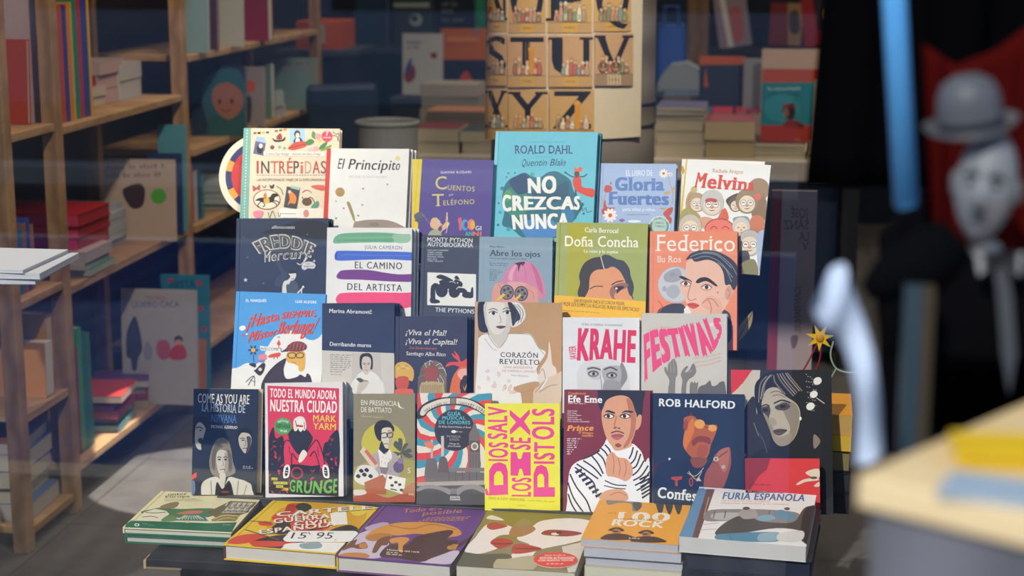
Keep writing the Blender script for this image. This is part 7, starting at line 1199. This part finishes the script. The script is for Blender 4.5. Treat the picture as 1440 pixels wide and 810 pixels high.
def figure():
    Y = 1.27; hd = at(1383, 262, Y); k = (at(1400, 262, Y) - at(1300, 262, Y)).length / 100      # metres in a hundredth of the head frame
    fl = PZ; o = Vector((hd.x, Y, fl)); t = thing('figurine', 'black suited figurine with a grey painted face and a bowler hat', 'figurine', o)
    T = lambda px, py, dy=0: Vector((at(px, py, Y).x - o.x, dy, at(px, py, Y).z - o.z))
    # coat: one lofted body from the neck down to the plinth
    m = MB(); rings = []; prof = [(1392, 356, 20, 16), (1392, 372, 62, 26), (1382, 400, 110, 40), (1376, 450, 122, 46), (1378, 520, 112, 46), (1380, 600, 112, 48)]
    bz = T(1380, 600).z
    n = 28
    for cx, cy, rx, ry in prof + [(1380, None, 118, 50)]:
        p = T(cx, cy) if cy else Vector((T(cx, 600).x, 0, .0))
        rings.append([(p.x + rx * k * math.cos(2 * math.pi * i / n) * (1 + .03 * math.sin(5 * 2 * math.pi * i / n)), ry * k * math.sin(2 * math.pi * i / n) , p.z) for i in range(n)])
    V = [p for r in rings for p in r]; F = [(j * n + i, j * n + (i + 1) % n, (j + 1) * n + (i + 1) % n, (j + 1) * n + i) for j in range(len(rings) - 1) for i in range(n)]; F += [tuple(range(n)), tuple(reversed(range((len(rings) - 1) * n, len(rings) * n)))]
    m.add(V, F, CLOTH('08080a')); m.build('coat', t, smooth=True)
    # raised arm in a sleeve, reaching out over the plinth
    m = MB(); m.tube([T(1345, 330, 0), T(1320, 352, 0), T(1285, 375, -.01), T(1255, 385, -.015), T(1234, 392, -.02), T(1214, 402, -.02)], [30 * k, 46 * k, 48 * k, 42 * k, 28 * k, 12 * k], CLOTH('08080a'), 20); m.build('sleeve', t, smooth=True)
    m = MB(); m.tube([T(1275, 385, -.01), T(1262, 430, -.01), T(1260, 475, -.01), T(1268, 505, -.005)], [40 * k, 34 * k, 26 * k, 8 * k], CLOTH('09090b'), 14); m.build('coat_fold', t, smooth=True)
    # head with a face, all in greys
    def hshape(p):
        q = p.copy(); 
        if p.z < 0: q.x *= 1 - .28 * (-p.z) ** 1.5; q.y *= 1 - .2 * (-p.z)
        if p.y < 0:
            q.y -= .10 * math.exp(-((p.x / .22) ** 2) - ((p.z + .12) / .25) ** 2) * 3.4     # nose
            for s in (-1, 1): q.y += .10 * math.exp(-((p.x - s * .38) / .2) ** 2 - ((p.z - .12) / .16) ** 2)   # eye hollows
            q.y -= .06 * math.exp(-(p.x / .6) ** 2 - ((p.z - .38) / .12) ** 2)   # brow
            q.y -= .05 * math.exp(-(p.x / .3) ** 2 - ((p.z + .8) / .2) ** 2)   # chin
        return q
    hr = (44 * k, 46 * k, 84 * k); Hm = Matrix.Rotation(math.radians(6), 4, 'Y') @ Matrix.Rotation(math.radians(-14), 4, 'Z'); hc = T(1386, 264)
    m = MB(); m.ball(hc, hr, GREY('6e7072'), 36, 28, Hm, hshape); m.tube([hc + Vector((.0, .01, -.05)), T(1393, 362)], [26 * k, 24 * k], GREY('55575a'), 16); head = m.build('head', t, smooth=True)
    def onhead(x, z, out=1.0): p = Vector((x, -math.sqrt(max(0, 1 - x * x - z * z)), z)); p = hshape(p) * out; return hc + Hm @ Vector((p.x * hr[0], p.y * hr[1], p.z * hr[2]))
    for s in (-1, 1):
        m = MB(); m.ball(onhead(s * .38, .10), (9 * k, 4 * k, 4 * k), GREY('1c1d1f'), 12, 8); m.build('eye', t, smooth=True)
        m = MB(); m.tube([onhead(s * .18, .22, 1.02), onhead(s * .38, .30, 1.02), onhead(s * .6, .22, 1.02)], 3.2 * k, GREY('1a1a1c'), 8); m.build('eyebrow', t, smooth=True)
        m = MB(); m.ball(hc + Hm @ Vector((s * 44 * k, 4 * k, 0)), (7 * k, 12 * k, 20 * k), GREY('5a5c5e'), 12, 8); m.build('ear', t, smooth=True)
    m = MB(); m.tube([onhead(-.14, -.31, 1.01), onhead(0, -.29, 1.03), onhead(.14, -.31, 1.01)], 4 * k, GREY('1c1c1e'), 8); m.build('moustache', t, smooth=True)
    m = MB(); m.tube([onhead(-.26, -.52, 1.0), onhead(0, -.50, 1.01), onhead(.26, -.53, 1.0)], 3 * k, GREY('38383a'), 8); m.build('mouth', t, smooth=True)
    # bowler hat, tipped
    Hh = Matrix.Rotation(math.radians(-9), 4, 'Y') @ Matrix.Rotation(math.radians(8), 4, 'X'); hb = T(1366, 180); m = MB(); n = 32
    prof = [(62, -4), (68, 4), (64, 2), (50, -1), (46, 4), (46, 26), (44, 48), (36, 66), (20, 76), (0.5, 78)]; V = []; F = []
    for r, z in prof:
        for i in range(n):
            a = 2 * math.pi * i / n; lift = .10 * r * abs(math.cos(a)) if r > 55 else 0
            V.append(hb + Hh @ Vector((r * k * math.cos(a), r * k * .95 * math.sin(a), (z + lift) * k)))
    for j in range(len(prof) - 1):
        for i in range(n): F.append((j * n + i, j * n + (i + 1) % n, (j + 1) * n + (i + 1) % n, (j + 1) * n + i))
    m.add(V, F, GREY('4a4c50')); m.build('bowler_hat', t, smooth=True)
    m = MB(); V = []
    for z in (4, 16):
        for i in range(n): a = 2 * math.pi * i / n; V.append(hb + Hh @ Vector((47.5 * k * math.cos(a), 47.5 * k * .95 * math.sin(a), z * k)))
    m.add(V, [(i, (i + 1) % n, n + (i + 1) % n, n + i) for i in range(n)], GREY('1a1a1e')); m.build('hat_band', t)
    # white collar wings, bow tie, shirt strip
    fy = -.044
    for s in (-1, 1):
        m = MB(); a = T(1394 + s * 2, 352, fy); b = T(1394 + s * 34, 340, fy + .012); c = T(1394 + s * 28, 372, fy + .006); m.prism([(a.x, a.z), (b.x, b.z), (c.x, c.z)] if s > 0 else [(a.x, a.z), (c.x, c.z), (b.x, b.z)], fy, fy + .003, GREY('8a8c8e')); m.build('collar', t)
        m = MB(); a = T(1394, 346, 0); b = T(1394 + s * 22, 336, 0); c = T(1394 + s * 22, 360, 0); m.prism([(a.x, a.z), (b.x, b.z), (c.x, c.z)] if s > 0 else [(a.x, a.z), (c.x, c.z), (b.x, b.z)], fy - .006, fy - .001, GREY('18181a')); m.build('bow_tie_wing', t)
    m = MB(); P = [T(x, y) for x, y in ((1386, 356), (1404, 356), (1412, 400), (1418, 480), (1408, 535), (1398, 480), (1392, 400))]; m.prism([(p.x, p.z) for p in P], fy + .002, fy + .006, GREY('3f4246')); m.build('shirt_front', t)
figure()
def drape(name, label, pts, Y, depth, col, folds=7, amp=.006, cat='curtain', hang=None):
    """hanging cloth: an outline filled by vertical folds, with thickness"""
    P = [at(x, y, Y) for x, y in pts[0]]; Q = [at(x, y, Y) for x, y in pts[1]]; o = (P[0] + P[-1]) / 2; t = MB(); n = 48; rows = 14; V = []
    def along(L, u): u *= len(L) - 1; i = min(int(u), len(L) - 2); return L[i].lerp(L[i + 1], u - i)
    for side in (0, 1):
        for j in range(rows + 1):
            for i in range(n + 1):
                u = i / n; p = along(P, u).lerp(along(Q, u), j / rows); V.append((p.x - o.x, amp * math.sin(u * folds * 6.283) * (.4 + .6 * j / rows) + side * depth, p.z - o.z))
    N = (n + 1) * (rows + 1); F = []
    for j in range(rows):
        for i in range(n):
            a = j * (n + 1) + i; F.append((a, a + n + 1, a + n + 2, a + 1)); F.append((N + a, N + a + 1, N + a + n + 2, N + a + n + 1))
    for j in range(rows):
        a = j * (n + 1); F.append((a, N + a, N + a + n + 1, a + n + 1)); a += n; F.append((a, a + n + 1, N + a + n + 1, N + a))
    for i in range(n): F.append((i, i + 1, N + i + 1, N + i)); a = rows * (n + 1) + i; F.append((a, N + a, N + a + 1, a + 1))
    t.add(V, F, mat(col, .9, .02)); ob = t.build(name, None, smooth=True); ob.location = o; tag(ob, label, cat); return ob
drape('curtain', 'black curtain hanging at the dark end of the window', ([(1196, -420), (1700, -420)], [(1133, 262), (1700, 270)]), 1.75, .01, '030304')
drape('drape', 'dark red cloth draped behind the bowler hat', ([(1296, 60), (1345, 92), (1400, 70), (1470, 20)], [(1308, 330), (1340, 360), (1400, 520), (1470, 600)]), 1.42, .006, '3c0807', 5, .006, 'cloth')
drape('backcloth', 'black lower cloth hanging behind the figurine', ([(1236, 330), (1320, 250), (1500, 250)], [(1240, 640), (1330, 640), (1500, 640)]), 1.5, .006, '08080b', 5, .004, 'cloth') 
def blue_streak():  # solid rod painted pale blue in place of a streak of light
    Y = 1.36; a, b = at(1262, -260, Y), at(1274, 285, Y); a = at(1243, -260, Y); t = thing('blue_streak_rod', 'pale blue rod hanging down before the black curtain', 'rod', b); r = (at(1300, 200, Y) - at(1265, 200, Y)).length / 2
    m = MB(); m.tube([(a.x - b.x, 0, a.z - b.z), (0, 0, 0)], r, mat('4f92c4', .4), 20); m.build('rod', t, smooth=True)
    m = MB(); m.tube([(0, 0, 0), (.001, 0, -.004)], [r * 1.02, r * .8], mat('3f78a4', .4), 20); m.build('end_cap', t)
    m = MB(); m.tube([(a.x - b.x, 0, a.z - b.z), (a.x - b.x, 0, 3.62 - b.z)], .003, '2a2d32', 8); m.build('cord', t)
blue_streak()
def post_strip():
    Y = 1.205; z0 = PZ; t = thing('narrow_board', 'beige wooden narrow board with a blue grey edge before the black coat', 'board', (at(1290, 500, Y).x, Y, 0)); w = (at(1312, 480, Y) - at(1270, 480, Y)).length; z1 = at(1290, 404, Y).z
    m = MB(); m.box((-w / 2, 0, 0), (w * .1, .012, z1), '2a3a42'); m.build('blue_edge', t); m = MB(); m.box((w * .1, 0, 0), (w / 2, .012, z1), wood('3a3226', '463c2c')); m.build('wood', t)
post_strip()
def streamer():
    Y = 1.14; A = [(1165, 382), (1188, 372), (1196, 400), (1222, 470), (1236, 540), (1243, 640)]; B = [(1140, 432), (1150, 452), (1170, 472), (1190, 500), (1205, 570), (1204, 655)]
    o = at(1222, 650, Y); m = MB(); n = 24; V = []
    SA, SB = [smooth_pts([(at(x, y, Y).x, at(x, y, Y).z) for x, y in q], False, 6) for q in (A, B)]
    for s in (0, .0015):
        for i in range(len(SA)):
            for j in range(7):
                u = j / 6; x = SA[i][0] + (SB[i][0] - SA[i][0]) * u; z = SA[i][1] + (SB[i][1] - SA[i][1]) * u; V.append((x - o.x, s + .010 * math.sin(u * math.pi) * -1 + .006 * math.sin(i * .5), z - o.z))
    N = len(SA) * 7; F = []
    for i in range(len(SA) - 1):
        for j in range(6): a = i * 7 + j; F.append((a, a + 1, a + 8, a + 7)); F.append((N + a, N + a + 7, N + a + 8, N + a + 1))
    for i in range(len(SA) - 1):
        a = i * 7; F.append((a, a + 7, N + a + 7, N + a)); a += 6; F.append((a, N + a, N + a + 7, a + 7))
    m.add(V, F, mat('b4c0d0', .7)); ob = m.build('paper_streamer', None, smooth=True); ob.location = o; tag(ob, 'white paper streamer curling down from the black sleeve', 'paper')
streamer()
